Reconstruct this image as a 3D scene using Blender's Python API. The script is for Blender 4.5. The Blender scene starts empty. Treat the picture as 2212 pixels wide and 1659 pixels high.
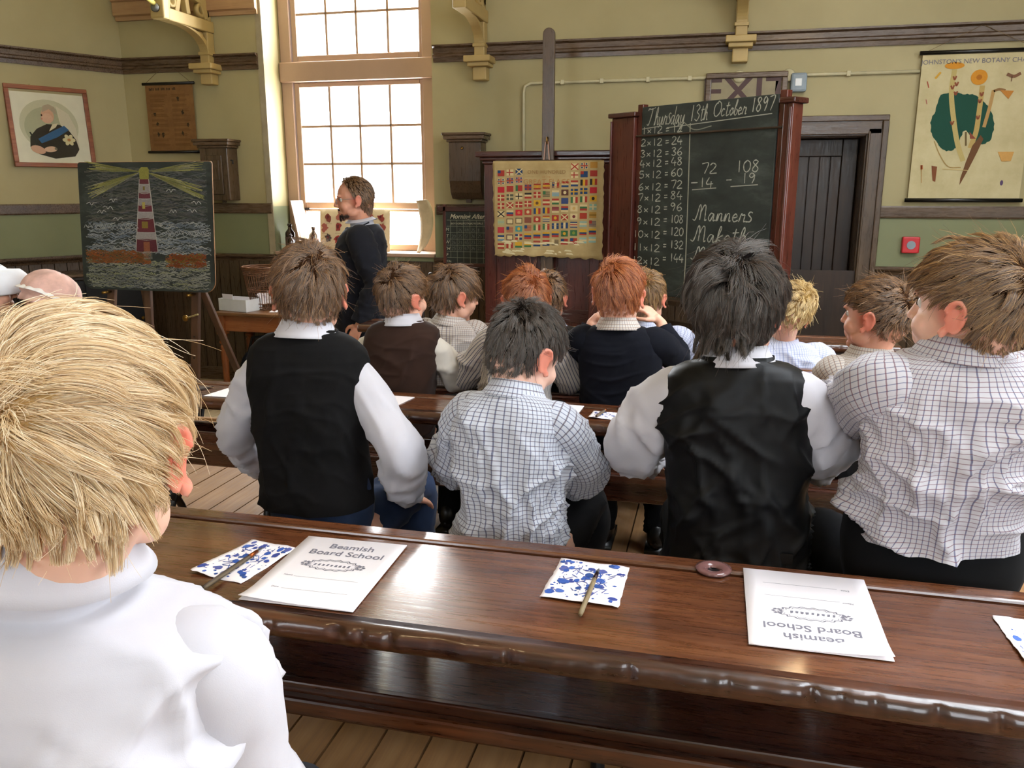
import bpy, bmesh, math, random
import numpy as np
from mathutils import Vector, Matrix, Euler
random.seed(7)
S = bpy.context.scene
COL = S.collection
R = math.radians

# ------------------------------------------------------------------ camera
FPX, CX, CY = 1790.0, 1106.0, 829.5
CAM = np.array([0.0, 0.0, 1.70]); YAW = R(13.8); PIT = R(13.2)
FW = np.array([-math.sin(YAW) * math.cos(PIT), math.cos(YAW) * math.cos(PIT), -math.sin(PIT)])
RT = np.array([math.cos(YAW), math.sin(YAW), 0.0]); UP = np.cross(RT, FW)
cam = bpy.data.objects.new('camera', bpy.data.cameras.new('camera'))
COL.objects.link(cam)
cam.data.sensor_width = 36.0; cam.data.lens = FPX / 2212 * 36.0
cam.data.clip_start = 0.05
cam.matrix_world = Matrix(((RT[0], UP[0], -FW[0], CAM[0]), (RT[1], UP[1], -FW[1], CAM[1]), (RT[2], UP[2], -FW[2], CAM[2]), (0, 0, 0, 1)))
S.camera = cam

# ------------------------------------------------------------------ light and exposure
S.view_settings.view_transform = 'Standard'; S.view_settings.look = 'None'
S.view_settings.gamma = 1.0; S.view_settings.use_curve_mapping = False
S.view_settings.exposure = 0.2
w = bpy.data.worlds.new('sky'); S.world = w; w.use_nodes = True
bg = w.node_tree.nodes['Background']; bg.inputs[0].default_value = (0.86, 0.93, 1.0, 1); bg.inputs[1].default_value = 9.0

cy = S.cycles; cy.max_bounces = 6; cy.diffuse_bounces = 4; cy.glossy_bounces = 3; cy.transmission_bounces = 4; cy.transparent_max_bounces = 8; cy.volume_bounces = 0; cy.adaptive_threshold = .06
cy.caustics_reflective = False; cy.caustics_refractive = False

def area(name, loc, tgt, sx, sy, power, color):
    l = bpy.data.lights.new(name, 'AREA'); l.shape = 'RECTANGLE'; l.size = sx; l.size_y = sy
    l.energy = power; l.color = color
    o = bpy.data.objects.new(name, l); COL.objects.link(o); o.location = loc
    o.rotation_euler = (Vector(tgt) - Vector(loc)).to_track_quat('-Z', 'Y').to_euler()
    return o
COOL = (0.88, 0.94, 1.0); DAY = (0.95, 0.98, 1.0)
area('daylight_back_window', (-3.03, 7.12, 2.6), (-3.03, 0.0, 2.2), 1.3, 2.9, 300, DAY)
area('daylight_side_window_a', (3.42, 0.35, 2.35), (-1.0, 0.35, 1.6), 1.5, 2.2, 20, COOL)
area('daylight_side_window_b', (3.42, 2.85, 2.35), (-1.0, 2.85, 1.6), 1.5, 2.2, 50, COOL)
area('fill_added_rear_window_a', (-2.2, -2.72, 2.5), (-2.2, 1.0, 1.6), 1.6, 2.0, 8, DAY)  # fill light through an added rear window
area('fill_added_rear_window_b', (1.4, -2.72, 2.5), (1.4, 1.0, 1.6), 1.6, 2.0, 14, DAY)  # fill through the other added rear window

area('daylight_added_rooflight', (1.75, 1.9, 4.6), (1.75, 1.9, 0), 2.0, 2.8, 150, COOL)  # top light through the added, unseen rooflight

# ------------------------------------------------------------------ projection helpers: a photo pixel to a point in the room
def ray(x, y): return FW + RT * (x - CX) / FPX - UP * (y - CY) / FPX
def atY(x, y, Y): r = ray(x, y); return CAM + r * Y / r[1]
def atZ(x, y, z): r = ray(x, y); return CAM + r * (z - CAM[2]) / r[2]
def atP(x, y, p0, n):
    r = ray(x, y); n = np.array(n, float); return CAM + r * ((np.array(p0) - CAM) @ n) / (r @ n)

# ------------------------------------------------------------------ colours and materials
def lin(h):
    h = h.lstrip('#'); o = []
    for i in (0, 2, 4):
        c = int(h[i:i + 2], 16) / 255; o.append(c / 12.92 if c <= .04045 else ((c + .055) / 1.055) ** 2.4)
    return tuple(o) + (1.0,)
MATS = {}
class NT:
    def __init__(s, name):
        s.m = bpy.data.materials.new(name); s.m.use_nodes = True; s.t = s.m.node_tree
        s.b = s.t.nodes['Principled BSDF']; MATS[name] = s.m
    def n(s, typ, **kw):
        nd = s.t.nodes.new(typ)
        for k, v in kw.items():
            if hasattr(nd, k): setattr(nd, k, v)
        return nd
    def l(s, a, b): s.t.links.new(a, b)
    def coord(s, kind='Object', scale=(1, 1, 1)):
        c = s.n('ShaderNodeTexCoord'); m = s.n('ShaderNodeMapping'); m.inputs['Scale'].default_value = scale
        s.l(c.outputs[kind], m.inputs[0]); return m.outputs[0]
    def world(s, scale=(1, 1, 1)):
        g = s.n('ShaderNodeNewGeometry'); m = s.n('ShaderNodeMapping'); m.inputs['Scale'].default_value = scale
        s.l(g.outputs['Position'], m.inputs[0]); return m.outputs[0]
    def noise(s, vec, scale, detail=4, rough=.55):
        t = s.n('ShaderNodeTexNoise'); t.inputs['Scale'].default_value = scale; t.inputs['Detail'].default_value = detail
        t.inputs['Roughness'].default_value = rough
        if vec is not None: s.l(vec, t.inputs['Vector'])
        return t.outputs['Fac']
    def ramp(s, fac, stops):
        r = s.n('ShaderNodeValToRGB'); e = r.color_ramp.elements
        while len(e) < len(stops): e.new(0.5)
        for el, (p, c) in zip(e, stops): el.position = p; el.color = c if len(c) == 4 else tuple(c) + (1,)
        s.l(fac, r.inputs[0]); return r.outputs[0]
    def math(s, op, a, b=None, c=None):
        m = s.n('ShaderNodeMath'); m.operation = op
        for i, v in enumerate((a, b, c)):
            if v is None: continue
            if isinstance(v, (int, float)): m.inputs[i].default_value = v
            else: s.l(v, m.inputs[i])
        return m.outputs[0]
    def mix(s, fac, a, b, mode='MIX'):
        m = s.n('ShaderNodeMix'); m.data_type = 'RGBA'; m.blend_type = mode
        for sock, v in ((m.inputs[0], fac), (m.inputs[6], a), (m.inputs[7], b)):
            if isinstance(v, (int, float)): sock.default_value = v
            elif isinstance(v, tuple): sock.default_value = v
            else: s.l(v, sock)
        return m.outputs[2]
    def bump(s, h, strength=.3, dist=.002):
        b = s.n('ShaderNodeBump'); b.inputs['Strength'].default_value = strength; b.inputs['Distance'].default_value = dist
        s.l(h, b.inputs['Height']); s.l(b.outputs[0], s.b.inputs['Normal'])
    def set(s, color=None, rough=.5, metal=0.0, spec=None, **kw):
        if color is not None:
            if isinstance(color, tuple): s.b.inputs['Base Color'].default_value = color
            else: s.l(color, s.b.inputs['Base Color'])
        if isinstance(rough, (int, float)): s.b.inputs['Roughness'].default_value = rough
        else: s.l(rough, s.b.inputs['Roughness'])
        s.b.inputs['Metallic'].default_value = metal
        if spec is not None: s.b.inputs['Specular IOR Level'].default_value = spec
        for k, v in kw.items(): s.b.inputs[k].default_value = v
        return s.m

def wood(name, dark, mid, light, axis=0, scale=6.0, rough=.35, bump=.25, stretch=14.0, coat=0.0):
    """grain runs along the local axis"""
    t = NT(name); sc = [stretch, stretch, stretch]; sc[axis] = 1.0
    v = t.coord('Object', tuple(sc))
    n1 = t.noise(v, scale * .35, 6, .6); n2 = t.noise(v, scale * 2.2, 3, .6)
    big = t.noise(t.coord('Object', (1.6, 1.6, 1.6)), 1.7, 4)
    f = t.math('MULTIPLY_ADD', n2, .35, t.math('MULTIPLY', n1, .75))
    c = t.ramp(f, [(.30, lin(dark)), (.52, lin(mid)), (.75, lin(light))])
    c = t.mix(t.ramp(big, [(.35, (0, 0, 0)), (.7, (1, 1, 1))]), c, t.mix(.55, c, lin(dark)))
    r = t.ramp(n2, [(.3, (rough * .8,) * 3), (.7, (min(1, rough * 1.5),) * 3)])
    t.bump(f, bump, .0015)
    m = t.set(c, r, spec=.5)
    if coat: t.b.inputs['Coat Weight'].default_value = coat; t.b.inputs['Coat Roughness'].default_value = .12
    return m
def plain(name, col, rough=.5, metal=0.0, var=.12, nscale=12.0, bump=0.0, spec=.5, **kw):
    t = NT(name); n = t.noise(t.coord('Object'), nscale, 5)
    c = lin(col) if isinstance(col, str) else col
    lo = tuple(x * (1 - var) for x in c[:3]) + (1,); hi = tuple(min(1, x * (1 + var)) for x in c[:3]) + (1,)
    cc = t.ramp(n, [(.3, lo), (.7, hi)])
    if bump: t.bump(n, bump, .002)
    return t.set(cc, rough, metal, spec, **kw)
def vcol(name, rough=.8, grain=.15, spec=.2):
    """flat print or chalk: colour comes from the mesh's own colour layer"""
    t = NT(name); a = t.n('ShaderNodeVertexColor'); a.layer_name = 'Col'
    n = t.noise(t.coord('Object'), 180, 3)
    g = t.ramp(n, [(.25, (1 - grain,) * 3), (.75, (1, 1, 1))])
    return t.set(t.mix(1.0, a.outputs[0], g, 'MULTIPLY'), rough, spec=spec)

# ------------------------------------------------------------------ mesh building
def frame_from(d, hint=None):
    d = np.array(d, float); d = d / (np.linalg.norm(d) + 1e-12)
    h = np.array(hint if hint is not None else ((0, 0, 1) if abs(d[2]) < .9 else (0, 1, 0)), float)
    u = np.cross(h, d); u /= (np.linalg.norm(u) + 1e-12); v = np.cross(d, u); return u, v, d
class MB:
    def __init__(s): s.v = []; s.f = []; s.c = []; s.uv = None
    def add(s, vs, fs, col=None):
        b = len(s.v); s.v += [tuple(map(float, p)) for p in vs]; s.f += [tuple(i + b for i in f) for f in fs]
        s.c += [col] * len(fs); return s
    def box(s, x0, x1, y0, y1, z0, z1, M=None, col=None):
        vs = [(x, y, z) for x in (x0, x1) for y in (y0, y1) for z in (z0, z1)]
        if M is not None: vs = [tuple(M @ Vector(p)) for p in vs]
        return s.add(vs, [(0, 1, 3, 2), (4, 6, 7, 5), (0, 4, 5, 1), (2, 3, 7, 6), (0, 2, 6, 4), (1, 5, 7, 3)], col)
    def bar(s, p, q, w, h, hint=None, col=None):
        p = np.array(p, float); q = np.array(q, float); u, v, d = frame_from(q - p, hint)
        vs = [c + u * a * w / 2 + v * b * h / 2 for c in (p, q) for a, b in ((-1, -1), (1, -1), (1, 1), (-1, 1))]
        return s.add(vs, [(0, 3, 2, 1), (4, 5, 6, 7), (0, 1, 5, 4), (1, 2, 6, 5), (2, 3, 7, 6), (3, 0, 4, 7)], col)
    def prism(s, poly, axis, a0, a1, col=None):
        """poly: 2-D outline in the two other axes (in x,y,z order)"""
        n = len(poly); vs = []
        for a in (a0, a1):
            for p in poly:
                q = list(p); q.insert(axis, a); vs.append(tuple(q))
        area2 = sum(poly[i][0] * poly[(i + 1) % n][1] - poly[(i + 1) % n][0] * poly[i][1] for i in range(n))
        fs = [tuple(range(n)), tuple(range(2 * n - 1, n - 1, -1))] + [(i, i + n, (i + 1) % n + n, (i + 1) % n) for i in range(n)]
        flip = (area2 > 0) != (axis == 1)
        if not flip: fs = [tuple(reversed(f)) for f in fs]
        fs = [tuple(reversed(f)) for f in fs]
        return s.add(vs, fs, col)
    def tube(s, pts, rad, n=10, cap=True, squash=1.0, hint=None, col=None):
        pts = [np.array(p, float) for p in pts]; m = len(pts)
        if not hasattr(rad, '__len__'): rad = [rad] * m
        vs = []; u = None
        for i, p in enumerate(pts):
            d = pts[min(i + 1, m - 1)] - pts[max(i - 1, 0)]
            if u is None: u, v, d = frame_from(d, hint)
            else:
                d = d / (np.linalg.norm(d) + 1e-12); u = u - d * (u @ d); u /= (np.linalg.norm(u) + 1e-12); v = np.cross(d, u)
            for k in range(n):
                a = 2 * math.pi * k / n; vs.append(p + rad[i] * (u * math.cos(a) + v * math.sin(a) * squash))
        fs = [(i * n + k, i * n + (k + 1) % n, (i + 1) * n + (k + 1) % n, (i + 1) * n + k) for i in range(m - 1) for k in range(n)]
        if cap: fs += [tuple(range(n - 1, -1, -1)), tuple((m - 1) * n + k for k in range(n))]
        return s.add(vs, fs, col)
    def lathe(s, prof, n=20, origin=(0, 0, 0), axis=(0, 0, 1), col=None):
        u, v, d = frame_from(axis); o = np.array(origin, float); m = len(prof)
        vs = [o + d * z + r * (u * math.cos(2 * math.pi * k / n) + v * math.sin(2 * math.pi * k / n)) for r, z in prof for k in range(n)]
        fs = [(i * n + k, i * n + (k + 1) % n, (i + 1) * n + (k + 1) % n, (i + 1) * n + k) for i in range(m - 1) for k in range(n)]
        fs += [tuple(range(n - 1, -1, -1)), tuple((m - 1) * n + k for k in range(n))]
        return s.add(vs, fs, col)
    def ell(s, c, r, n=16, m=10, M=None, col=None):
        vs = []; c = np.array(c, float)
        for i in range(m + 1):
            t = math.pi * i / m
            for k in range(n):
                a = 2 * math.pi * k / n
                q = Vector((r[0] * math.sin(t) * math.cos(a), r[1] * math.sin(t) * math.sin(a), r[2] * math.cos(t)))
                if M is not None: q = M @ q
                vs.append((q[0] + c[0], q[1] + c[1], q[2] + c[2]))
        fs = [(i * n + k, (i + 1) * n + k, (i + 1) * n + (k + 1) % n, i * n + (k + 1) % n) for i in range(m) for k in range(n)]
        return s.add(vs, fs, col)
    def quad(s, a, b, c, d, col=None): return s.add([a, b, c, d], [(0, 1, 2, 3)], col)
    def mesh(s, name):
        me = bpy.data.meshes.new(name); me.from_pydata(s.v, [], s.f); me.update()
        if any(c is not None for c in s.c):
            ca = me.color_attributes.new('Col', 'FLOAT_COLOR', 'CORNER'); arr = []
            for f, c in zip(me.polygons, s.c): arr += list(c or (1, 1, 1, 1)) * f.loop_total
            ca.data.foreach_set('color', arr)
        return me
    def build(s, name, mat, parent=None, smooth=False, bevel=0.0, seg=2, sub=0):
        me = s.mesh(name); o = bpy.data.objects.new(name, me); COL.objects.link(o)
        if mat is not None: me.materials.append(mat)
        if smooth: me.polygons.foreach_set('use_smooth', [True] * len(me.polygons))
        if bevel:
            b = o.modifiers.new('bevel', 'BEVEL'); b.width = bevel; b.segments = seg; b.limit_method = 'ANGLE'; b.angle_limit = R(35)
            b.harden_normals = False
        if sub: o.modifiers.new('subdivision', 'SUBSURF').levels = sub; o.modifiers[-1].render_levels = sub
        if parent is not None: o.parent = parent
        return o
def tag(o, label, cat, group=None):
    o['label'] = label; o['category'] = cat
    if group: o['group'] = group
    return o
def thing(name, loc, label, cat, rz=0.0, group=None):
    o = bpy.data.objects.new(name, None); COL.objects.link(o); o.empty_display_size = .1
    o.location = tuple(map(float, loc)); o.rotation_euler = (0, 0, rz); return tag(o, label, cat, group)
def struct(o): o['kind'] = 'structure'; return o
def twin(src, parent, loc=None, rot=None):
    c = src.copy(); COL.objects.link(c); c.parent = parent
    if loc is not None: c.location = loc
    if rot is not None: c.rotation_euler = rot
    return c
def textmesh(txt, size, shear=0.0, bold=0.0, align='CENTER', spacing=1.0):
    cu = bpy.data.curves.new('lettering', 'FONT'); cu.body = txt; cu.size = size; cu.shear = shear; cu.offset = bold
    cu.align_x = align; cu.align_y = 'CENTER'; cu.space_character = spacing; cu.resolution_u = 3
    o = bpy.data.objects.new('lettering', cu); COL.objects.link(o)
    dg = bpy.context.evaluated_depsgraph_get(); me = bpy.data.meshes.new_from_object(o.evaluated_get(dg))
    bpy.data.objects.remove(o); bpy.data.curves.remove(cu); me.materials.clear(); return me
def lettering(txt, size, parent, mat, M, **kw):
    me = textmesh(txt, size, **kw); me.name = 'lettering'; me.materials.append(mat)
    o = bpy.data.objects.new('lettering', me); COL.objects.link(o); o.parent = parent; o.matrix_local = M; o['kind'] = 'stuff'; return o
# ------------------------------------------------------------------ materials
t = NT('wall_paint'); pos = t.world(); sx = t.n('ShaderNodeSeparateXYZ'); t.l(pos, sx.inputs[0])
nz = t.noise(t.world(), 1.3, 5); nf = t.noise(t.world(), 40, 3)
up_ = t.ramp(nz, [(.3, lin('#9c9169')), (.7, lin('#a99e76'))]); lo_ = t.ramp(nz, [(.3, lin('#747858')), (.7, lin('#808462'))])
band = t.math('LESS_THAN', sx.outputs[2], 1.56)
t.bump(nf, .12, .003); t.set(t.mix(band, up_, lo_), .55, spec=.3)
M_WALL = t.m
M_CEIL = plain('ceiling_boards_paint', '#c9b98f', .7, nscale=3)
M_TRIM = wood('brown_gloss_trim', '#3a2a1e', '#55412f', '#69543f', 0, 5, .25, .15)
M_TRIMZ = wood('brown_gloss_upright', '#36281c', '#4d3c2b', '#604c38', 2, 5, .28, .15)
M_FLOOR = wood('worn_floor_pine', '#7a5636', '#9c744a', '#b38e62', 1, 4, .55, .3, 18)
M_FLOORG = wood('dusty_floor_pine', '#8a765a', '#ab9877', '#c2b192', 1, 4, .6, .3, 18)
M_DESK = wood('varnished_desk_top', '#2c170d', '#5a321b', '#7c4d2d', 0, 5, .26, .35, 22, .8)
M_NOSE = wood('worn_dark_nosing', '#170b07', '#3a1d10', '#6a3d22', 0, 4, .3, .6, 16, .5)
M_DESK2 = wood('varnished_desk_rail', '#1e0d08', '#3c1c10', '#56301c', 0, 5, .26, .2, 20, .8)
M_RED = wood('red_mahogany_upright', '#2c120d', '#54241b', '#6f3a2c', 2, 4, .3, .2, 14, .2)
M_REDX = wood('red_mahogany_rail', '#26110c', '#452018', '#5c3024', 0, 4, .3, .2, 14, .2)
M_DKX = wood('dark_stained_rail', '#1a110b', '#2c1d13', '#3e2b1e', 0, 4, .35, .2, 14)
M_DK = wood('dark_stained_upright', '#1a110b', '#2c1d13', '#3e2b1e', 2, 4, .35, .2, 14)
M_TABLE = wood('table_top_wood', '#4a2b16', '#77502e', '#8f6a43', 0, 4, .3, .2, 14)
M_WINF = plain('window_cream_pink_paint', '#a98c76', .5, var=.06, nscale=4)
M_YEL = plain('bracket_ochre_paint', '#ac945e', .5, var=.1, nscale=5)
M_IRON = plain('black_cast_iron', '#1c1d20', .45, .3, var=.3, bump=.2)
M_BRASS = plain('tarnished_brass', '#8a6a35', .35, 1.0)
M_STEEL = plain('dull_steel', '#8d8f92', .4, .8)
M_PIPE = plain('painted_pipe', '#b5ad8c', .5)
M_GREYP = plain('grey_plastic', '#7f8c96', .45)
M_REDP = plain('red_plastic', '#c0232c', .4)
M_WHITE = plain('white_card', '#dfe3e6', .8, var=.05)
M_PAPER = plain('booklet_paper', '#ece6ea', .75, var=.02, nscale=5)
M_INK = plain('printed_ink', '#6e6c78', .8)
M_BLK = plain('gloss_black', '#0e0d0e', .3)
M_STRING = plain('brown_string', '#6e5a3c', .9)
M_CHALKW = plain('white_chalk', '#b9bbb0', .95, var=.35, nscale=220)
M_VC = vcol('printed_colours', .75, .12)
M_CHALK = vcol('coloured_chalk', .95, .3)
t = NT('blackboard_slate'); n1 = t.noise(t.coord('Object', (1, 1, 2.2)), 3.2, 6, .65); n2 = t.noise(t.coord('Object'), 60, 3)
c = t.ramp(n1, [(.3, lin('#222725')), (.55, lin('#313734')), (.8, lin('#505752'))])
t.bump(n2, .1, .001); t.set(c, .62, spec=.35); M_SLATE = t.m
t = NT('window_glass'); gl = t.n('ShaderNodeBsdfGlossy'); gl.inputs['Roughness'].default_value = .02
tr = t.n('ShaderNodeBsdfTransparent'); mx = t.n('ShaderNodeMixShader'); mx.inputs[0].default_value = .05
t.l(tr.outputs[0], mx.inputs[1]); t.l(gl.outputs[0], mx.inputs[2]); t.l(mx.outputs[0], t.t.nodes['Material Output'].inputs[0]); M_GLASS = t.m
t = NT('clear_picture_glass'); gl = t.n('ShaderNodeBsdfGlossy'); gl.inputs['Roughness'].default_value = .08
tr = t.n('ShaderNodeBsdfTransparent'); mx = t.n('ShaderNodeMixShader'); mx.inputs[0].default_value = .04
t.l(tr.outputs[0], mx.inputs[1]); t.l(gl.outputs[0], mx.inputs[2]); t.l(mx.outputs[0], t.t.nodes['Material Output'].inputs[0]); M_PGLASS = t.m
t = NT('aged_chart_paper'); n1 = t.noise(t.coord('Object'), 5, 6, .65)
t.set(t.ramp(n1, [(.3, lin('#9c8558')), (.6, lin('#b29c6e')), (.8, lin('#c0ae80'))]), .8, spec=.2); M_CHART = t.m
t = NT('browned_chart_paper'); n1 = t.noise(t.coord('Object'), 6, 6, .65)
t.set(t.ramp(n1, [(.3, lin('#6e4c2a')), (.7, lin('#8a653a'))]), .7, spec=.3); M_BROWNP = t.m
t = NT('pale_chart_paper'); n1 = t.noise(t.coord('Object'), 4, 6, .65)
t.set(t.ramp(n1, [(.3, lin('#b0a47c')), (.6, lin('#c2b790')), (.8, lin('#ccc29e'))]), .8, spec=.2); M_CHART2 = t.m
M_POSTER = plain('pale_poster_paper', '#d8c6a2', .8, var=.06)
t = NT('brown_bottle_glass'); t.set(lin('#2b1510'), .08, spec=.6); t.b.inputs['Coat Weight'].default_value = .5; M_BOTTLE = t.m

# ------------------------------------------------------------------ the room
WY = 6.6; XL, XR = -5.1, 3.2; YR = -2.5; XW = -6.3; YC = WY - (XL - XW) / .532; ZC = 4.3; ZP = 0.375
def wallmesh(name, boxes, mat=M_WALL):
    m = MB()
    for b in boxes: m.box(*b)
    return struct(m.build(name, mat))
WX0, WX1, WZ0 = -3.74, -2.275, 1.15
DX0 = float(atY(1665, 300, WY)[0]); DX1 = float(atY(1880, 300, WY)[0]); DZ = float(atY(1800, 285, WY)[2])
wallmesh('wall_back', [(XL - .5, WX0, WY, WY + .45, 0, ZC), (WX0, WX1, WY, WY + .45, 0, WZ0), (WX0, WX1, WY, WY + .45, 4.15, ZC),
                       (WX1, DX0, WY, WY + .45, 0, ZC), (DX0, DX1, WY, WY + .45, DZ, ZC), (DX1, XR + .3, WY, WY + .45, 0, ZC),
                       (DX0, DX1, WY + .40, WY + .45, 0, DZ)])
# canted wall: dir (.47,.883)
CD = np.array([XL - XW, WY - YC]); CLEN = float(np.linalg.norm(CD)); CD /= CLEN; CN = np.array([CD[1], -CD[0]])
CANG = math.atan2(CD[1], CD[0])
MC = Matrix.Translation((XW, YC, 0)) @ Matrix.Rotation(CANG, 4, 'Z')       # local x along the canted wall towards the corner, local -y into the room
def canted(px, py): return atP(px, py, (XW, YC, 0), (CN[0], CN[1], 0))
def clocal(px, py):
    q = MC.inverted() @ Vector(canted(px, py)); return q.x, q.z
m = MB(); m.box(-.2, CLEN + .25, 0, .3, 0, ZC, MC); struct(m.build('wall_left', M_WALL))
wallmesh('wall_left_rear', [(XW - .3, XW, YR - .3, YC + .05, 0, ZC)])
def holed(name, horiz, c0, c1, a0, a1, holes):
    """a wall along x (horiz) or y from a0 to a1 with window holes (s0,s1,z0,z1)"""
    bx = []; cur = a0
    for s0, s1, z0, z1 in holes:
        bx += [(cur, s0, 0, ZC), (s0, s1, 0, z0), (s0, s1, z1, ZC)]; cur = s1
    bx.append((cur, a1, 0, ZC))
    return wallmesh(name, [(a, b, c0, c1, z, zz) if horiz else (c0, c1, a, b, z, zz) for a, b, z, zz in bx])
SIDE = [(-.4, 1.1, 1.25, 3.45), (2.1, 3.6, 1.25, 3.45)]; REAR = [(-3.0, -1.4, 1.5, 3.5), (.6, 2.2, 1.5, 3.5)]
holed('wall_right', False, XR, XR + .3, YR - .3, WY + .3, SIDE)
holed('wall_rear', True, YR - .3, YR, XW - .3, XR + .3, REAR)
SKX0, SKX1, SKY0, SKY1 = .75, 2.75, .5, 3.3
m = MB(); m.box(XW - .3, SKX0, YR - .3, WY + .45, ZC, ZC + .1); m.box(SKX1, XR + .3, YR - .3, WY + .45, ZC, ZC + .1); m.box(SKX0, SKX1, YR - .3, SKY0, ZC, ZC + .1); m.box(SKX0, SKX1, SKY1, WY + .45, ZC, ZC + .1); struct(m.build('ceiling', M_CEIL))

# floors: the front floor and the raised platform under the rows of desks, each board a part
PY1 = 4.15; PX0, PX1 = -4.4, 2.6
def floor_boards(name, x0, x1, y0, y1, z, mat, wd, thick=.02):
    m = MB(); m.box(x0, x1, y0, y1, z - .35 if z > .2 else -.1, z - thick - .0004); base = struct(m.build(name, M_DK))
    me = None; n = int(math.ceil((x1 - x0) / wd))
    for i in range(n):
        xa = x0 + i * wd; xb = min(xa + wd, x1)
        if me is None or xb - xa < wd - 1e-6:
            mm = MB(); wv = xb - xa
            mm.add([(0, y0, 0), (wv - .0025, y0, 0), (wv - .0025, y1, 0), (0, y1, 0), (.002, y0, thick), (wv - .0045, y0, thick), (wv - .0045, y1, thick), (.002, y1, thick)],
                   [(3, 2, 1, 0), (4, 5, 6, 7), (0, 1, 5, 4), (1, 2, 6, 5), (2, 3, 7, 6), (3, 0, 4, 7)])
            me_ = mm.mesh('plank'); me_.materials.append(mat)
            if wv > wd - 1e-6: me = me_
        o = bpy.data.objects.new('plank', me if xb - xa > wd - 1e-6 else me_); COL.objects.link(o); o.parent = base
        o.location = (xa, 0, z - thick + random.uniform(-.0006, .0006))
    return base
floor_boards('floor', XW, XR, PY1, WY, 0.0, M_FLOORG, .118)
floor_boards('floor_platform', PX0, PX1, YR, PY1, ZP, M_FLOOR, .118)
m = MB(); m.box(XW, PX0, YR, PY1, -.1, -.001); m.box(PX1, XR, YR, PY1, -.1, -.001); struct(m.build('floor_aisles', M_FLOORG))
m = MB(); m.box(PX0, PX1, PY1, PY1 + .03, -.0, ZP + .012); struct(m.build('trim_platform_nosing', M_FLOOR, bevel=.006))

# match-board dado, each board a part of its wall panel
def dado(name, length, M, skip=()):
    m = MB(); m.box(0, length, -.004, .0, 0, 1.115, M); base = struct(m.build(name, M_DK))
    b = MB(); wv = .098
    prof = [(0, .0), (.004, -.010), (wv - .004, -.010), (wv, .0)]
    b.prism(prof, 2, .12, 1.11); me = b.mesh('dado_board'); me.materials.append(M_TRIMZ)
    for i in range(int(length / .1)):
        x = i * .1
        if any(a < x + .05 < c for a, c in skip): continue
        o = bpy.data.objects.new('dado_board', me); COL.objects.link(o); o.parent = base; o.matrix_local = M @ Matrix.Translation((x, -.004, 0))
    return base
dado('wall_back_panelling', XR - XL, Matrix.Translation((XL, WY, 0)), [(DX0 - XL - .12, DX1 - XL + .12)])
dado('wall_left_panelling', CLEN, MC)
def rail(name, prof, x0, x1, M, mat=M_TRIM):
    m = MB(); vs = []
    n = len(prof)
    for x in (x0, x1):
        vs += [tuple(M @ Vector((x, -p[0], p[1]))) for p in prof]
    m.add(vs, [tuple(range(n - 1, -1, -1)), tuple(range(n, 2 * n))] + [(i, (i + 1) % n, (i + 1) % n + n, i + n) for i in range(n)])
    return struct(m.build(name, mat))
MBK = Matrix.Translation((0, WY, 0))
CAPP = [(0, 1.09), (.018, 1.09), (.022, 1.105), (.03, 1.115), (.045, 1.125), (.05, 1.135), (.05, 1.152), (.0, 1.152)]
MIDP = [(0, 1.50), (.016, 1.50), (.02, 1.51), (.02, 1.575), (.016, 1.585), (0, 1.585)]
def zat(px, py): return float(atY(px, py, WY)[2])
PZ0 = 2.675; PZ1 = 2.80
PICP = [(0, PZ0), (.02, PZ0), (.024, PZ0 + .03), (.036, PZ0 + .04), (.036, PZ0 + .055), (.026, PZ0 + .065), (.026, PZ0 + .10), (.05, PZ0 + .112), (.05, PZ1), (0, PZ1)]
rail('trim_1', CAPP, XL, WX0 + .0, MBK); rail('trim_2', CAPP, WX1, DX0 - .1, MBK); rail('trim_3', CAPP, DX1 + .1, XR, MBK)
rail('trim_4', MIDP, XL, WX0 - .01, MBK); rail('trim_5', MIDP, WX1 + .02, DX0 - .1, MBK); rail('trim_6', MIDP, DX1 + .1, XR, MBK)
rail('trim_7', PICP, XL, WX0 - .05, MBK); rail('trim_8', PICP, WX1 + .02, XR, MBK)
rail('trim_9', CAPP, 0, CLEN + .03, MC); rail('trim_10', MIDP, 0, CLEN + .02, MC); rail('trim_11', PICP, 0, CLEN + .03, MC)
BASEP = [(0, 0), (.02, 0), (.02, .1), (.012, .12), (0, .12)]
rail('baseboard_back', BASEP, XL, DX0 - .1, MBK); rail('baseboard_left', BASEP, 0, CLEN, MC); rail('baseboard_back_right', BASEP, DX1 + .1, XR, MBK)
# wooden wall plate just under the roof
WPZ = 3.10
WPP = [(0, WPZ), (.03, WPZ), (.035, WPZ + .03), (.06, WPZ + .04), (.06, WPZ + .14), (.08, WPZ + .15), (.08, WPZ + .24), (0, WPZ + .24)]
M_PLATE = wood('ochre_wall_plate', '#8d6a4a', '#a8845e', '#b8996e', 0, 4, .5, .2)
rail('trim_12', WPP, XL, WX0 - .02, MBK, M_PLATE); rail('trim_13', WPP, WX1 + .02, XR, Matrix.Translation((0, WY, .13)), M_PLATE)
m = MB(); m.box(WX0 - .055, WX0 - .0, WY - .006, WY + .004, WZ0, 4.1); struct(m.build('trim_14', plain('plaster_bead', '#9a8f74', .5)))

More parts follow.
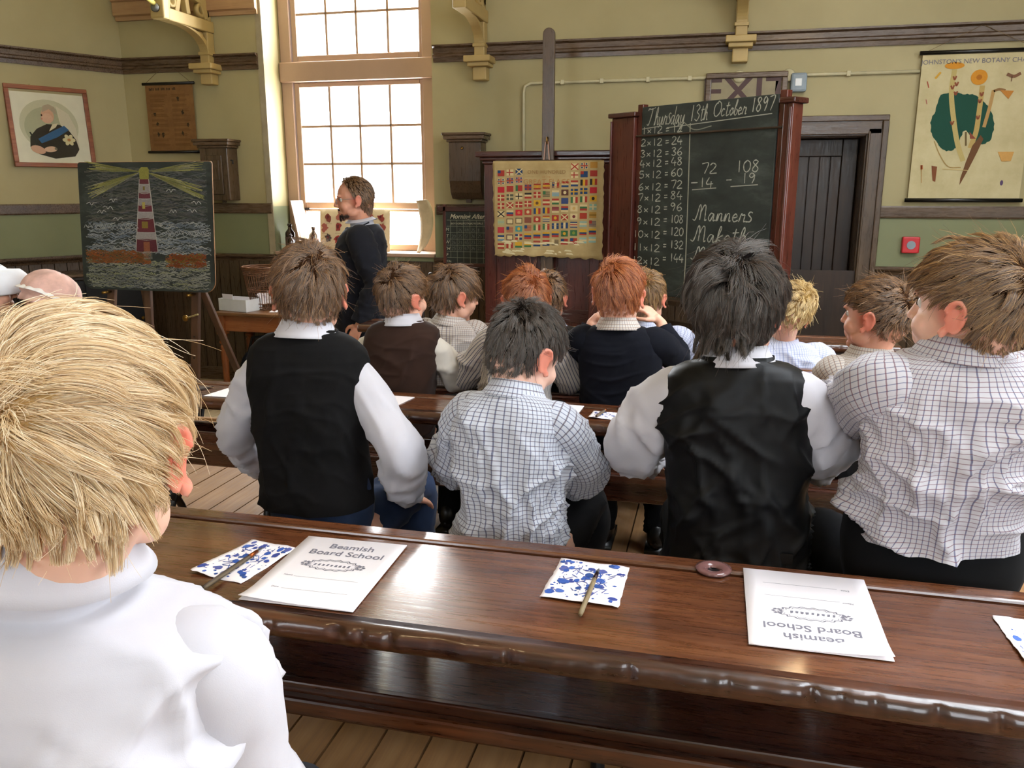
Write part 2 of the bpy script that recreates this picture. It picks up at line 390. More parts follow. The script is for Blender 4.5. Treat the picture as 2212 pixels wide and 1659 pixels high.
# the window in the back wall
FY = WY + .31
def wX(px): return float(atY(px, 300, FY)[0])
def wZ(py): return float(atY(780, py, FY)[2])
win = struct(bpy.data.objects.new('window_1', None)); COL.objects.link(win); win.location = (0, FY, WZ0)
def wpart(name, boxes, mat, bev=.006):
    m = MB()
    for (x0, x1, z0, z1, y0, y1) in boxes: m.box(x0, x1, y0, y1, z0 - WZ0, z1 - WZ0)
    return m.build(name, mat, win, bevel=bev)
WL, WR = WX0 + .0, WX1 - .0
gl_, gr_ = wX(655), wX(911); cols = [gl_, wX(717), wX(780), wX(846), gr_]
zlo = [wZ(437), wZ(354), wZ(272), wZ(186)]; zt0, zt1 = wZ(175), wZ(131)
zhop0, zhop1 = wZ(541), wZ(457); zup = [wZ(116), wZ(25), wZ(25) + .33, wZ(25) + .66, wZ(25) + .99]
ztop = 4.12
wpart('frame_stile', [(WL + .002, gl_ - .055, WZ0 + .03, ztop, -.04, .07)], M_WINF); wpart('frame_stile', [(gr_ + .03, WR - .002, WZ0 + .03, ztop, -.04, .07)], M_WINF)
wpart('transom', [(WL + .002, WR - .002, zt0, zt1, -.075, .07)], M_WINF, .012)
wpart('sill_board', [(WL + .002, WR - .002, WZ0 - .0, WZ0 + .03, -.335, .07)], M_WINF, .006)
wpart('top_rail', [(WL + .002, WR - .002, ztop, 4.148, -.04, .07)], M_WINF)
def sash(z0, z1, rows, colx, d=.0):
    """one sash: stiles, rails, glazing bars and single panes, each its own part"""
    st = .05
    for a, b in ((colx[0] - st, colx[0]), (colx[-1], colx[-1] + .03)): wpart('sash_stile', [(a, b, z0, z1, d - .02, d + .04)], M_WINF, .008)
    wpart('sash_rail', [(colx[0], colx[-1], z0, rows[0], d - .02, d + .04)], M_WINF, .008)
    wpart('sash_rail', [(colx[0], colx[-1], rows[-1], z1, d - .02, d + .04)], M_WINF, .008)
    for x in colx[1:-1]: wpart('glazing_bar', [(x - .011, x + .011, rows[0], rows[-1], d - .012, d + .03)], M_WINF, .005)
    for z in rows[1:-1]: wpart('glazing_bar', [(colx[0], colx[-1], z - .011, z + .011, d - .012, d + .028)], M_WINF, .005)
    for i in range(len(colx) - 1):
        for j in range(len(rows) - 1):
            wpart('pane', [(colx[i], colx[i + 1], rows[j], rows[j + 1], d + .008, d + .011)], M_GLASS, 0)
sash(zlo[0] - .055, zt0, zlo, cols)
sash(zt1, ztop, zup, cols)
sash(WZ0 + .03, zlo[0] - .058, [max(zhop0, WZ0 + .085), zhop1], [gl_, wX(780), gr_])
wpart('latch', [(gl_ - .02, gl_ + .035, zhop1 + .008, zhop1 + .03, -.035, -.02)], M_IRON, .003)
# unseen windows beside the camera for cool daylight; those behind it added as fill
def plain_window(name, horiz, c, s0, s1, z0, z1):
    w_ = struct(bpy.data.objects.new(name, None)); COL.objects.link(w_); w_.location = (0, 0, 0)
    def bx(nm, a, b, z, zz, d0, d1, mat):
        m = MB(); m.box(*((a, b, c + d0, c + d1) if horiz else (c + d0, c + d1, a, b)), z, zz); m.build(nm, mat, w_)
    for a, b in ((s0, s0 + .07), (s1 - .07, s1)): bx('frame_stile', a, b, z0, z1, -.03, .05, M_WINF)
    for a, b in ((z0, z0 + .07), (z1 - .07, z1)): bx('frame_rail', s0 + .07, s1 - .07, a, b, -.03, .05, M_WINF)
    xs = [s0 + .07 + (s1 - s0 - .14) * i / 3 for i in range(4)]; zs = [z0 + .07 + (z1 - z0 - .14) * i / 4 for i in range(5)]
    for x in xs[1:-1]: bx('glazing_bar', x - .012, x + .012, z0 + .07, z1 - .07, -.015, .03, M_WINF)
    for z in zs[1:-1]: bx('glazing_bar', s0 + .07, s1 - .07, z - .012, z + .012, -.015, .03, M_WINF)
    for i in range(3):
        for j in range(4): bx('pane', xs[i], xs[i + 1], zs[j], zs[j + 1], .008, .011, M_GLASS)
for i, (a, b, z0, z1) in enumerate(SIDE): plain_window('window_%d' % (i + 2), False, XR + .15, a, b, z0, z1)
for i, (a, b, z0, z1) in enumerate(REAR): plain_window('window_%d' % (i + 4), True, YR - .15, a, b, z0, z1)

# unseen rooflight added over the class for light from above
w_ = struct(bpy.data.objects.new('window_6', None)); COL.objects.link(w_)
for i in range(5):
    x = SKX0 + (SKX1 - SKX0) * i / 4; m = MB(); m.box(x - .025, x + .025, SKY0, SKY1, ZC - .03, ZC + .1); m.build('glazing_bar', M_WINF, w_)
for i in range(4):
    x0, x1 = SKX0 + (SKX1 - SKX0) * i / 4, SKX0 + (SKX1 - SKX0) * (i + 1) / 4; m = MB(); m.box(x0 + .02, x1 - .02, SKY0, SKY1, ZC + .05, ZC + .055); m.build('pane', M_GLASS, w_)
# the door on the right
dr = struct(bpy.data.objects.new('door_1', None)); COL.objects.link(dr); dr.location = (DX0, WY, 0)
DW = DX1 - DX0
def dpart(name, x0, x1, y0, y1, z0, z1, mat, bev=.005):
    m = MB(); m.box(x0, x1, y0, y1, z0, z1); return m.build(name, mat, dr, bevel=bev)
dpart('jamb', .0, .03, .0, .40, 0, DZ, M_TRIMZ); dpart('jamb', DW - .03, DW, .0, .40, 0, DZ, M_TRIMZ); dpart('head_lining', .03, DW - .03, 0, .40, DZ - .03, DZ, M_TRIM)
for s_, a, b in ((0, -.11, .02), (1, DW - .02, DW + .11)):
    dpart('architrave', a, b, -.03, .0, 0, DZ + .02, M_TRIMZ); dpart('architrave_bead', (a if s_ == 0 else b - .04), (a + .04 if s_ == 0 else b), -.05, -.03, 0, DZ + .07, M_TRIMZ)
    dpart('architrave_bead', (b - .015 if s_ == 0 else a), (b if s_ == 0 else a + .015), -.04, -.03, 0, DZ - .0, M_TRIMZ)
dpart('architrave_head', -.07, DW + .07, -.03, .0, DZ - .02, DZ + .1, M_TRIM); dpart('architrave_bead', -.11, DW + .11, -.05, -.03, DZ + .07, DZ + .11, M_TRIM)
lf = dpart('door_leaf', .035, DW - .035, .30, .335, .01, DZ - .035, M_DK)
for a, b, z0, z1, nm in ((.035, .145, .01, DZ - .035, 'stile'), (DW - .145, DW - .035, .01, DZ - .035, 'stile'), (.145, DW - .145, DZ - .16, DZ - .035, 'rail'), (.145, DW - .145, .01, .22, 'rail'), (.145, DW - .145, .85, 1.0, 'rail')):
    o = dpart(nm, a, b, .275, .30, z0, z1, M_DK); o.parent = lf
nb = 5; bw = (DW - .29) / nb
for i in range(nb):
    o = dpart('plank', .145 + i * bw + .002, .145 + (i + 1) * bw - .002, .286, .30, .22, DZ - .16, M_DK, .004); o.parent = lf
m = MB(); m.lathe([(.0, 0), (.012, 0), (.01, .03), (.026, .045), (.028, .06), (.015, .072), (0, .072)], 14, (DW - .09, .275, .98), (0, -1, 0)); o = m.build('door_knob', M_BRASS, lf, True)
# ------------------------------------------------------------------ flat print and chalk strokes, on a local x-z plane that faces -y
class Print:
    def __init__(s, eps=.00025): s.m = MB(); s.k = 1; s.eps = eps
    def poly(s, pts, col):
        c = lin(col) if isinstance(col, str) else col; y = -s.eps * s.k
        s.m.add([(p[0], y, p[1]) for p in pts], [tuple(range(len(pts)))], c)
    def layer(s): s.k += 1; return s
    def rect(s, x0, x1, z0, z1, col): s.poly([(x0, z0), (x1, z0), (x1, z1), (x0, z1)], col)
    def oval(s, cx, cz, rx, rz, col, n=18, a0=0, a1=2 * math.pi, rot=0.0, jit=0.0):
        pts = []
        for i in range(n):
            a = a0 + (a1 - a0) * i / (n if a1 - a0 > 6.28 else n - 1); k = 1 + random.uniform(-jit, jit)
            x, z = rx * k * math.cos(a), rz * k * math.sin(a)
            pts.append((cx + x * math.cos(rot) - z * math.sin(rot), cz + x * math.sin(rot) + z * math.cos(rot)))
        s.poly(pts, col)
    def stroke(s, pts, w, col, jit=0.0):
        c = lin(col) if isinstance(col, str) else col; y = -s.eps * s.k; n = len(pts)
        if n < 2: return
        P = np.array(pts, float); T = np.gradient(P, axis=0); T /= (np.linalg.norm(T, axis=1)[:, None] + 1e-9); N = np.stack([-T[:, 1], T[:, 0]], 1)
        wd = w * .5 * (1 + (np.random.rand(n) - .5) * 2 * jit)
        A = P + N * wd[:, None]; B = P - N * wd[:, None]
        vs = [(a[0], y, a[1]) for a in A] + [(b[0], y, b[1]) for b in B]
        s.m.add(vs, [(i, i + 1, n + i + 1, n + i) for i in range(n - 1)], c)
    def build(s, name, mat, parent):
        o = s.m.build(name, mat, parent); o['kind'] = 'stuff'; return o
np.random.seed(3)
def smooth_line(pts, n=5):
    P = [np.array(p, float) for p in pts]
    if len(P) < 3: return [tuple(P[0] + (P[-1] - P[0]) * i / n) for i in range(n + 1)]
    P = [2 * P[0] - P[1]] + P + [2 * P[-1] - P[-2]]; out = []
    for i in range(1, len(P) - 2):
        for k in range(n):
            t_ = k / n; a, b, c, d = P[i - 1:i + 3]
            out.append(tuple(.5 * ((2 * b) + (-a + c) * t_ + (2 * a - 5 * b + 4 * c - d) * t_ ** 2 + (-a + 3 * b - 3 * c + d) * t_ ** 3)))
    out.append(tuple(P[-2])); return out
# a small hand-written stroke alphabet (x 0..6, z 0..10; descenders below 0)
G = {'0': [[(3, 10), (.6, 7), (.8, 2), (3, 0), (5.3, 3), (5.2, 8), (3, 10)]], '1': [[(3, 10), (3, 0)]], '2': [[(.5, 8), (2.5, 10), (5, 8), (3.5, 4.5), (.3, .2), (5.8, .3)]],
     '3': [[(.5, 9), (3, 10), (4.8, 8), (2.4, 5.5), (5.3, 3.2), (3, 0), (.3, 1.2)]], '4': [[(2.6, 10), (.3, 3.4), (5.8, 3.4)], [(4.2, 6), (4, -1)]],
     '5': [[(5, 10), (1.4, 10), (1, 6), (4.5, 5.8), (5, 2), (2.5, 0), (.3, 1)]], '6': [[(4.6, 10), (1.4, 6.4), (.5, 2.4), (2.6, 0), (5.2, 2.2), (3.4, 4.8), (.8, 3)]],
     '7': [[(.3, 9.6), (5.6, 10), (2.6, 0)]], '8': [[(4.8, 8.6), (2.8, 10), (1, 8), (4.8, 3), (2.8, 0), (.6, 2.4), (4.8, 8.6)]], '9': [[(4.8, 8), (2.5, 10), (.7, 7.4), (2.6, 5.4), (4.8, 8), (4.4, 4), (3, 0)]],
     'x': [[(1, 6), (5, 1)], [(5, 6), (1, 1)]], '=': [[(.6, 5.4), (5, 5.6)], [(.6, 3.4), (5, 3.6)]], '-': [[(.2, 4.5), (5.6, 4.7)]],
     'T': [[(-1, 8.4), (-.4, 9.6), (2, 9.2), (6.4, 9.9)], [(3.8, 9.6), (2.6, 4), (1, .4), (-.6, .8)]], 'O': [[(3.4, 10), (.4, 7), (.6, 2), (3.2, 0), (6.4, 3), (6.2, 8), (3.4, 10), (2.8, 8.4)]],
     'M': [[(-1.4, .8), (.2, .2), (1.2, 4), (1.8, 9), (2.6, 9.8), (3.2, 6), (3.2, .4)], [(3.2, 5), (4.6, 9.4), (5.8, 9.2), (6.2, 4), (6.4, .2), (7.4, .8)]],
     'h': [[(0, 0), (2.4, 7), (2, 10), (1, 7), (.9, 0), (1.6, 4), (3.2, 4.8), (3.6, .3), (4.6, .6)]], 'u': [[(.4, 4.6), (.5, .8), (2, 0), (3.5, 4.6), (3.5, .3), (4.5, .6)]],
     'r': [[(.2, 0), (1.2, 5), (1.8, 4), (3.2, 4.2), (3, .3), (4, .6)]], 's': [[(3.0, 5.6), (1.7, 6.2), (.8, 4.6), (2.7, 2.4), (2.2, .4), (-.2, .3)]], 'd': [[(3.2, 4), (1.4, 4.8), (.3, 2), (1.6, 0), (3.2, 3), (3.9, 9.8), (3.4, .3), (4.5, .6)]],
     'a': [[(3.4, 4), (1.6, 4.8), (.3, 2), (1.6, 0), (3.3, 4.4), (3.4, .3), (4.5, .6)]], 'y': [[(.4, 4.6), (.6, 1), (2.2, .4), (3.6, 4.6), (3.2, -2), (1.6, -4.6), (.6, -3), (4.6, .4)]],
     't': [[(1.8, 9), (1.4, .8), (2.4, 0), (3.6, .8)], [(.2, 6.4), (3.6, 6.8)]], 'c': [[(3.2, 4), (1.8, 4.8), (.4, 2.2), (1.6, 0), (3.6, .8)]], 'o': [[(2, 4.8), (.4, 2.4), (1.8, 0), (3.4, 2.4), (2, 4.8), (3.6, 4)]],
     'b': [[(0, 1), (2, 8), (1.6, 10), (1, 6), (1, .6), (2.6, 0), (3.4, 2.6), (2, 4)]], 'e': [[(.3, 2.2), (3, 3), (2, 4.8), (.5, 2.6), (1.6, 0), (3.8, .9)]], 'n': [[(.2, 0), (.8, 4.8), (.9, 0), (1.8, 4.4), (3.2, 4.4), (3.3, .3), (4.3, .6)]],
     'k': [[(0, 0), (2.2, 8), (1.6, 10), (.9, 5), (.9, 0)], [(3.6, 4.8), (1, 2.4), (4, .2)]]}
def write(pr, txt, x, z, h, wd, col='#c3c5b6', adv=6.6, slope=0.0, slant=0.0, sc=1.0):
    k = h / 10; cx = x
    for ch in txt:
        if ch == ' ': cx += 3.6 * k * sc; continue
        wdt = max(p[0] for st in G[ch] for p in st)
        for st in G[ch]:
            q = smooth_line(st, 4)
            q = [(cx + (p[0] + p[1] * slant) * k * sc, z + p[1] * k + slope * (cx - x)) for p in q]
            pr.stroke(q, wd, col, .35)
        a_ = (adv if ch in '0123456789x=-' else wdt + (.4 if ch.islower() else .8))
        if ch == '1': a_ -= .6
        cx += a_ * k * sc
    return cx

# ------------------------------------------------------------------ roof brackets
def bracket(px, py_top, py_bot, label, rod=False):
    """ochre timber bracket: corbel block on the wall, post, curved brace and pierced panel rising to the roof"""
    p0 = atY(px, py_bot, WY); zb = p0[2]; zt = float(atY(px, py_top, WY)[2])
    th = thing('roof_bracket', (p0[0], WY, zb), label, 'roof bracket', group='roof brackets')
    H = zt - zb
    m = MB(); m.box(-.055, .055, -.10, 0, 0, H - .075); m.build('corbel_block', M_YEL, th, bevel=.008)
    m = MB(); m.box(-.085, .085, -.15, 0, H - .075, H - .045); m.box(-.105, .105, -.18, 0, H - .045, H); m.build('corbel_cap', M_YEL, th, bevel=.006)
    zz = H + .25
    m = MB(); m.box(-.042, .042, -.10, -.002, H, zz); m.build('post', M_YEL, th, bevel=.008)
    m = MB(); m.box(-.05, .05, -.112, -.002, H + .07, H + .095); m.build('post_band', M_YEL, th, bevel=.004)
    n = 12; out = []; inn = []
    for i in range(n + 1):
        a = math.pi / 2 * i / n
        out.append((-.10 - .36 * (1 - math.cos(a)), H + .09 + .16 * math.sin(a))); inn.append((-.09 - .29 * (1 - math.cos(a)), H + .15 + .10 * math.sin(a)))
    m = MB(); m.prism(out + inn[::-1], 0, -.036, .036); m.build('curved_brace', M_YEL, th, bevel=.004)
    m = MB(); m.ell((0, -.15, zz - .03), (.028, .045, .03)); m.build('pierced_spandrel', M_YEL, th, True)
    m = MB(); m.box(-.05, .05, -.60, -.002, zz, zz + .09); m.build('hammer_beam', M_YEL, th, bevel=.008)
    # pierced panel above the beam: a plate with its openings left between the ribs
    for a, b, w_ in (((0, -.57, zz + .09), (0, -.57, zz + .95), .06), ((0, -.03, zz + .09), (0, -.03, zz + .95), .06), ((0, -.56, zz + .30), (0, -.04, zz + .22), .05), ((0, -.30, zz + .10), (0, -.42, zz + .9), .05), ((0, -.45, zz + .09), (0, -.16, zz + .9), .045), ((0, -.56, zz + .55), (0, -.04, zz + .5), .05)):
        m = MB(); m.bar(a, b, .05, w_, (1, 0, 0)); m.build('panel_rib', M_YEL, th, bevel=.005)
    for y_, z_, r_ in ((-.50, .16, .05), (-.12, .16, .055), (-.33, .36, .05), (-.5, .42, .04)):
        m = MB(); m.lathe([(r_ * .55, -.02), (r_, -.02), (r_, .02), (r_ * .55, .02), (r_ * .55, -.02)], 18, (0, y_, zz + z_), (1, 0, 0)); m.build('panel_ring', M_YEL, th, True)
    m = MB(); m.bar((0, -.03, zz + .12), (0, -.40, zz + .95), .12, .06, (1, 0, 0)); m.build('rafter_foot', M_YEL, th, bevel=.006)
    if rod:
        m = MB(); m.box(-.06, .06, -.68, -.60, zz + .0, zz + .15); m.build('rod_shoe', M_YEL, th, bevel=.012)
        m = MB(); m.lathe([(0, 0), (.032, 0), (.034, .02), (.02, .03), (0, .03)], 14, (0, -.68, zz + .075), (0, -1, 0)); m.build('rod_nut', M_STEEL, th, True)
        m = MB(); m.tube([(0, -.68, zz + .09), (-.12, -2.6, zz + .95)], .020, 10); m.build('tie_rod', plain('pale_yellow_rod', '#d8c66a', .35), th, True)
    return th
bracket(461, 142, 185, 'ochre roof bracket with a tie rod above the small brown wall chart', True)
bracket(1043, 126, 176, 'ochre roof bracket on the wall just past the tall window')
bracket(1597, 84, 138, 'ochre roof bracket above the exit sign and blackboard')

# ------------------------------------------------------------------ pictures and charts on the walls
# portrait on the canted wall
(u0, z0), (u1, z1) = clocal(34, 358), clocal(190, 188)
uc = (u0 + u1) / 2 - .02; pw, ph = (u1 - u0) * 1.0, .70
zc_ = (clocal(28, 360)[1] + clocal(25, 180)[1]) / 2; ph = clocal(25, 180)[1] - clocal(36, 360)[1]
PORT = thing('framed_portrait', (0, 0, 0), 'framed colour portrait of an old lady in a dark dress and blue sash', 'picture')
PORT.matrix_world = MC @ Matrix.Translation((uc, -.045, zc_ - ph / 2)) @ Matrix.Rotation(R(-4), 4, 'X')
M_FRAMEW = wood('orange_brown_frame', '#5c2c18', '#8a4a2a', '#a86a44', 0, 5, .35, .15)
f_ = .035
for x0, x1, a, b in ((-pw / 2, pw / 2, 0, f_), (-pw / 2, pw / 2, ph - f_, ph), (-pw / 2, -pw / 2 + f_, f_, ph - f_), (pw / 2 - f_, pw / 2, f_, ph - f_)):
    m = MB(); m.box(x0, x1, -.012, .016, a, b); m.build('frame_bar', M_FRAMEW, PORT, bevel=.005)
m = MB(); m.box(-pw / 2 + .01, pw / 2 - .01, .004, .014, .01, ph - .01); m.build('mount', plain('pale_mount_card', '#d9d6c0', .8, var=.05), PORT)
pr = Print(.0004); pr.m = MB(); W2, H2 = pw - 2 * f_, ph - 2 * f_
def PX(x, z): return ((x - .5) * W2, f_ + z * H2 )
def ov(x, z, rx, rz, c, **k): q = PX(x, z); pr.oval(q[0], q[1], rx * W2, rz * H2, c, **k)
ov(.48, .52, .40, .36, '#c4c3a6', n=30); pr.layer(); ov(.48, .48, .34, .30, '#aeb093', n=30); pr.layer()
pr.poly([PX(*p) for p in ((.60, .80), (.76, .70), (.84, .5), (.86, .22), (.8, .12), (.7, .3), (.62, .6))], '#d3ccb4'); pr.layer()
pr.poly([PX(*p) for p in ((.18, .22), (.20, .36), (.30, .47), (.44, .54), (.62, .54), (.74, .46), (.82, .34), (.85, .2), (.78, .1), (.5, .06), (.28, .12))], '#2c2a28'); pr.layer()
pr.poly([PX(*p) for p in ((.30, .33), (.34, .27), (.56, .36), (.74, .47), (.68, .53), (.50, .44))], '#2f5f8c'); pr.layer()
pr.poly([PX(*p) for p in ((.46, .44), (.52, .54), (.60, .56), (.56, .50))], '#d7cfae')
ov(.47, .66, .088, .105, '#d3a78c'); pr.layer(); ov(.46, .62, .078, .07, '#d9b197'); pr.layer()
pr.poly([PX(*p) for p in ((.40, .70), (.42, .79), (.50, .82), (.58, .78), (.60, .68), (.56, .70), (.50, .75))], '#b3a58f'); pr.layer()
ov(.39, .66, .012, .016, '#5a4438', n=8); ov(.385, .61, .014, .014, '#c98f7c', n=8)
ov(.28, .18, .10, .055, '#d0a58c', rot=-.3); ov(.45, .19, .09, .04, '#d6b49a', rot=.1); pr.layer(); ov(.52, .2, .018, .02, '#7c7866', n=8)
for a in range(6): ov(.72 + .05 * math.cos(a * 1.05), .33 + .045 * math.sin(a * 1.05), .04, .028, '#ddd3a6', rot=a * 1.05)
pr.layer(); ov(.72, .33, .025, .02, '#b07a4a', n=10)
pr.stroke([PX(.20, .42), PX(.28, .26)], .012, '#1e2a2c')
o = pr.build('portrait_print', M_VC, PORT); o.location = (0, .0038, 0)
m = MB(); m.box(-pw / 2 + f_, pw / 2 - f_, -.0055, -.004, f_, ph - f_); m.build('glass', M_PGLASS, PORT)
m = MB(); m.tube([(-pw * .2, .0, ph - .005), (0, .02, ph + .22), (pw * .22, .0, ph - .005)], .0022, 6); m.build('hanging_cord', M_STRING, PORT)

def roller_chart(name, label, cat, M, wd, ht, paper, cord=True, rodr=.012):
    th = thing(name, (0, 0, 0), label, cat); th.matrix_world = M
    m = MB(); m.box(-wd / 2, wd / 2, -.003, .0, .0, ht); m.build('sheet', paper, th)
    for z, nm in ((ht, 'top_roller'), (0, 'bottom_roller')):
        m = MB(); m.tube([(-wd / 2 - .02, -.006, z), (wd / 2 + .02, -.006, z)], rodr, 10); m.build(nm, M_BLK, th, True)
    if cord:
        m = MB(); m.tube([(-wd * .46, -.008, ht + .01), (0, .004, ht + .17), (wd * .46, -.008, ht + .01)], .002, 6); m.build('hanging_cord', M_STRING, th)
    return th
# small brown chart between the corner and the window
a, b = atY(322, 183, WY), atY(428, 328, WY)
bw_, bh_ = float(atY(420, 180, WY)[0] - atY(318, 183, WY)[0]), float(a[2] - b[2])
BC = roller_chart('wall_chart', 'small browned printed chart with black rollers near the room corner', 'chart',
                  Matrix.Translation(((a[0] + b[0]) / 2 - .0, WY - .03, b[2])), bw_, bh_, M_BROWNP)
pr = Print(.0004)
pr.layer()
for i in range(11):
    for j in range(2):
        for k_ in range(3):
            x = -bw_ * .42 + j * bw_ * .46; z = bh_ * (.84 - i * .072) - k_ * .008
            pr.rect(x, x + bw_ * random.uniform(.25, .38), z, z + .0035, '#6d4a26')
for x, z in ((.18, .78), (-.34, .56), (.25, .58), (.34, .4), (-.3, .26), (-.2, .25), (.22, .27), (-.3, .42)): pr.oval(x * bw_, z * bh_, .012, .018, '#3f3324', jit=.4)
o = pr.build('chart_print', M_VC, BC); o.location = (0, -.003, 0)
pr = Print(.0004); pr.layer(); x = -bw_ * .42
for wch in (4, 3, 3, 3, 3):          # heavy heading, too worn to read
    for k_ in range(wch): pr.rect(x, x + .0075, bh_ * .905, bh_ * .945 - random.uniform(0, .006), '#33291c'); x += .0125
    x += .016
o = pr.build('heading_print', M_VC, BC); o.location = (0, -.003, 0)

# botany chart on the right
tl, bl, br = atY(1985, 117, WY), atY(1958, 432, WY), atY(2197, 431, WY)
cw, chh = 1.02 * float(br[0] - bl[0]) * 1.0, float(tl[2] - bl[2])
cw = float(br[0] - bl[0])
BOT = roller_chart('botany_chart', 'large pale botany chart of a green leaf and orange flowers on the wall', 'chart',
                   Matrix.Translation(((bl[0] + br[0]) / 2, WY - .035, bl[2])), cw, chh, M_CHART2, True, .014)
pr = Print(.0005); pr.layer()
def B(px, py):
    q = atY(px, py, WY - .037); return (float(q[0]) - (bl[0] + br[0]) / 2, float(q[2]) - bl[2])
def bp(pts, c): pr.poly([B(*p) for p in pts], c)
leaf = [(2010, 262), (2022, 234), (2032, 206), (2065, 200), (2080, 203), (2105, 205), (2128, 222), (2140, 240), (2147, 268), (2140, 300), (2118, 312), (2098, 296), (2083, 282), (2071, 310), (2062, 322), (2040, 325), (2022, 305), (2011, 285)]
lo = []
for i, p in enumerate(smooth_line(leaf + [leaf[0]], 5)): lo.append((p[0] + random.uniform(-1.2, 1.2), p[1] + random.uniform(-1.2, 1.2)))
bp(lo, '#1f4a3c'); pr.layer()
def bs(pts, w, c): pr.stroke([B(*p) for p in smooth_line(pts, 5)], w, c)
bs([(2062, 150), (2055, 200), (2060, 260), (2068, 310), (2080, 348)], .032, '#b6a46a'); bs([(2122, 185), (2115, 240), (2108, 285), (2095, 320)], .032, '#b39a5e')
bs([(2146, 195), (2138, 230), (2125, 275)], .022, '#b08c58'); bs([(2172, 195), (2158, 193), (2146, 197)], .016, '#8b6a44'); pr.layer()
bp([(2118, 292), (2124, 300), (2110, 330), (2092, 365), (2078, 390), (2072, 400), (2074, 385), (2086, 350), (2100, 315)], '#6b4a30'); bp([(2094, 285), (2108, 300), (2095, 300)], '#8a4a3a')
bs([(2018, 305), (2030, 335), (2048, 360), (2075, 362)], .007, '#a38a58'); bs([(2086, 285), (2086, 315)], .012, '#6a5a3a')
pr.layer(); c_ = B(2062, 142); pr.oval(c_[0], c_[1], .062, .022, '#c98a2e', n=22); c_ = B(2115, 167); pr.oval(c_[0], c_[1], .052, .050, '#c98a2e', n=22)
pr.layer(); c_ = B(2115, 167); pr.oval(c_[0], c_[1], .018, .017, '#a96a22')
for px, py in ((2062, 165), (2066, 178), (2057, 185), (2064, 198), (2120, 200), (2116, 215), (2056, 262), (2112, 250)): bs([(px - 3, py), (px, py + 7), (px + 4, py - 1)], .011, '#8a5038')
bp([(2160, 195), (2190, 196), (2178, 214)], '#bb7f3a'); bp([(2155, 328), (2190, 328), (2183, 348), (2163, 349)], '#c89a58'); bs([(2020, 170), (2032, 156)], .014, '#c79a3c'); bp([(2012, 358), (2024, 360), (2020, 393), (2014, 390)], '#7a4a30')
bs([(1990, 358), (1990, 395)], .005, '#a98a58'); bp([(1988, 357), (1993, 357), (1993, 366), (1988, 366)], '#a5542e'); bs([(2175, 160), (2190, 165), (2205, 158)], .02, '#7c5a44'); bs([(2186, 165), (2184, 176)], .006, '#7c5a44')
c_ = B(2163, 395); pr.oval(c_[0], c_[1], .010, .018, '#5a4a6a'); bs([(2003, 176), (2006, 190)], .006, '#a5483a'); bs([(2000, 215), (2002, 225)], .006, '#a5685a'); bs([(2035, 365), (2090, 368)], .005, '#c2ab74')
o = pr.build('chart_print', M_VC, BOT); o.location = (0, -.0035, 0)
ttl = B(2100, 121)
lettering("JOHNSTON'S NEW BOTANY CHARTS", .043, BOT, M_INK, Matrix.Translation((0, -.006, chh - .062)) @ Matrix.Rotation(R(90), 4, 'X'), spacing=1.0)

# exit sign above the blackboard
a, b = atY(1526, 160, WY), atY(1697, 232, WY); sw_, sh_ = float(b[0] - a[0]), float(a[2] - b[2])
EX = thing('exit_sign', ((a[0] + b[0]) / 2, WY, b[2]), 'dark wooden framed sign reading EXIT above the blackboard', 'sign')
for x0, x1, z0, z1 in ((-sw_ / 2, sw_ / 2, 0, .04), (-sw_ / 2, sw_ / 2, sh_ - .04, sh_), (-sw_ / 2, -sw_ / 2 + .04, .04, sh_ - .04), (sw_ / 2 - .04, sw_ / 2, .04, sh_ - .04)):
    m = MB(); m.box(x0, x1, -.05, 0, z0, z1); m.build('frame_bar', M_TRIM, EX, bevel=.006)
m = MB(); m.box(-sw_ / 2 + .03, sw_ / 2 - .03, -.03, -.01, .03, sh_ - .03); m.build('panel', plain('olive_sign_panel', '#857a5c', .5), EX)
lettering('EXIT', .26, EX, plain('maroon_sign_paint', '#3a1612', .5), Matrix.Translation((0, -.0315, sh_ * .44)) @ Matrix.Rotation(R(90), 4, 'X') @ Matrix.Scale(1.12, 4, (1, 0, 0)), bold=.004, spacing=1.05)

# conduit
cp = [(1132, 345), (1131, 200), (1134, 186), (1146, 180), (1170, 179), (1400, 168), (1700, 152), (1988, 142)]
pts = [atY(x, y, WY - .018) for x, y in cp]; pts[0][2] = 1.2
zc2 = pts[4][2]
for q in pts[4:]: q[2] = zc2
PIPE = thing('wall_conduit', (pts[1][0], WY, zc2), 'thin painted conduit pipe running along the wall to the botany chart', 'pipe')
off = np.array([pts[1][0], WY, zc2])
m = MB(); m.tube([p - off for p in pts], .012, 10); m.build('conduit_tube', M_PIPE, PIPE, True)
for px in (1215, 1300, 1400, 1490, 1700, 1832):
    q = atY(px, 170, WY - .018) - off; m = MB(); m.box(q[0] - .014, q[0] + .014, -.034, 0, -.018, .018); m.build('pipe_clip', M_PIPE, PIPE, bevel=.004)
for px in (1597, 1703):
    q = atY(px, 160, WY - .018) - off; m = MB(); m.lathe([(.0, 0), (.045, 0), (.045, .035), (.035, .042), (0, .042)], 16, (q[0], 0, 0), (0, -1, 0)); m.build('junction_box', M_PIPE, PIPE, True)
q = atY(1704, 182, WY); EM = thing('grey_detector', (q[0] + .058, WY, q[2] - .06), 'small grey plastic box on the wall at the exit sign corner', 'detector')
m = MB(); m.box(-.05, .06, -.07, 0, 0, .13); m.build('case', M_GREYP, EM, bevel=.015); m = MB(); m.box(-.02, .025, -.074, -.07, .04, .09); m.build('front_plate', M_WHITE, EM, bevel=.003)
q = atY(1965, 528, WY); FA = thing('fire_alarm_call_point', (q[0], WY, q[2] - .06), 'square red fire alarm call point on the green wall', 'alarm')
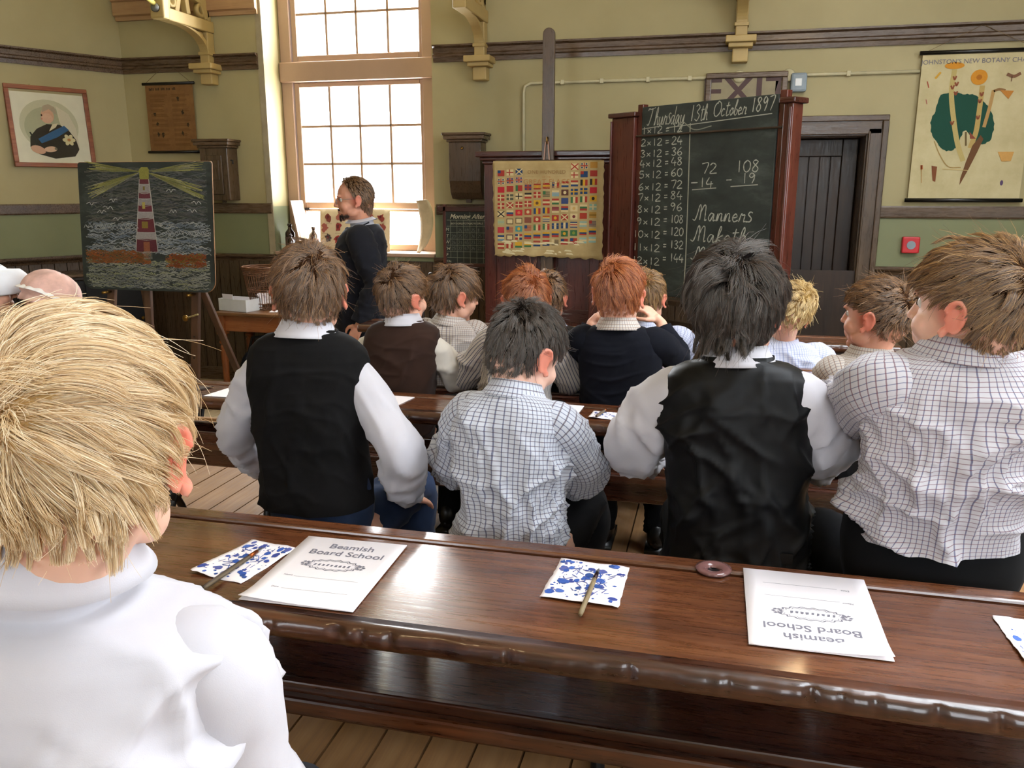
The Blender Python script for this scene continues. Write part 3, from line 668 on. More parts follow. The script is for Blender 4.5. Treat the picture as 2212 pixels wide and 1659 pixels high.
m = MB(); m.box(-.058, .058, -.05, 0, 0, .116); m.build('case', M_REDP, FA, bevel=.008)
m = MB(); m.lathe([(0, 0), (.030, 0), (.030, .004), (.0, .004)], 20, (0, -.05, .058), (0, -1, 0)); m.build('round_window', M_GREYP, FA)
# ------------------------------------------------------------------ brown wall boxes
def wall_box(px0, px1, py0, py1, label, bulge):
    a, b = atY(px0, py0, WY - .1), atY(px1, py1, WY - .1); wd = float(b[0] - a[0]); ht = float(a[2] - b[2])
    th = thing('wall_lamp_box', ((a[0] + b[0]) / 2, WY, b[2]), label, 'wall box', group='brown boxes on the wall')
    d = .16; m = MB(); bw = wd * .42
    prof = [(0, .0), (-d * .55, .0), (-d * .82, .05), (-d, .14), (-d, ht - .07), (0, ht - .07)] if bulge else [(0, 0), (-d, 0), (-d, ht - .07), (0, ht - .07)]
    m.prism(prof, 0, -bw, bw); m.build('case', M_TRIMZ, th, bevel=.006)
    for k, (e, z0, z1) in enumerate(((.015, ht - .07, ht - .05), (.035, ht - .05, ht - .02), (.045, ht - .02, ht))):
        m = MB(); m.box(-bw - e, bw + e, -d - e, 0, z0, z1); m.build('cornice', M_TRIM, th, bevel=.006)
    if bulge:
        m = MB(); m.box(-.02, .02, -.07, -.03, -.03, .005); m.build('drain_spout', M_TRIM, th, bevel=.004)
        m = MB(); m.lathe([(0, 0), (.012, 0), (.009, .012), (0, .014)], 12, (-.02, -d, ht * .77), (0, -1, 0)); m.build('glint_stud', M_BRASS, th, True)  # stud stands in for a lamp's glint on the case
    else:
        m = MB(); m.box(-bw + .05, bw - .05, -d - .012, -d, .05, ht - .13); m.build('door', M_TRIMZ, th, bevel=.005)
        m = MB(); m.box(-bw + .075, bw - .075, -d - .02, -d - .012, .17, ht - .17); m.build('door_panel', M_TRIMZ, th, bevel=.008)
        m = MB(); m.box(-.015, .015, -.06, -.03, -.02, .005); m.build('drain_spout', M_TRIM, th, bevel=.004)
    m = MB(); m.tube([(bw, -d * .7, ht * .66), (bw + .02, -d * .7, ht * .66), (bw + .02, -d * .7, ht * .6)], .006, 8); m.build('hook', M_IRON, th)
wall_box(432, 512, 302, 433, 'brown wooden wall box with a panelled door beside the small chart', False)
wall_box(967, 1050, 288, 430, 'brown wooden wall box with a curved bottom right of the window', True)

# ------------------------------------------------------------------ slate timetable hanging right of the window
TY = WY - .07
a, b = atY(957, 447, TY), atY(1100, 578, TY); tw_, th_ = float(b[0] - a[0]), float(a[2] - b[2])
TT = thing('timetable_slate', (a[0], TY, b[2]), 'small framed slate with a Morning and Afternoon attendance grid', 'slate')
m = MB(); m.box(.02, tw_ - .02, -.006, .006, .02, th_ - .03); m.build('slate', M_SLATE, TT)
for nm, x0, x1, z0, z1 in (('side_rail', 0, .025, -.02, th_ + .02), ('side_rail', tw_ - .025, tw_, -.02, th_ + .02), ('top_rail', -.045, tw_ + .02, th_ - .035, th_ + .005), ('bottom_rail', -.02, tw_, 0, .028)):
    m = MB(); m.box(x0, x1, -.014, .010, z0, z1); m.build(nm, M_REDX if 'rail' in nm and nm != 'side_rail' else M_RED, TT, bevel=.004)
def TP(px, py): q = atY(px, py, TY - .007); return float(q[0] - a[0]), float(q[2] - b[2])
pr = Print(.0004)
for py in (476, 489, 503, 517, 530, 544, 557):
    z = TP(990, py)[1]; pr.rect(.03, tw_ - .03, z, z + .0028, '#9aa08e')
x0, dx = TP(973, 520)[0], TP(987, 520)[0] - TP(973, 520)[0]
for i in range(7):
    if x0 + i * dx > tw_ - .03: break
    pr.rect(x0 + i * dx, x0 + i * dx + .0028, .03 if i else TP(973, 557)[1], TP(990, 476)[1] if i != 3 else th_ - .04, '#9aa08e')
o = pr.build('grid_lines', M_CHALK, TT); o.location = (0, -.006, 0)
RX = Matrix.Rotation(R(90), 4, 'X')
def tt(txt, px, py, size, mat, **k):
    q = TP(px, py); lettering(txt, size, TT, mat, Matrix.Translation((q[0], -.0072, q[1])) @ RX, **k)
M_CREAM = plain('cream_sign_paint', '#c9c7ae', .7)
tt('Morning', 993, 468, .050, M_CREAM, shear=.35, bold=.0008); tt('Afternoon', 1019, 468, .050, M_CREAM, shear=.35, bold=.0008, align='LEFT')
for s_, py in (('M', 496), ('T', 510), ('W', 523), ('TH', 537), ('F', 550), ('TOTAL', 564)): tt(s_, 966, py, .036 if len(s_) < 4 else .024, M_CREAM, shear=.2)
for i, s_ in enumerate(('BOYS', 'GIRLS', 'TOTAL', 'BOYS', 'GIRLS')): tt(s_, 980 + i * 14, 483, .02, M_CREAM, shear=.2)
pr = Print(.0004); pr.layer()
for j, (py, vals) in enumerate(((498, ('', '24', '49', '25', '8')), (511, ('20', '25', '51', '26', '25')), (524, ('24', '21', '45', '23', '22')), (537, ('25', '22', '47', '24', '22')))):
    for i, v_ in enumerate(vals):
        q = TP(976 + i * 14, py + 2)
        if v_: write(pr, v_, q[0], q[1] - .004, .026, .0028, '#7f857c')
o = pr.build('chalk_figures', M_CHALK, TT); o.location = (0, -.006, 0)

# ------------------------------------------------------------------ tall cupboard and the chart of flags
CYF = 6.12; a, b = atY(1040, 345, CYF), atY(1333, 345, CYF); cx0, cx1 = float(a[0]), float(b[0]); cz = float(atY(1185, 326, CYF)[2])
CU = thing('tall_cupboard', ((cx0 + cx1) / 2, CYF, 0), 'tall dark red wooden cupboard with a moulded cornice behind the flag chart', 'cupboard')
hw = (cx1 - cx0) / 2 - .02; dp = WY - CYF - .125
def cpart(nm, x0, x1, y0, y1, z0, z1, mat, bev=.005, par=None):
    m = MB(); m.box(x0, x1, y0, y1, z0, z1); return m.build(nm, mat, par or CU, bevel=bev)
cpart('carcass', -hw, hw, .022, dp, .08, cz - .07, M_RED)
cpart('plinth', -hw - .01, hw + .01, .01, dp, 0, .09, M_REDX)
for e, z0, z1 in ((.012, cz - .09, cz - .065), (.03, cz - .065, cz - .04), (.055, cz - .04, cz)):
    cpart('cornice', -hw - e, hw + e, .0 - e, dp, z0, z1, M_REDX, .008)
cpart('side_stile', -hw, -hw + .09, 0, .022, .09, cz - .09, M_RED); cpart('side_stile', hw - .09, hw, 0, .022, .09, cz - .09, M_RED)
for sx in (-1, 1):
    x0, x1 = (-hw + .092, -.004) if sx < 0 else (.004, hw - .092)
    d_ = cpart('door', x0, x1, .006, .022, .1, cz - .095, M_RED)
    for p, q, z0, z1, nm, mt in ((x0, x0 + .07, .1, cz - .095, 'stile', M_RED), (x1 - .07, x1, .1, cz - .095, 'stile', M_RED), (x0 + .07, x1 - .07, .1, .22, 'rail', M_REDX), (x0 + .07, x1 - .07, .72, .82, 'rail', M_REDX), (x0 + .07, x1 - .07, 1.3, 1.38, 'rail', M_REDX), (x0 + .07, x1 - .07, cz - .19, cz - .095, 'rail', M_REDX)):
        cpart(nm, p, q, -.008, .006, z0, z1, mt, .004, d_)
    k_ = 4
    for i in range(k_): cpart('plank', x0 + .072 + i * (x1 - x0 - .144) / k_, x0 + .070 + (i + 1) * (x1 - x0 - .144) / k_, .0, .006, .22, .72, M_RED, .003, d_)
    m = MB(); m.lathe([(0, 0), (.012, 0), (.008, .015), (.017, .024), (.012, .034), (0, .036)], 12, ((x1 - .03) if sx < 0 else (x0 + .03), -.008, 1.05), (0, -1, 0)); m.build('knob', M_BRASS, d_, True)
# pole in front of the cupboard that carries the chart
PYY = CYF - .11; pt, pb = atY(1191, 60, PYY), atY(1184, 335, PYY)
PO = thing('chart_pole', (pb[0], PYY, 0), 'tall dark wooden pole with a rounded top carrying the flag chart', 'pole')
wdp = .048; pl = [(-wdp, 0), (wdp, 0)] + [(wdp * math.cos(x) * .86, pt[2] - .04 + .04 * math.sin(x)) for x in np.linspace(0, math.pi, 9)]
m = MB(); m.prism(pl, 1, -.02, .02); m.build('upright', M_TRIMZ, PO, bevel=.004)
m = MB(); m.box(-.26, .26, -.14, .07, 0, .04); m.build('foot', M_DKX, PO, bevel=.006)
zh = float(atY(1187, 305, PYY)[2]); m = MB(); m.tube([(0, -.02, zh + .02), (0, -.045, zh + .025), (0, -.055, zh), (0, -.04, zh - .02)], .006, 8); m.build('hook', M_BRASS, PO, True)
FL0, FL1 = atY(1064, 350, PYY - .06), atY(1306, 345, PYY - .06); fb = float(atY(1185, 556, PYY - .06)[2]); ft = float(atY(1185, 347, PYY - .06)[2])
fwd = float(FL1[0] - FL0[0]); fht = ft - fb
FC = thing('flag_chart', (FL0[0], PYY - .06, fb), 'aged yellowish chart with rows of small national flags and torn edges', 'chart')
# buckled sheet with torn edges
nx, nz = 36, 30; vs = []; fs = []
def fy(u, v): return -.012 * math.sin(u * 3.1) - .006 * math.sin(u * 9 + v * 3) * (1 - v) - .01 * (1 - v) ** 3 * math.sin(u * 6)
for j in range(nz + 1):
    for i in range(nx + 1):
        u, v = i / nx, j / nz; x = u * fwd; z = v * fht
        if i in (0, nx): x += random.uniform(-.006, .006) + (.012 * (1 - v) if i == 0 else 0)
        if j == 0: z += random.uniform(-.006, .008) + .008 * math.sin(u * 5)
        vs.append((x, fy(u, v), z))
for j in range(nz):
    for i in range(nx):
        q = j * (nx + 1) + i; fs.append((q, q + 1, q + nx + 2, q + nx + 1))
m = MB(); m.add(vs, fs); o = m.build('sheet', M_CHART, FC, True); sd = o.modifiers.new('thickness', 'SOLIDIFY'); sd.thickness = .002; sd.offset = -1
m = MB(); m.tube([(.02, .006, fht), (fwd - .02, .006, fht)], .007, 8); m.build('top_batten', M_DKX, FC)
m = MB(); hp = (pb[0] - FL0[0], .0, zh - fb - .01); m.tube([(hp[0] - .02, .004, fht), (hp[0] - .012, .02, hp[2]), (hp[0] + .006, .02, hp[2] + .005), (hp[0] + .02, .004, fht)], .003, 6); m.build('hanging_cord', plain('pink_cord', '#c79a86', .9), FC)
FM = MB(); fk = [0]
def fpoly(pts, c, l=1): FM.add([(x, fy(x / fwd, z / fht) - .0012 * l, z) for x, z in pts], [tuple(range(len(pts)))], lin(c))
def frect(x0, x1, z0, z1, c, l=1):
    k = 3
    for i in range(k):
        a_, b_ = x0 + (x1 - x0) * i / k, x0 + (x1 - x0) * (i + 1) / k; fpoly([(a_, z0), (b_, z0), (b_, z1), (a_, z1)], c, l)
RD, BL, YE, GR, BK, CR, TE = '#a03a30', '#2c4468', '#c79a2e', '#3f6b45', '#2e2a28', '#cdb98a', '#4d8a86'
def flag(kind, x, z, w_, h_):
    def r(a, b, c, d, col, l=1): frect(x + a * w_, x + b * w_, z + c * h_, z + d * h_, col, l)
    k = kind[0]; cs = kind[1:]
    if k == 's': r(0, 1, 0, 1, cs[0])                                                 # plain
    elif k == 'v': [r(i / len(cs), (i + 1) / len(cs), 0, 1, c) for i, c in enumerate(cs)]
    elif k == 'h': [r(0, 1, 1 - (i + 1) / len(cs), 1 - i / len(cs), c) for i, c in enumerate(cs)]
    elif k == '+': r(0, 1, 0, 1, cs[0]); r(.36, .5, 0, 1, cs[1], 2); r(0, 1, .42, .6, cs[1], 2)
    elif k == 'x':
        r(0, 1, 0, 1, cs[0])
        for p, q in (((0, 0), (1, 1)), ((0, 1), (1, 0))):
            P0 = np.array((x + p[0] * w_, z + p[1] * h_)); P1 = np.array((x + q[0] * w_, z + q[1] * h_)); d_ = (P1 - P0) / np.linalg.norm(P1 - P0); n_ = np.array((-d_[1], d_[0])) * .09 * h_
            fpoly([P0 + n_, P0 - n_, P1 - n_, P1 + n_], cs[1], 2)
    elif k == 'j':
        r(0, 1, 0, 1, cs[0])
        for a, b in ((.08, .3), (.7, .92)):
            for c, d in ((.08, .34), (.66, .92)): r(a, b, c, d, BL, 2)
        r(.43, .57, 0, 1, RD, 3); r(0, 1, .42, .58, RD, 3)
    elif k == 'o':
        r(0, 1, 0, 1, cs[0]); fpoly([(x + w_ * (.5 + .22 * math.cos(t_)), z + h_ * (.5 + .28 * math.sin(t_))) for t_ in np.linspace(0, 6.28, 12)[:-1]], cs[1], 2)
    elif k == 'c': r(0, 1, 0, 1, cs[0]); r(0, .45, .5, 1, cs[1], 2)
    elif k == 'u':
        for i in range(7): r(0, 1, i / 7, (i + .55) / 7, cs[0])
        r(0, .4, .45, 1, cs[1], 2)
    elif k == 'b': r(0, 1, 0, 1, cs[0]); r(.12, .88, .15, .85, CR, 2)
    elif k == 'q':
        r(0, 1, 0, 1, CR)
        for a, c, col in ((0, .6, cs[0]), (.6, .6, cs[1]), (0, 0, cs[1]), (.6, 0, cs[0])): r(a, a + .4, c, c + .4, col, 2)
ROWS = [[('c', RD, BL), ('+', CR, RD), ('x', BL, CR), 0, 0, 0, 0, 0, ('x', CR, RD), ('j', CR), ('s', '#b0823a')],
        [('j', CR), ('j', '#b98a78'), ('j', '#c09a86'), 0, 0, 0, 0, 0, ('+', CR, RD), ('c', BL, RD), ('s', RD)],
        [('s', '#b42c34'), ('s', RD), ('v', GR, RD, RD), ('j', '#8a4a4a'), ('h', RD, YE, YE, RD), ('h', RD, YE, RD), ('v', BL, CR, RD), ('h', RD, CR, BL), ('h', RD, CR, BL), ('v', BK, YE, RD), ('v', BK, YE, RD)],
        [('+', RD, CR), ('+', '#5a5a48', CR), ('+', CR, BK), ('h', BK, CR, RD), ('q', RD, RD), ('u', '#4a4a3a', GR), ('h', CR, '#8a9a9a', '#7f9c9a'), ('o', '#5a3a30', CR), ('+', BL, YE), ('+', BL, YE), ('s', '#b42c34')],
        [('q', RD, RD), ('x', RD, CR), ('+', RD, CR), ('+', RD, CR), ('o', YE, '#6a4a2a'), ('h', RD, CR, RD), ('h', RD, CR, GR), ('s', '#3c4a72'), ('v', GR, CR, RD), ('v', GR, CR, RD), ('o', YE, BK)],
        [('x', CR, BK), ('h', CR, BL, RD), ('o', '#b42c34', '#c4704a'), ('o', '#a84a34', CR), ('v', BL, YE, RD), ('v', BL, YE, RD), ('h', '#7a3a3a', '#8a4a48', CR), ('h', RD, BL, CR), ('o', CR, '#c4a060'), ('h', CR, GR, RD), ('q', '#7f9c88', '#7f9c88')],
        [('h', '#a9a878', '#97a588', '#a9a878'), ('b', '#6a5a40'), ('b', '#6a5a40'), ('s', '#84503f'), ('o', RD, CR), ('h', RD, YE, CR, BL, CR, BL), ('o', RD, YE), ('x', RD, CR), ('o', CR, '#6a3030'), ('s', '#a6402e'), ('h', '#a8803a', '#8a6a2a', '#a8803a')],
        [('s', '#b03a40'), ('u', RD, BL), ('o', TE, YE), ('u', RD, BL), ('v', GR, CR, RD), ('v', GR, CR, RD), ('v', BL, CR, BL), ('v', BL, CR, BL), ('h', BL, CR, RD, CR, BL), ('h', '#8fa898', CR, '#8fa898'), ('u', '#4a3a52', RD)],
        [('h', BL, CR, '#6a8a9a'), ('b', '#5a3a40'), ('q', BL, RD), ('h', YE, BL, RD), ('h', YE, BL, RD), ('h', YE, BL, RD), ('h', YE, BL, RD), ('o', GR, YE), ('o', GR, '#7a8a3a'), ('h', YE, YE, BL, RD), ('h', YE, BL, RD)],
        [('h', RD, CR, RD), ('v', RD, CR, RD), ('h', YE, YE, GR), ('h', CR, YE, GR), ('h', RD, CR, BL), ('h', RD, CR, BL), ('u', '#4a4038', CR), ('c', RD, BL), ('c', RD, BL), ('h', '#8fb0a4', CR, '#8fb0a4'), ('h', '#8fb0a4', CR, '#8fb0a4')]]
gx0, gz0 = .035 * fwd / .9, fht * .925; cwf = (fwd - .07) / 11; chf = fht * .845 / 10
for j, row in enumerate(ROWS):
    for i, kd in enumerate(row):
        if kd: flag(kd, gx0 + i * cwf + cwf * .1, gz0 - (j + 1) * chf + chf * .14 - .006 + i * .0009 * 6, cwf * .76, chf * .72)
for i in range(12): frect(gx0 + i * cwf, gx0 + i * cwf + .0012, .08, gz0 if i in (0, 1, 2, 3, 8, 9, 10, 11) else gz0 - 2 * chf, '#a58a5a')
for j in range(11): frect(gx0, gx0 + 11 * cwf, gz0 - j * chf, gz0 - j * chf + .0012, '#a58a5a')
for _ in range(30):
    x = random.uniform(.06, fwd - .2); z = random.choice((.03, .045, .1)) + random.uniform(-.01, .012); wv = random.uniform(.02, .09)
    fpoly([(x, z), (x + wv, z - .004), (x + wv * .8, z + .008), (x + wv * .2, z + .01)], '#d9cda4', 4)
FM.build('flag_print', M_VC, FC)
def fl(txt, z, size, col, **k): lettering(txt, size, FC, col, Matrix.Translation((gx0 + 5.5 * cwf, -.020, z)) @ RX, **k)
M_OLDINK = plain('faded_print_ink', '#8a6a40', .8); M_OLDRED = plain('faded_red_ink', '#a87844', .8)
fl('ONE HUNDRED', gz0 - .028, .036, M_OLDINK, spacing=1.1); fl('OF THE', gz0 - .062, .018, M_OLDRED); fl('GREAT FLAGS', gz0 - .095, .05, M_OLDRED, spacing=1.1); fl('OF ALL NATIONS', gz0 - .132, .026, M_OLDRED)

# ------------------------------------------------------------------ blackboard on its red frame, turned towards the class
pL, pR = np.array((-.70, 5.80)), np.array((.385, 4.98)); bd = pR - pL; BW = float(np.linalg.norm(bd)); bang = math.atan2(bd[1], bd[0])
bc = (pL + pR) / 2; ZT = 2.19
BB = thing('blackboard_stand', (bc[0], bc[1], 0), 'tall blackboard in a red wooden stand covered with chalk sums and sentences', 'blackboard', bang)
MBB = Matrix.Translation((bc[0], bc[1], 0)) @ Matrix.Rotation(bang, 4, 'Z')
nb_ = np.array((math.sin(bang), -math.cos(bang), 0))
def BBp(px, py, off=0.03):
    q = MBB.inverted() @ Vector(atP(px, py, (bc[0], bc[1], 0) + nb_ * off, nb_)); return q.x, q.z
def bbpart(nm, x0, x1, y0, y1, z0, z1, mat, bev=.006):
    m = MB(); m.box(x0, x1, y0, y1, z0, z1); return m.build(nm, mat, BB, bevel=bev)
xl, xr = BBp(1388, 300)[0], BBp(1672, 300)[0]
bt = max(BBp(1385, 232)[1], BBp(1683, 204)[1]); bb0 = BBp(1440, 640)[1]
h2 = BW / 2
for sx, x0, x1 in ((-1, -h2, xl - .06), (1, xr + .06, h2)):
    bbpart('post', x0, x1, -.05, .05, 0, ZT - .03, M_RED); bbpart('post_cap', x0 - .02, x1 + .02, -.07, .07, ZT - .03, ZT, M_REDX)
    bbpart('post_bead', (x0 if sx < 0 else x1 - .012), (x0 + .012 if sx < 0 else x1), -.066, -.05, .1, ZT - .05, M_RED, .004)
    bbpart('foot', x0 - .02, x1 + .02, -.32, .32, 0, .06, M_REDX)
    bbpart('guide_strip', (xl - .058 if sx < 0 else xr + .012), (xl - .012 if sx < 0 else xr + .058), -.02, .03, .3, bt + .02, M_RED, .004)
bbpart('board', xl - .012, xr + .012, -.03, .0, bb0, bt, M_SLATE, .004)
bbpart('ledge', xl - .06, xr + .06, -.08, .01, bb0 - .05, bb0 - .012, M_DKX)
bbpart('stretcher', -h2 + .05, h2 - .05, -.03, .03, .5, .6, M_DKX); bbpart('stretcher', -h2 + .05, h2 - .05, .0, .03, bb0 - .28, bb0 - .16, M_DKX)
zr = BBp(1530, 284)[1]; bbpart('sash_bar', xl - .05, xr + .05, -.042, -.031, zr - .008, zr + .004, M_DKX, .003)
pr = Print(.0005); k_ = lambda px, py: BBp(px, py, .031)
def bw_text(txt, px, py, hpx, px2=None, slant=0.0, wd=.0058, col='#b2b4a8', slope=0.0):
    """chalk text whose baseline starts at the pixel; the height is in pixels of the photograph"""
    x, z = k_(px, py); _, z2 = k_(px, py - hpx); h = z2 - z; sc = 1.0
    if px2 is not None:
        xe = k_(px2, py)[0]; d = Print(); full = write(d, txt, 0, 0, h, wd, sc=1.0, slant=slant); sc = (xe - x) / full
    write(pr, txt, x, z, h, wd, col, sc=sc, slant=slant, slope=slope)
bw_text('Thursday', 1398, 272, 38, 1478, .25); bw_text('13th', 1488, 262, 34, 1528, .2); bw_text('October', 1540, 252, 32, 1612, .2); bw_text('1897', 1620, 242, 30, 1672, .15)
for i, (py, l_, r_) in enumerate(((290, '1x12', '12'), (316, '2x12', '24'), (340, '3x12', '36'), (361, '4x12', '48'), (385, '5x12', '60'), (411, '6x12', '72'), (434, '7x12', '84'), (459, '8x12', '96'), (485, '9x12', '108'), (512, '10x12', '120'), (540, '11x12', '132'), (568, '12x12', '144'))):
    xo = 1386 - i * 1.4 - (6 if len(l_) > 4 else 0)
    bw_text(l_, xo, py, 15, 1432 - i * .6); bw_text('=', 1437 - i * .6, py + 2, 26, 1447 - i * .6, wd=.006); bw_text(r_, 1451 - i * .5, py - 4, 17, 1475 + (2 if len(r_) > 2 else 0))
bw_text('72', 1515, 375, 22, 1550); bw_text('-14', 1492, 404, 20, 1542); bw_text('108', 1588, 372, 25, 1642); bw_text('-', 1568, 397, 18, 1582); bw_text('19', 1600, 396, 22, 1634)
bw_text('Manners', 1500, 476, 34, 1624, .12, .0068); bw_text('Maketh', 1496, 521, 34, 1614, .12, .0068); bw_text('Man', 1496, 560, 28, 1560, .12, .0068)
for p, q in (((1387, 279), (1424, 273)), ((1440, 276), (1668, 245)), ((1495, 410), (1547, 406)), ((1578, 403), (1637, 399))): pr.stroke([k_(*p), k_(*q)], .0055, '#a8aa9e')
pr.stroke([k_(1491, 266), k_(1487, 400), k_(1481, 560), k_(1476, 632)], .007, '#a8aa9a'); pr.stroke(smooth_line([k_(1475, 262), k_(1500, 280), k_(1537, 272)], 6), .006, '#8a8d80')
o = pr.build('chalk_writing', M_CHALK, BB); o.location = (0, -.0302, 0)

# ------------------------------------------------------------------ easel with the chalk lighthouse
EY = 4.75; q0 = atY(323, 620, EY)
EA = thing('easel', (q0[0], EY + .02, 0), 'brown wooden easel with peg holes holding the lighthouse blackboard', 'easel')
def ex(px, py): q = atY(px, py, EY); return float(q[0] - q0[0]), float(q[2])
legs = [((ex(212, 360)[0] + .08, 1.75), (ex(222, 700)[0], 0)), ((ex(430, 360)[0] - .06, 1.75), (ex(413, 760)[0] + .02, 0))]
M_EASEL = wood('easel_wood', '#3a261a', '#5c3f2c', '#73543c', 2, 4, .45, .2)
for (x0, z0), (x1, z1) in legs:
    m = MB(); m.bar((x0, .03, z0), (x1, -.10, z1), .055, .03, (0, 1, 0)); l_ = m.build('leg', M_EASEL, EA, bevel=.004)
    for z in (.9, .76, .62, .48, .34):
        tpar = (z0 - z) / (z0 - z1); xx = x0 + (x1 - x0) * tpar; yy = .03 - .13 * tpar
        m = MB(); m.lathe([(0, 0), (.006, 0), (.006, .002), (0, .002)], 10, (xx, yy - .0155, z), (0, -1, 0)); m.build('peg_hole', M_BLK, l_)
xm = ex(318, 700)[0]; m = MB(); m.bar((xm + .01, .03, 1.3), (xm, -.06, 0), .05, .028, (0, 1, 0)); m.build('leg', M_EASEL, EA, bevel=.004)
for dx in (-.25, .30):
    m = MB(); m.bar((-.16 if dx < 0 else .16, .09, 1.45), (legs[0 if dx < 0 else 1][1][0] + (.06 if dx > 0 else -.06), .62, 0), .045, .028, (0, 1, 0)); m.build('back_leg', M_EASEL, EA, bevel=.004)
m = MB(); m.bar((legs[0][1][0] + .01, -.045, .55), (legs[1][1][0], -.045, .55), .03, .07, (0, 1, 0)); m.build('cross_rail', M_EASEL, EA, bevel=.004)
zb_ = float(atY(320, 627, EY)[2])
for i in (0, 1):
    (x0, z0), (x1, z1) = legs[i]; tpar = (z0 - zb_ + .03) / z0; xx = x0 + (x1 - x0) * tpar; yy = .03 - .13 * tpar
    m = MB(); m.tube([(xx, yy, zb_ - .014), (xx, yy - .09, zb_ - .014)], .009, 8); m.build('peg', M_BRASS, EA, True)
m = MB(); m.tube([(legs[1][1][0] - .01, -.03, zb_ - .17), (legs[1][1][0] + .09, -.07, zb_ - .14)], .006, 8); m.build('loose_peg', plain('pale_dowel', '#b7a878', .7), EA)
m = MB(); m.ell((legs[1][1][0] - .012, -.062, zb_ - .17), (.022, .012, .022), 10, 6); m.build('wing_nut', M_BRASS, EA, True)
# board
c00, c10, c01 = atY(182, 623, EY), atY(461, 625, EY), atY(190, 352, EY)
lw_, lh_ = float(c10[0] - c00[0]), float(c01[2] - c00[2])
LB = thing('lighthouse_blackboard', ((c00[0] + c10[0]) / 2 + .05, EY - .045, zb_ + .004), 'small blackboard with a coloured chalk drawing of a striped lighthouse and waves', 'blackboard')
LB.rotation_euler = (R(-5), 0, 0)
def rounded(w_, h_, r, n=6):
    pts = []
    for cx_, cz_, a0, rr in ((w_ / 2 - r * 1.6, r * 1.6, -90, r * 1.6), (w_ / 2 - r * .4, h_ - r * .4, 0, r * .4), (-w_ / 2 + r * .4, h_ - r * .4, 90, r * .4), (-w_ / 2 + r * 1.6, r * 1.6, 180, r * 1.6)):
        for i in range(n + 1): t_ = R(a0 + 90 * i / n); pts.append((cx_ + rr * math.cos(t_), cz_ + rr * math.sin(t_)))
    return pts
m = MB(); m.prism(rounded(lw_, lh_, .045), 1, -.014, .0); m.build('board', M_SLATE, LB)
m = MB(); m.prism(rounded(lw_ + .006, lh_ + .003, .045), 1, -.010, -.004); m.build('worn_edge', plain('worn_board_edge', '#b58a63', .7), LB)
pr = Print(.0004)
def L(px, py): return (px - 321.5) / 279 * lw_ * 1.0, (625 - py) / 273 * lh_
rn = random.Random(5)
def scrib(n, x0, x1, y0, y1, ln, amp, cols, w=.0042):
    for _ in range(n):
        x, y = rn.uniform(x0, x1 - ln * .4), rn.uniform(y0, y1); l_ = rn.uniform(.3, 1) * ln; ph = rn.uniform(0, 6)
        pts = [L(min(x + l_ * k / 7, x1), y + amp * math.sin(ph + k * 1.1) * rn.uniform(.4, 1)) for k in range(8)]
        pr.stroke(pts, w * rn.uniform(.6, 1.3), rn.choice(cols), .5)
scrib(520, 190, 455, 478, 545, 34, 2.6, ('#8f9698', '#9da4aa', '#6c747a', '#7a8694', '#b2b4ae')); pr.layer()
scrib(700, 188, 452, 560, 620, 30, 2.2, ('#94978f', '#7a7e78', '#a6a89c', '#9fa37e', '#6b7074')); pr.layer()
scrib(420, 192, 450, 365, 478, 60, 3, ('#575b55', '#676a61', '#706d69', '#616367'), .0045); pr.layer()
scrib(260, 190, 330, 540, 566, 26, 3, ('#9a5a34', '#a8663a', '#8b5e3c', '#7a6a44')); scrib(200, 360, 445, 545, 572, 24, 3, ('#9c5030', '#a05838', '#8a7a40', '#8f5a3a')); pr.layer()
for (x, y, sx) in ((318, 372, -1), (326, 372, 1)):
    for (ex_, ey_, sp, n) in ((196, 360, 11, 44), (196, 420, 16, 54)):
        for _ in range(n):
            d = rn.uniform(-1, 1) * sp; xe = ex_ if sx < 0 else 643 - ex_; s0 = rn.uniform(.02, .5); s1 = rn.uniform(.5, 1)
            P0 = np.array((x, y)); P1 = np.array((xe, ey_ + d)); pr.stroke([L(*(P0 + (P1 - P0) * s_)) for s_ in np.linspace(s0, s1, 5)], .0028, rn.choice(('#a3a25e', '#b7b46e', '#8f9058', '#a09e84')), .5)
pr.layer()
def lx(y, s_): return 323 + s_ * (9.5 + (y - 385) * (22 / 155.) * .62)
bands = [(388, 398, '#6a3a40'), (398, 416, '#96908e'), (416, 428, '#6c3a42'), (428, 442, '#938d8c'), (442, 456, '#6e3840'), (456, 470, '#9a9492'), (470, 499, '#6a363c'), (499, 514, '#9c9694'), (514, 541, '#5e3036')]
for y0, y1, c_ in bands:
    pr.poly([L(lx(y0, -1), y0), L(lx(y0, 1), y0), L(lx(y1, 1), y1), L(lx(y1, -1), y1)], c_)
pr.poly([L(314, 388), L(333, 388), L(334, 368), L(331, 363), L(318, 363), L(313, 368)], '#8f8c48'); pr.layer()
for s_ in (-1, 1): pr.stroke([L(lx(y, s_), y) for y in (388, 430, 480, 541)], .005, '#b7b3ac', .4)
for y0, y1, c_ in bands: pr.stroke(smooth_line([L(lx(y1, -1), y1), L(323, y1 + 2.5), L(lx(y1, 1), y1)], 4), .003, '#a9a5a0', .4)
for (x, y, w_, h_, c_) in ((322, 407, 4, 8, '#7a6a3a'), (320, 443, 6, 14, '#b3a458'), (321, 484, 13, 14, '#847238'), (323, 530, 13, 20, '#8f5a40')): pr.poly([L(x - w_ / 2, y + h_ / 2), L(x + w_ / 2, y + h_ / 2), L(x + w_ / 2, y - h_ / 2), L(x - w_ / 2, y - h_ / 2)], c_)
for y in range(541, 558, 3): pr.stroke([L(316, y), L(334, y)], .0026, '#aaa69c', .4)
pr.layer()
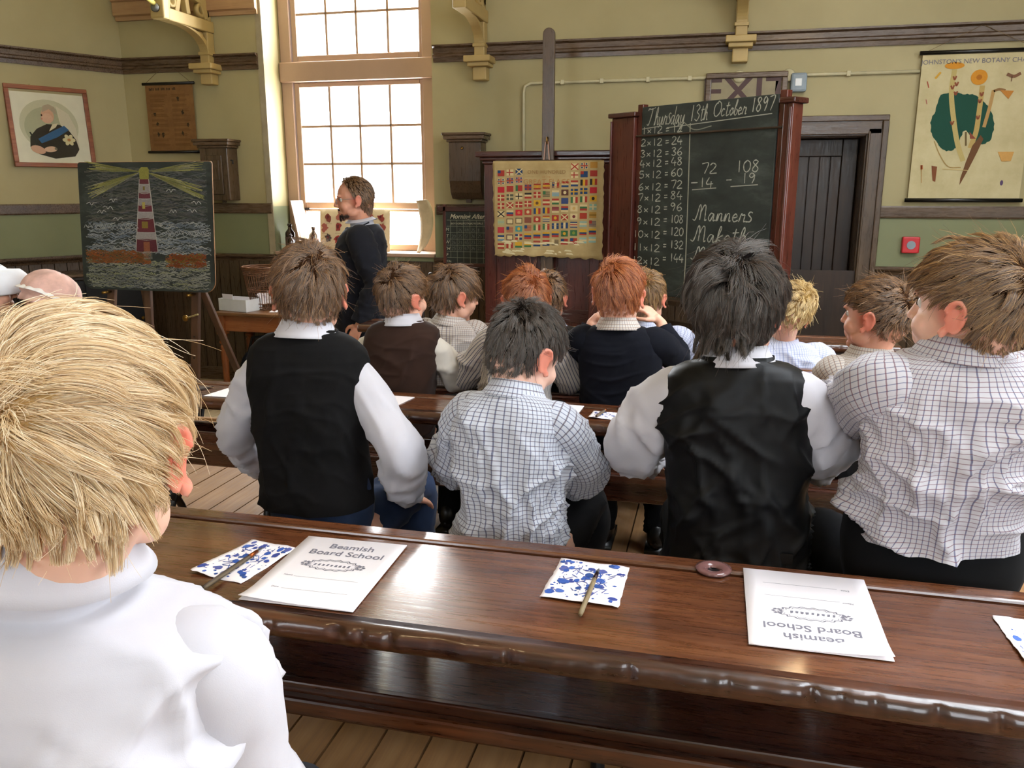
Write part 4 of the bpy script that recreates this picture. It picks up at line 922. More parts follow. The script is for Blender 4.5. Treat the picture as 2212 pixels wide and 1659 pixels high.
for (x, y, s_) in ((209, 441, 1), (256, 434, .8), (244, 449, 1), (230, 458, .9), (264, 473, 1), (378, 413, .9), (429, 438, .9), (381, 456, .7), (420, 455, .9)):
    pr.stroke(smooth_line([L(x - 11 * s_, y + rn.uniform(-2, 4)), L(x - 4 * s_, y - 4), L(x, y + 2), L(x + 5 * s_, y - 4), L(x + 11 * s_, y + rn.uniform(-4, 4))], 3), .0035, '#c8c8c4', .3)
for x in range(190, 300, 9): pr.stroke(smooth_line([L(x, 492), L(x + 4, 486 - rn.uniform(0, 5)), L(x + 9, 492)], 3), .003, '#b6b8b8')
for x in range(355, 450, 9): pr.stroke(smooth_line([L(x, 504), L(x + 4, 499 - rn.uniform(0, 4)), L(x + 9, 504)], 3), .003, '#b6b8b8')
o = pr.build('chalk_drawing', M_CHALK, LB); o.location = (0, -.0142, 0)
# ------------------------------------------------------------------ teacher's table and what stands on it
TX0, TX1, TYF, TYB, TZ = float(atY(457, 675, 6.0)[0]), -2.85, 6.0, 6.5, .715
TB = thing('side_table', ((TX0 + TX1) / 2, (TYF + TYB) / 2, 0), 'brown wooden table with turned legs standing against the panelling', 'table')
tw, td = (TX1 - TX0) / 2, (TYB - TYF) / 2
m = MB(); m.box(-tw, tw, -td, td, TZ - .024, TZ); m.build('table_top', M_TABLE, TB, bevel=.008)
M_TLEG = wood('orange_table_wood', '#5a2c14', '#8a4d25', '#a56738', 2, 4, .3, .15); M_TAPR = wood('orange_apron_wood', '#5e3018', '#8c5029', '#a3683c', 0, 4, .3, .15)
for x0, x1, y0, y1 in ((-tw + .09, tw - .09, -td + .04, -td + .06), (-tw + .09, tw - .09, td - .06, td - .04)):
    m = MB(); m.box(x0, x1, y0, y1, TZ - .16, TZ - .024); m.build('apron', M_TAPR, TB, bevel=.004)
for x0, x1 in ((-tw + .05, -tw + .07), (tw - .07, tw - .05)):
    m = MB(); m.box(x0, x1, -td + .09, td - .09, TZ - .16, TZ - .024); m.build('apron', M_TAPR, TB, bevel=.004)
prof = [(.0, 0), (.018, 0), (.022, .03), (.016, .05), (.028, .07), (.028, .078), (.02, .09), (.026, .12), (.030, .3), (.034, .42), (.024, .44), (.036, .455), (.036, .47), (.022, .48), (.034, .50), (.034, .52), (.026, .535)]
for sx in (-1, 1):
    for sy in (-1, 1):
        lx, ly = sx * (tw - .06), sy * (td - .05)
        m = MB(); m.lathe(prof, 18, (lx, ly, 0)); m.box(lx - .036, lx + .036, ly - .036, ly + .036, .53, TZ - .024); m.build('leg', M_TLEG, TB)
q = atZ(512, 673, TZ); WB = thing('white_card_box', (q[0] - .02, q[1] + .09, TZ + .0005), 'open white card box of papers on the side table', 'box', R(-14))
bxw, bxd, bxh = .155, .09, .10
for nm, x0, x1, y0, y1 in (('wall_panel', -bxw, bxw, -bxd, -bxd + .004), ('wall_panel', -bxw, bxw, bxd - .004, bxd), ('wall_panel', -bxw, -bxw + .004, -bxd + .004, bxd - .004), ('wall_panel', bxw - .004, bxw, -bxd + .004, bxd - .004)):
    m = MB(); m.box(x0, x1, y0, y1, 0, bxh); m.build(nm, M_WHITE, WB)
m = MB(); m.box(-bxw, bxw, -bxd, bxd, 0, .004); m.build('bottom_panel', M_WHITE, WB)
for (x0, x1, z1, y) in ((-.13, -.01, .145, -.05), (.02, .12, .108, .0), (-.1, .08, .104, .04)):
    m = MB(); m.box(x0, x1, y, y + .002, .01, z1, Matrix.Rotation(R(8), 4, 'X')); m.build('paper_sheet', M_PAPER, WB)
q = atY(556, 645, 6.33); BK_ = thing('wicker_basket', (q[0] + .085, 6.325, TZ + .002), 'round brown wicker waste basket holding white papers on the table', 'basket')
M_WICK = plain('dark_wicker', '#6a4428', .6, var=.4, nscale=40)
bh, r0, r1 = .35, .12, .18
def br(z): return r0 + (r1 - r0) * z / bh
for k in range(44):
    a = 2 * math.pi * k / 44; m = MB() if k == 0 else m; m.tube([(br(z) * math.cos(a), br(z) * math.sin(a), z) for z in (0, bh / 2, bh)], .003, 5, True)
m.build('stakes', M_WICK, BK_)
for zb in (.004, .02, .05, .15, .165, .29, .305, .32, .335, .35):
    m = MB(); m.tube([(br(zb) * math.cos(a), br(zb) * math.sin(a), zb + .002 * math.sin(12 * a)) for a in np.linspace(0, 2 * math.pi, 49)], .0045 if zb < .33 else .008, 6, False); m.build('weave_ring', M_WICK, BK_, True)
m = MB(); m.lathe([(0, 0), (r0, 0), (r0, .006), (0, .006)], 24); m.build('base', M_WICK, BK_)
for i in range(5):
    m = MB(); M_ = Matrix.Translation((random.uniform(-.04, .04), random.uniform(-.04, .04), .085)) @ Euler((random.uniform(.6, 1.4), random.uniform(-.5, .5), random.uniform(0, 3))).to_matrix().to_4x4(); m.box(-.06, .06, -.05, .05, -.001, .001, M_); m.build('paper_scrap', M_PAPER, BK_)
q = atZ(596, 677, TZ); PS = MB(); PS.box(-.07, .07, -.05, .05, 0, .002); o = PS.build('paper_sheet', M_PAPER); o.location = (q[0] - .03, q[1] + .1, TZ + .001); o.rotation_euler = (0, 0, .3); tag(o, 'loose white sheet lying on the side table beside the box', 'paper')
# dark bag under the table
q = atY(565, 745, 6.25); BG = thing('dark_bag', (q[0], 6.25, 0), 'dark navy cloth bag slumped on the floor under the table', 'bag')
m = MB(); m.ell((0, 0, .2), (.2, .15, .2), 20, 12); m.ell((.06, -.02, .34), (.13, .1, .12), 16, 10); m.build('bag_body', plain('navy_bag_cloth', '#151a28', .8), BG, True); m = MB(); m.tube([(-.1, -.05, .34), (-.05, -.06, .48), (.08, -.05, .5), (.13, -.04, .38)], .012, 8); m.build('strap', plain('black_strap', '#0d0f14', .7), BG, True)

# ------------------------------------------------------------------ chairs
def chair(name, x, y, rz, label, h=1.0, wd=.19):
    th = thing(name, (x, y, 0), label, 'chair', rz, 'wooden chairs near the teacher')
    zs = .45
    m = MB(); m.prism([(-wd, -.19), (wd, -.19), (wd + .02, .2), (-wd - .02, .2)], 2, zs - .035, zs); m.build('seat', M_TABLE, th, bevel=.01)
    for sx in (-1, 1):
        m = MB(); m.lathe([(.0, 0), (.014, 0), (.02, .1), (.016, .2), (.024, .3), (.018, .41), (0, .415)], 14, (sx * (wd - .02), .16, 0)); m.build('leg', M_DK, th, True)
        m = MB(); m.lathe([(0, 0), (.014, 0), (.02, .2), (.018, .415), (.018, .5), (.024, .53), (.016, .55), (.024, .57), (.016, .59), (.02, .62), (.019, .85), (.024, .87), (.014, .89), (.02, h - .06), (.012, h - .05), (.022, h - .02), (.014, h), (0, h + .002)], 16, (sx * (wd - .02), -.18, 0)); m.build('back_post', M_TLEG if h < .99 else M_DK, th, True)
    for z in (h - .14, zs + .12): m = MB(); m.box(-wd + .02, wd - .02, -.19, -.172, z, z + .06); m.build('back_rail', M_TABLE, th, bevel=.005)
    for i in range(4): xx = -wd + .085 + i * (2 * wd - .17) / 3; m = MB(); m.lathe([(0, 0), (.008, 0), (.012, (h - .14 - zs - .18) / 2), (.008, h - .14 - zs - .18), (0, h - .14 - zs - .18)], 10, (xx, -.181, zs + .18)); m.build('spindle', M_DK, th, True)
    for y_ in (-.18, .16): m = MB(); m.tube([(-wd + .02, y_, .2), (wd - .02, y_, .2)], .011, 8); m.build('stretcher', M_DK, th, True)
qa, qb = atY(615, 690, 5.3), atY(719, 690, 5.3)
chair('spindle_chair', (qa[0] + qb[0]) / 2, 5.48, 0, 'turned spindle chair between the side table and the teacher', .98, (qb[0] - qa[0]) / 2 + .02)
qa = atY(931, 592, 5.6); chair('spindle_chair', qa[0] - .17, 5.78, 0, 'dark turned chair with ball finials below the slate timetable', float(qa[2]) + .01)

# ------------------------------------------------------------------ things on the window sill
SZ = WZ0 + .0305
def bottle(px, Yb, r, h, neck, label):
    q = atY(px, 530, Yb); th = thing('bottle', (q[0], Yb, SZ), label, 'bottle', group='bottles on the window sill')
    m = MB(); m.lathe([(0, 0), (r * .95, 0), (r, .006), (r, h * .62), (r * .92, h * .68), (r * .4, h * .80), (r * .36, h * .9), (0, h * .9)], 20); m.build('glass_body', M_BOTTLE, th, True)
    m = MB(); m.lathe([(0, h * .895), (r * .36, h * .895), (r * .5, h * .93), (r * .5, h * .97), (r * .42, h), (0, h)], 16); m.build('lip', M_BOTTLE, th, True)
    m = MB(); m.lathe([(r * 1.004, h * .2), (r * 1.006, h * .2), (r * 1.006, h * .5), (r * 1.004, h * .5)], 20); m.build('paper_label', plain('bottle_label_%d' % px, '#5a4038', .7), th)
bottle(628, 6.72, .043, .23, 0, 'tall dark brown bottle on the window sill by the left reveal')
bottle(629, 6.61, .03, .14, 0, 'small brown bottle in front of the tall bottle on the sill')
bottle(679, 6.80, .044, .20, 0, 'dark stoneware bottle under the lower window pane')
LF = thing('leaning_frame', (-3.55, 6.75, SZ), 'narrow pale wooden frame leaning against the window reveal', 'frame')
xb, xt = float(atY(655, 520, 6.72)[0]) + 3.55, float(atY(632, 433, 6.72)[0]) + 3.55; zt_ = float(atY(640, 433, 6.72)[2]) - SZ
m = MB(); m.add([(xb, -.1, .0), (xb + .018, -.1, 0), (xb + .018, .12, 0), (xb, .12, 0), (xt, -.1, zt_), (xt + .018, -.1, zt_), (xt + .018, .12, zt_), (xt, .12, zt_)], [(3, 2, 1, 0), (4, 5, 6, 7), (0, 1, 5, 4), (1, 2, 6, 5), (2, 3, 7, 6), (3, 0, 4, 7)]); m.build('frame_board', M_WINF, LF, bevel=.003)
m = MB(); m.add([(xb + .0185, -.07, .03), (xb + .0185, .09, .03), (xt + .0205, .09, zt_ - .03), (xt + .0205, -.07, zt_ - .03)], [(0, 1, 2, 3)]); m.build('paper_face', M_POSTER, LF)
# poster standing on the sill
p0_, p1_ = atY(692, 545, 6.70), atY(842, 545, 6.70); pzt = float(atY(700, 452, 6.74)[2])
PSR = thing('sill_poster', (p0_[0], 6.70, SZ), 'pale poster of small red creatures standing on the window sill', 'poster')
pwd = float(p1_[0] - p0_[0]); pht = pzt - SZ; PSR.rotation_euler = (R(-6), 0, 0)
m = MB(); vs = []; n_ = 12
for j in range(6):
    for i in range(n_ + 1): vs.append((pwd * i / n_, -.01 * math.sin(math.pi * i / n_), pht * j / 5))
m.add(vs, [(j * (n_ + 1) + i, j * (n_ + 1) + i + 1, (j + 1) * (n_ + 1) + i + 1, (j + 1) * (n_ + 1) + i) for j in range(5) for i in range(n_)]); o = m.build('sheet', M_POSTER, PSR, True); sd = o.modifiers.new('thickness', 'SOLIDIFY'); sd.thickness = .0015; sd.offset = -1
pr = Print(.0006)
for (px, py, c_) in ((712, 471, '#8a4a40'), (736, 468, '#b06a5a'), (800, 468, '#a0584a'), (824, 470, '#9a4a42'), (704, 493, '#b0665a'), (733, 492, '#96403c'), (780, 492, '#a05a50'), (827, 491, '#9a5048'), (711, 516, '#554a48'), (731, 519, '#a33c38'), (790, 516, '#8a4a44')):
    x = (px - 692) / 150 * pwd; z = (545 - py) / 93 * pht; pr.oval(x, z, .030, .034, c_, 14, jit=.35); pr.rect(x - .03, x + .03, z - .052, z - .049, '#b09a7a')
pr.layer()
for (px, py) in ((712, 471), (824, 470), (733, 492), (711, 516), (731, 519)): pr.oval((px - 695) / 150 * pwd + .008, (545 - py) / 93 * pht + .008, .012, .014, '#6a3030', 10, jit=.4)
o = pr.build('poster_print', M_VC, PSR); o.location = (0, -.0115, 0)
# bowed card at the right end of the sill
ner = [(906, 546), (922, 528), (932, 505), (936, 480), (935, 460), (929, 440), (922, 431)]; far = [(900, 543), (905, 525), (908, 505), (908, 480), (905, 460), (901, 440), (897, 434)]
A_ = np.array([atY(x, y, 6.66) for x, y in ner]); B_ = np.array([atY(x, y, 6.70) for x, y in far]); A_[0, 2] = B_[0, 2] = SZ
CC = thing('bowed_card', A_[0], 'large cream card bowed outwards at the end of the window sill', 'card')
rows_ = [smooth_line([tuple(p) for p in A_], 4), smooth_line([tuple(p) for p in B_], 4)]; nn = len(rows_[0]); vs = []
for k in range(5): vs += [tuple(np.array(a_) * (1 - k / 4) + np.array(b_) * k / 4 - A_[0]) for a_, b_ in zip(*rows_)]
m = MB(); m.add(vs, [(k * nn + i, k * nn + i + 1, (k + 1) * nn + i + 1, (k + 1) * nn + i) for k in range(4) for i in range(nn - 1)]); o = m.build('card_sheet', plain('cream_card', '#b8a98a', .7), CC, True); sd = o.modifiers.new('thickness', 'SOLIDIFY'); sd.thickness = .004

# ------------------------------------------------------------------ low dark cabinet along the canted wall
x0_, x1_ = MC.inverted() @ Vector(canted(0, 600)), MC.inverted() @ Vector(canted(200, 600))
ztp = float(atP(110, 597, (XW + CN[0] * .42, YC + CN[1] * .42, 0), (CN[0], CN[1], 0))[2])
LC = thing('low_dark_cabinet', (0, 0, 0), 'long low black cabinet with a moulded top below the portrait', 'cabinet'); LC.matrix_world = MC @ Matrix.Translation((x0_.x + .25, -.02, 0))
m = MB(); m.box(-.8, .75, -.40, -.02, .06, ztp - .05); m.build('body', M_BLK, LC, bevel=.005)
m = MB(); m.box(-.83, .78, -.43, -.0, ztp - .022, ztp); m.build('top_board', M_TRIM, LC, bevel=.006); m = MB(); m.box(-.815, .765, -.415, -.01, ztp - .05, ztp - .022); m.build('top_moulding', M_DKX, LC, bevel=.006)
m = MB(); m.box(-.8, .75, -.41, -.02, 0, .06); m.build('plinth', M_DKX, LC, bevel=.004)
for i in range(3):
    a_ = -.78 + i * .51; m = MB(); m.box(a_, a_ + .49, -.412, -.40, .08, ztp - .07); d_ = m.build('door', M_BLK, LC, bevel=.004); m = MB(); m.lathe([(0, 0), (.01, 0), (.016, .02), (0, .026)], 10, (a_ + .44, -.412, ztp * .6), (0, -1, 0)); m.build('knob', M_BRASS, d_, True)

# sloping desk far right, beyond the last pupil
q = atZ(2185, 694, 1.08); SD = thing('sloping_desk', (q[0] + .15, q[1] + .1, 0), 'dark sloping wooden desk at the right edge behind the pupils', 'desk', R(-20))
m = MB(); m.box(-.38, .38, -.22, .22, -.012, .012, Matrix.Translation((0, 0, 1.03)) @ Matrix.Rotation(R(16), 4, 'X')); m.build('sloping_lid', M_DKX, SD, bevel=.006)
for sx in (-1, 1): m = MB(); m.prism([(-.2, .82), (.2, .86), (.2, 1.07), (-.2, .955)], 0, sx * .36 - .012, sx * .36 + .012); m.build('side_cheek', M_RED, SD, bevel=.006)
m = MB(); m.box(-.36, .36, -.21, .2, .82, .84); m.build('shelf', M_DKX, SD, bevel=.005)
for sx in (-1, 1):
    for sy in (-1, 1): m = MB(); m.box(sx * .33 - .025, sx * .33 + .025, sy * .17 - .025, sy * .17 + .025, 0, .825); m.build('leg', M_DK, SD, bevel=.005)

# ------------------------------------------------------------------ the long school desks
def iron_standard(parent, x, y0, y1, z0, z1, nm='iron_standard'):
    m = MB(); ym = (y0 + y1) / 2; zm = (z0 + z1) / 2 + .05
    for s0, s1 in ((y0, y1), (y1, y0)):
        pts = [(x, s0, z1), (x, (s0 + ym) / 2, (z1 + zm) / 2 + .03), (x, ym, zm), (x, (ym + s1) / 2, (zm + z0) / 2 + .05), (x, s1, z0 + .012)]
        m.tube(smooth_line(pts, 4), .016, 8, squash=.7)
    m.lathe([(0, -.012), (.03, -.012), (.03, .012), (0, .012)], 12, (x, ym, zm), (1, 0, 0))
    m.box(x - .03, x + .03, y0 - .03, y0 + .05, z0, z0 + .014); m.box(x - .03, x + .03, y1 - .05, y1 + .03, z0, z0 + .014); m.box(x - .02, x + .02, y0 - .02, y1 + .02, z1 - .012, z1)
    return m.build(nm, M_IRON, parent, True)
ZD = 1.035
def inkwell(parent, x, y, z):
    m = MB(); m.lathe([(.0, -.03), (.022, -.03), (.023, .0), (.031, .002), (.032, .006), (.024, .0075), (.014, .006), (.011, .001), (.011, -.02), (0, -.02)], 24, (x, y, z)); o = m.build('inkwell', plain('purple_glazed_inkwell', '#6a4a48', .12), parent, True)
    m = MB(); m.lathe([(0, .0), (.0108, .0), (.0108, .001), (0, .001)], 16, (x, y, z)); m.build('ink_hole', M_BLK, o)
def nosing(parent, x0, x1, y, z, dents, rad=.018, rough=.0009, seed=1):
    """rounded, worn and notched front edge of a desk top"""
    rg = np.random.RandomState(seed); n = int((x1 - x0) / .006); K = 10; m = MB(); xs = np.linspace(x0, x1, n + 1)
    wob = np.convolve(rg.randn(n + 1), np.ones(9) / 9, 'same') * rough * 3; h = .040
    vs = []
    for i, x in enumerate(xs):
        d = sum(dp * math.exp(-((x - c) / w_) ** 2) for c, w_, dp in dents)
        for k in range(K):
            t_ = k / (K - 1); a = math.pi * (t_ - .5)
            yy = y + rad - rad * math.cos(a) + d * math.cos(a) ** 2 * (.6 + .4 * math.sin(-a)) + wob[i] * math.cos(a) + rg.randn() * rough * .25; zz = z - h / 2 - h / 2 * math.sin(a) + (0 if k else 0)
            vs.append((x, yy, zz))
        vs += [(x, y + rad + .02, z - h), (x, y + rad + .02, z)]
    W_ = K + 2; fs = [(i * W_ + k, i * W_ + (k + 1) % W_, (i + 1) * W_ + (k + 1) % W_, (i + 1) * W_ + k) for i in range(n) for k in range(W_)]
    m.add(vs, fs + [tuple(range(W_)), tuple(range(n * W_ + W_ - 1, n * W_ - 1, -1))]); return m.build('nosing', M_NOSE, parent, True)
def long_desk(name, label, x0, x1, yf, dep, standards, wells, dents, zf=ZP, fullback=True, near=False):
    xc = (x0 + x1) / 2; th = thing(name, (xc, yf, zf), label, 'desk', group='long school desks'); z = ZD - zf; a, b = x0 - xc, x1 - xc
    m = MB(); m.box(a, b, .036, dep - .058, z - .035, z); m.build('desk_top', M_DESK, th, bevel=.002)
    m = MB(); m.box(a, b, dep - .060, dep - .040, z - .035, z - .009); m.build('pen_groove', M_DESK2, th)
    m = MB(); m.box(a, b, dep - .042, dep, z - .035, z + .001); m.build('back_ledge', M_DESK, th, bevel=.005)
    nosing(th, a, b, 0, z, [(c - xc, w_, d_) for c, w_, d_ in dents], seed=int(abs(yf) * 100))
    zt = z - .225
    if near:                                # open book shelf set well back under the top
        yl = 1.285 - yf; zl, z2, z3, z4 = (float(atY(900, py, yy)[2]) - zf for py, yy in ((1503, 1.285), (1530, 1.268), (1546, 1.262), (1580, 1.262)))
        zt = zl
        m = MB(); m.box(a + .02, b - .02, yl + .006, yl + .225, zl - .022, zl - .004); m.build('tray_board', M_DESK2, th, bevel=.003)
        m = MB(); m.box(a + .02, b - .02, yl - .012, yl + .006, z2 - .02, zl); m.build('tray_front', M_NOSE, th, bevel=.004)
        m = MB(); m.box(a + .02, b - .02, yl - .034, yl - .010, z4, z3 + .004); m.build('front_moulding', M_NOSE, th, bevel=.006)
        for sx in standards:
            iron_standard(th, sx - xc, .08, dep - .03, 0, z - .036); 
        for wx, wy in wells: inkwell(th, wx - xc, wy - yf, z)
        return th
    m = MB(); m.box(a + .02, b - .02, .035, dep - .02, zt - .012, zt + .006); m.build('tray_board', M_DESK2, th, bevel=.003)
    m = MB(); m.box(a + .02, b - .02, .0, .022, zt + .060, zt + .108); m.box(a + .02, b - .02, .012, .034, zt - .012, zt + .062); m.build('tray_front', M_DESK2, th, bevel=.005)
    m = MB(); m.box(a + .02, b - .02, -.022, -.001, zt + .055, zt + .085); m.build('front_moulding', M_DESK2, th, bevel=.006)
    if fullback: m = MB(); m.box(a + .02, b - .02, dep - .02, dep - .002, zt - .012, zt + .075); m.build('tray_back', M_DESK2, th, bevel=.004)
    for s_ in (a + .02, b - .04): m = MB(); m.prism([(.034, zt - .01), (dep - .02, zt - .01), (dep - .02, z - .035), (.06, z - .035)], 0, s_, s_ + .02) if False else m.box(s_, s_ + .02, .034, dep - .02, zt + .006, zt + .07); m.build('tray_end', M_DESK2, th, bevel=.004)
    for sx in standards: iron_standard(th, sx - xc, .05, dep - .02, 0, zt - .012)
    for sx in standards:
        m = MB(); m.box(sx - xc - .015, sx - xc + .015, .045, dep - .045, zt + .006, z - .0352); m.build('riser', M_IRON, th)
    for wx, wy in wells: inkwell(th, wx - xc, wy - yf, z)
    return th
def bench(name, label, x0, x1, yc, zt, legs, zf=ZP, dep=.26):
    xc = (x0 + x1) / 2; th = thing(name, (xc, yc, zf), label, 'bench', group='long school benches'); z = zt - zf
    m = MB(); m.box(x0 - xc, x1 - xc, -dep / 2, dep / 2, z - .035, z); m.build('seat', M_DESK, th, bevel=.010, seg=3)
    for lx_ in legs: iron_standard(th, lx_ - xc, -dep / 2 + .04, dep / 2 - .04, 0, z - .035)
    return th
def dn(px, py, w_, d_): return (float(atZ(px, py, ZD - .01)[0]), w_, d_)
D1 = [dn(738, 1350, .012, .015), dn(792, 1355, .006, .008), dn(850, 1365, .008, .012), dn(1102, 1400, .004, .007), dn(1330, 1430, .03, .006), dn(1362, 1440, .005, .010), dn(1440, 1450, .03, .005), dn(1572, 1465, .006, .006), dn(1752, 1490, .007, .012), dn(1820, 1500, .006, .006), dn(1890, 1510, .005, .008), dn(2025, 1530, .006, .010), dn(2165, 1552, .008, .010), dn(600, 1330, .004, .004), dn(1250, 1415, .02, .005), dn(970, 1380, .02, .004)]
long_desk('long_school_desk', 'long varnished school desk nearest the viewer with a carved notched edge', -1.75, 1.35, 1.075, .385, (-1.62, 1.22), [tuple(atZ(1541, 1233, ZD)[:2])], D1, near=True)
long_desk('long_school_desk', 'long school desk in front of the pupil in the plain black knitted vest', -2.0, .475, 2.31, .235, (-1.85, -.62, .4), [tuple(atZ(1356, 883, ZD)[:2])], [(-1.2, .01, .006), (-.9, .006, .006), (-.3, .01, .006), (-.7, .02, .004)])
long_desk('long_school_desk', 'long school desk between the navy jumper pupil and the front row', -1.75, .80, 3.08, .20, (-1.5, -.4, .7), [], [(-.6, .01, .006), (.2, .01, .006)])
long_desk('long_school_desk', 'long school desk at the very front before the blond spiky haired pupil', -1.75, .80, 3.84, .22, (-1.5, -.4, .7), [], [])
SEAT = .815
bench('long_school_bench', 'wooden bench under the white shirted pupil in the foreground', -1.7, -.15, .62, .76, (-1.5, -.4))
bench('long_school_bench', 'wooden bench just behind the nearest desk under the second row', -1.45, .95, 1.70, SEAT, (-1.25, -.2, .8))
bench('long_school_bench', 'wooden bench with a free left end under the brown waistcoat pupil', -1.80, .75, 2.69, .765, (-1.6, -.45, .6))
bench('long_school_bench', 'wooden bench hidden under the pupils of the front row', -1.6, .75, 3.44, .765, (-1.4, -.4, .6))
# low iron-ended form on the front floor, and the bench and desk of the girls' block
bench('iron_ended_form', 'low form with a curved cast iron end on the floor ahead', -4.25, -3.02, 4.42, .47, (-4.1, -3.11), 0.0, .28)
bench('long_school_bench', 'bench under the two capped girls beyond the blond hair', -3.6, -2.45, 2.86, SEAT - .02, (-3.45, -2.6))

# ------------------------------------------------------------------ papers, blotters and pens on the desks
def booklet(px4, label, flip, writing=True):
    P4 = [atZ(x, y, ZD) for x, y in px4]; c = sum(P4) / 4; ux = P4[1] - P4[0]; ang = math.atan2(ux[1], ux[0])
    th = thing('booklet', (c[0], c[1], ZD + .0028), label, 'booklet', ang, 'school booklets on the desks')
    w_, h_ = .203, .262
    for k in range(2):
        m = MB(); vs = []; n_ = 10; ys = (-h_ / 2, -h_ / 2 + .02, -h_ / 2 + .05, h_ / 2)
        for j, y in enumerate(ys):
            for i in range(n_ + 1):
                e_ = (i / n_) ** 3 if flip else (1 - i / n_) ** 2
                vs.append((-w_ / 2 + w_ * i / n_, y, k * .0010 + k * e_ * (.007, .003, 0, 0)[j]))
        m.add(vs, [(j * (n_ + 1) + i, j * (n_ + 1) + i + 1, (j + 1) * (n_ + 1) + i + 1, (j + 1) * (n_ + 1) + i) for j in range(3) for i in range(n_)]); o = m.build('cover' if k else 'inner_leaf', M_PAPER, th, True); sd = o.modifiers.new('thickness', 'SOLIDIFY'); sd.thickness = .0006; sd.offset = -1
    if not writing: return th
    s_ = -1 if flip else 1
    MR = Matrix.Translation((0, 0, .0002)) @ Matrix.Rotation(math.pi if flip else 0, 4, 'Z')
    def tx(t_, x, y, sz, **k): lettering(t_, sz, th, M_INK, MR @ Matrix.Translation((x, y,   .0012)), **k)
    tx('Beamish', .005, .095, .027, bold=.0004); tx('Board School', .005, .066, .027, bold=.0004); tx('Name', -.07, -.032, .007, align='LEFT'); tx('Date', -.07, -.078, .007, align='LEFT')
    m = MB(); 
    for a, b, cc in ((.052, .021, 1), (.046, .0165, 0)):
        pts = [((a + .003 * math.sin(18 * t_)) * math.cos(t_), .018 + (b + .002 * math.sin(18 * t_)) * math.sin(t_)) for t_ in np.linspace(0, 2 * math.pi, 90)]
        for (xa, ya), (xb, yb) in zip(pts[:-1], pts[1:]):
            k2 = .94 if cc else .97; m.add([(xa, ya, 0), (xb, yb, 0), (xb * k2, .018 + (yb - .018) * k2 * .97, 0), (xa * k2, .018 + (ya - .018) * k2 * .97, 0)], [(0, 1, 2, 3)])
    for sx in (-1, 1):
        for i in range(6): t_ = i * 1.05; m.add([(sx * .053 + .006 * math.cos(t_) + .004 * math.cos(u), .018 + .007 * math.sin(t_) + .003 * math.sin(u), .00002) for u in (0, 1.57, 3.14, 4.71)], [(0, 1, 2, 3)])
    for x0, x1, y in ((-.05, .07, -.035), (-.05, .07, -.081)): m.add([(x0, y, 0), (x1, y, 0), (x1, y + .0006, 0), (x0, y + .0006, 0)], [(0, 1, 2, 3)])
    o = m.build('printed_emblem', M_INK, th); o.matrix_local = MR @ Matrix.Translation((0, 0, .0012))
    m = MB(); rg = random.Random(3)
    for i in range(9):                      # the motto in the emblem, too small to read
        x = -.036 + i * .008; m.add([(x, .013, 0), (x + .0035 + rg.uniform(0, .002), .013, 0), (x + .005, .013 + rg.uniform(.005, .010), 0), (x + .001, .020, 0)], [(0, 1, 2, 3)])
    o = m.build('printed_motto', M_INK, th); o.matrix_local = MR @ Matrix.Translation((0, 0, .0012)); o['kind'] = 'stuff'
    return th

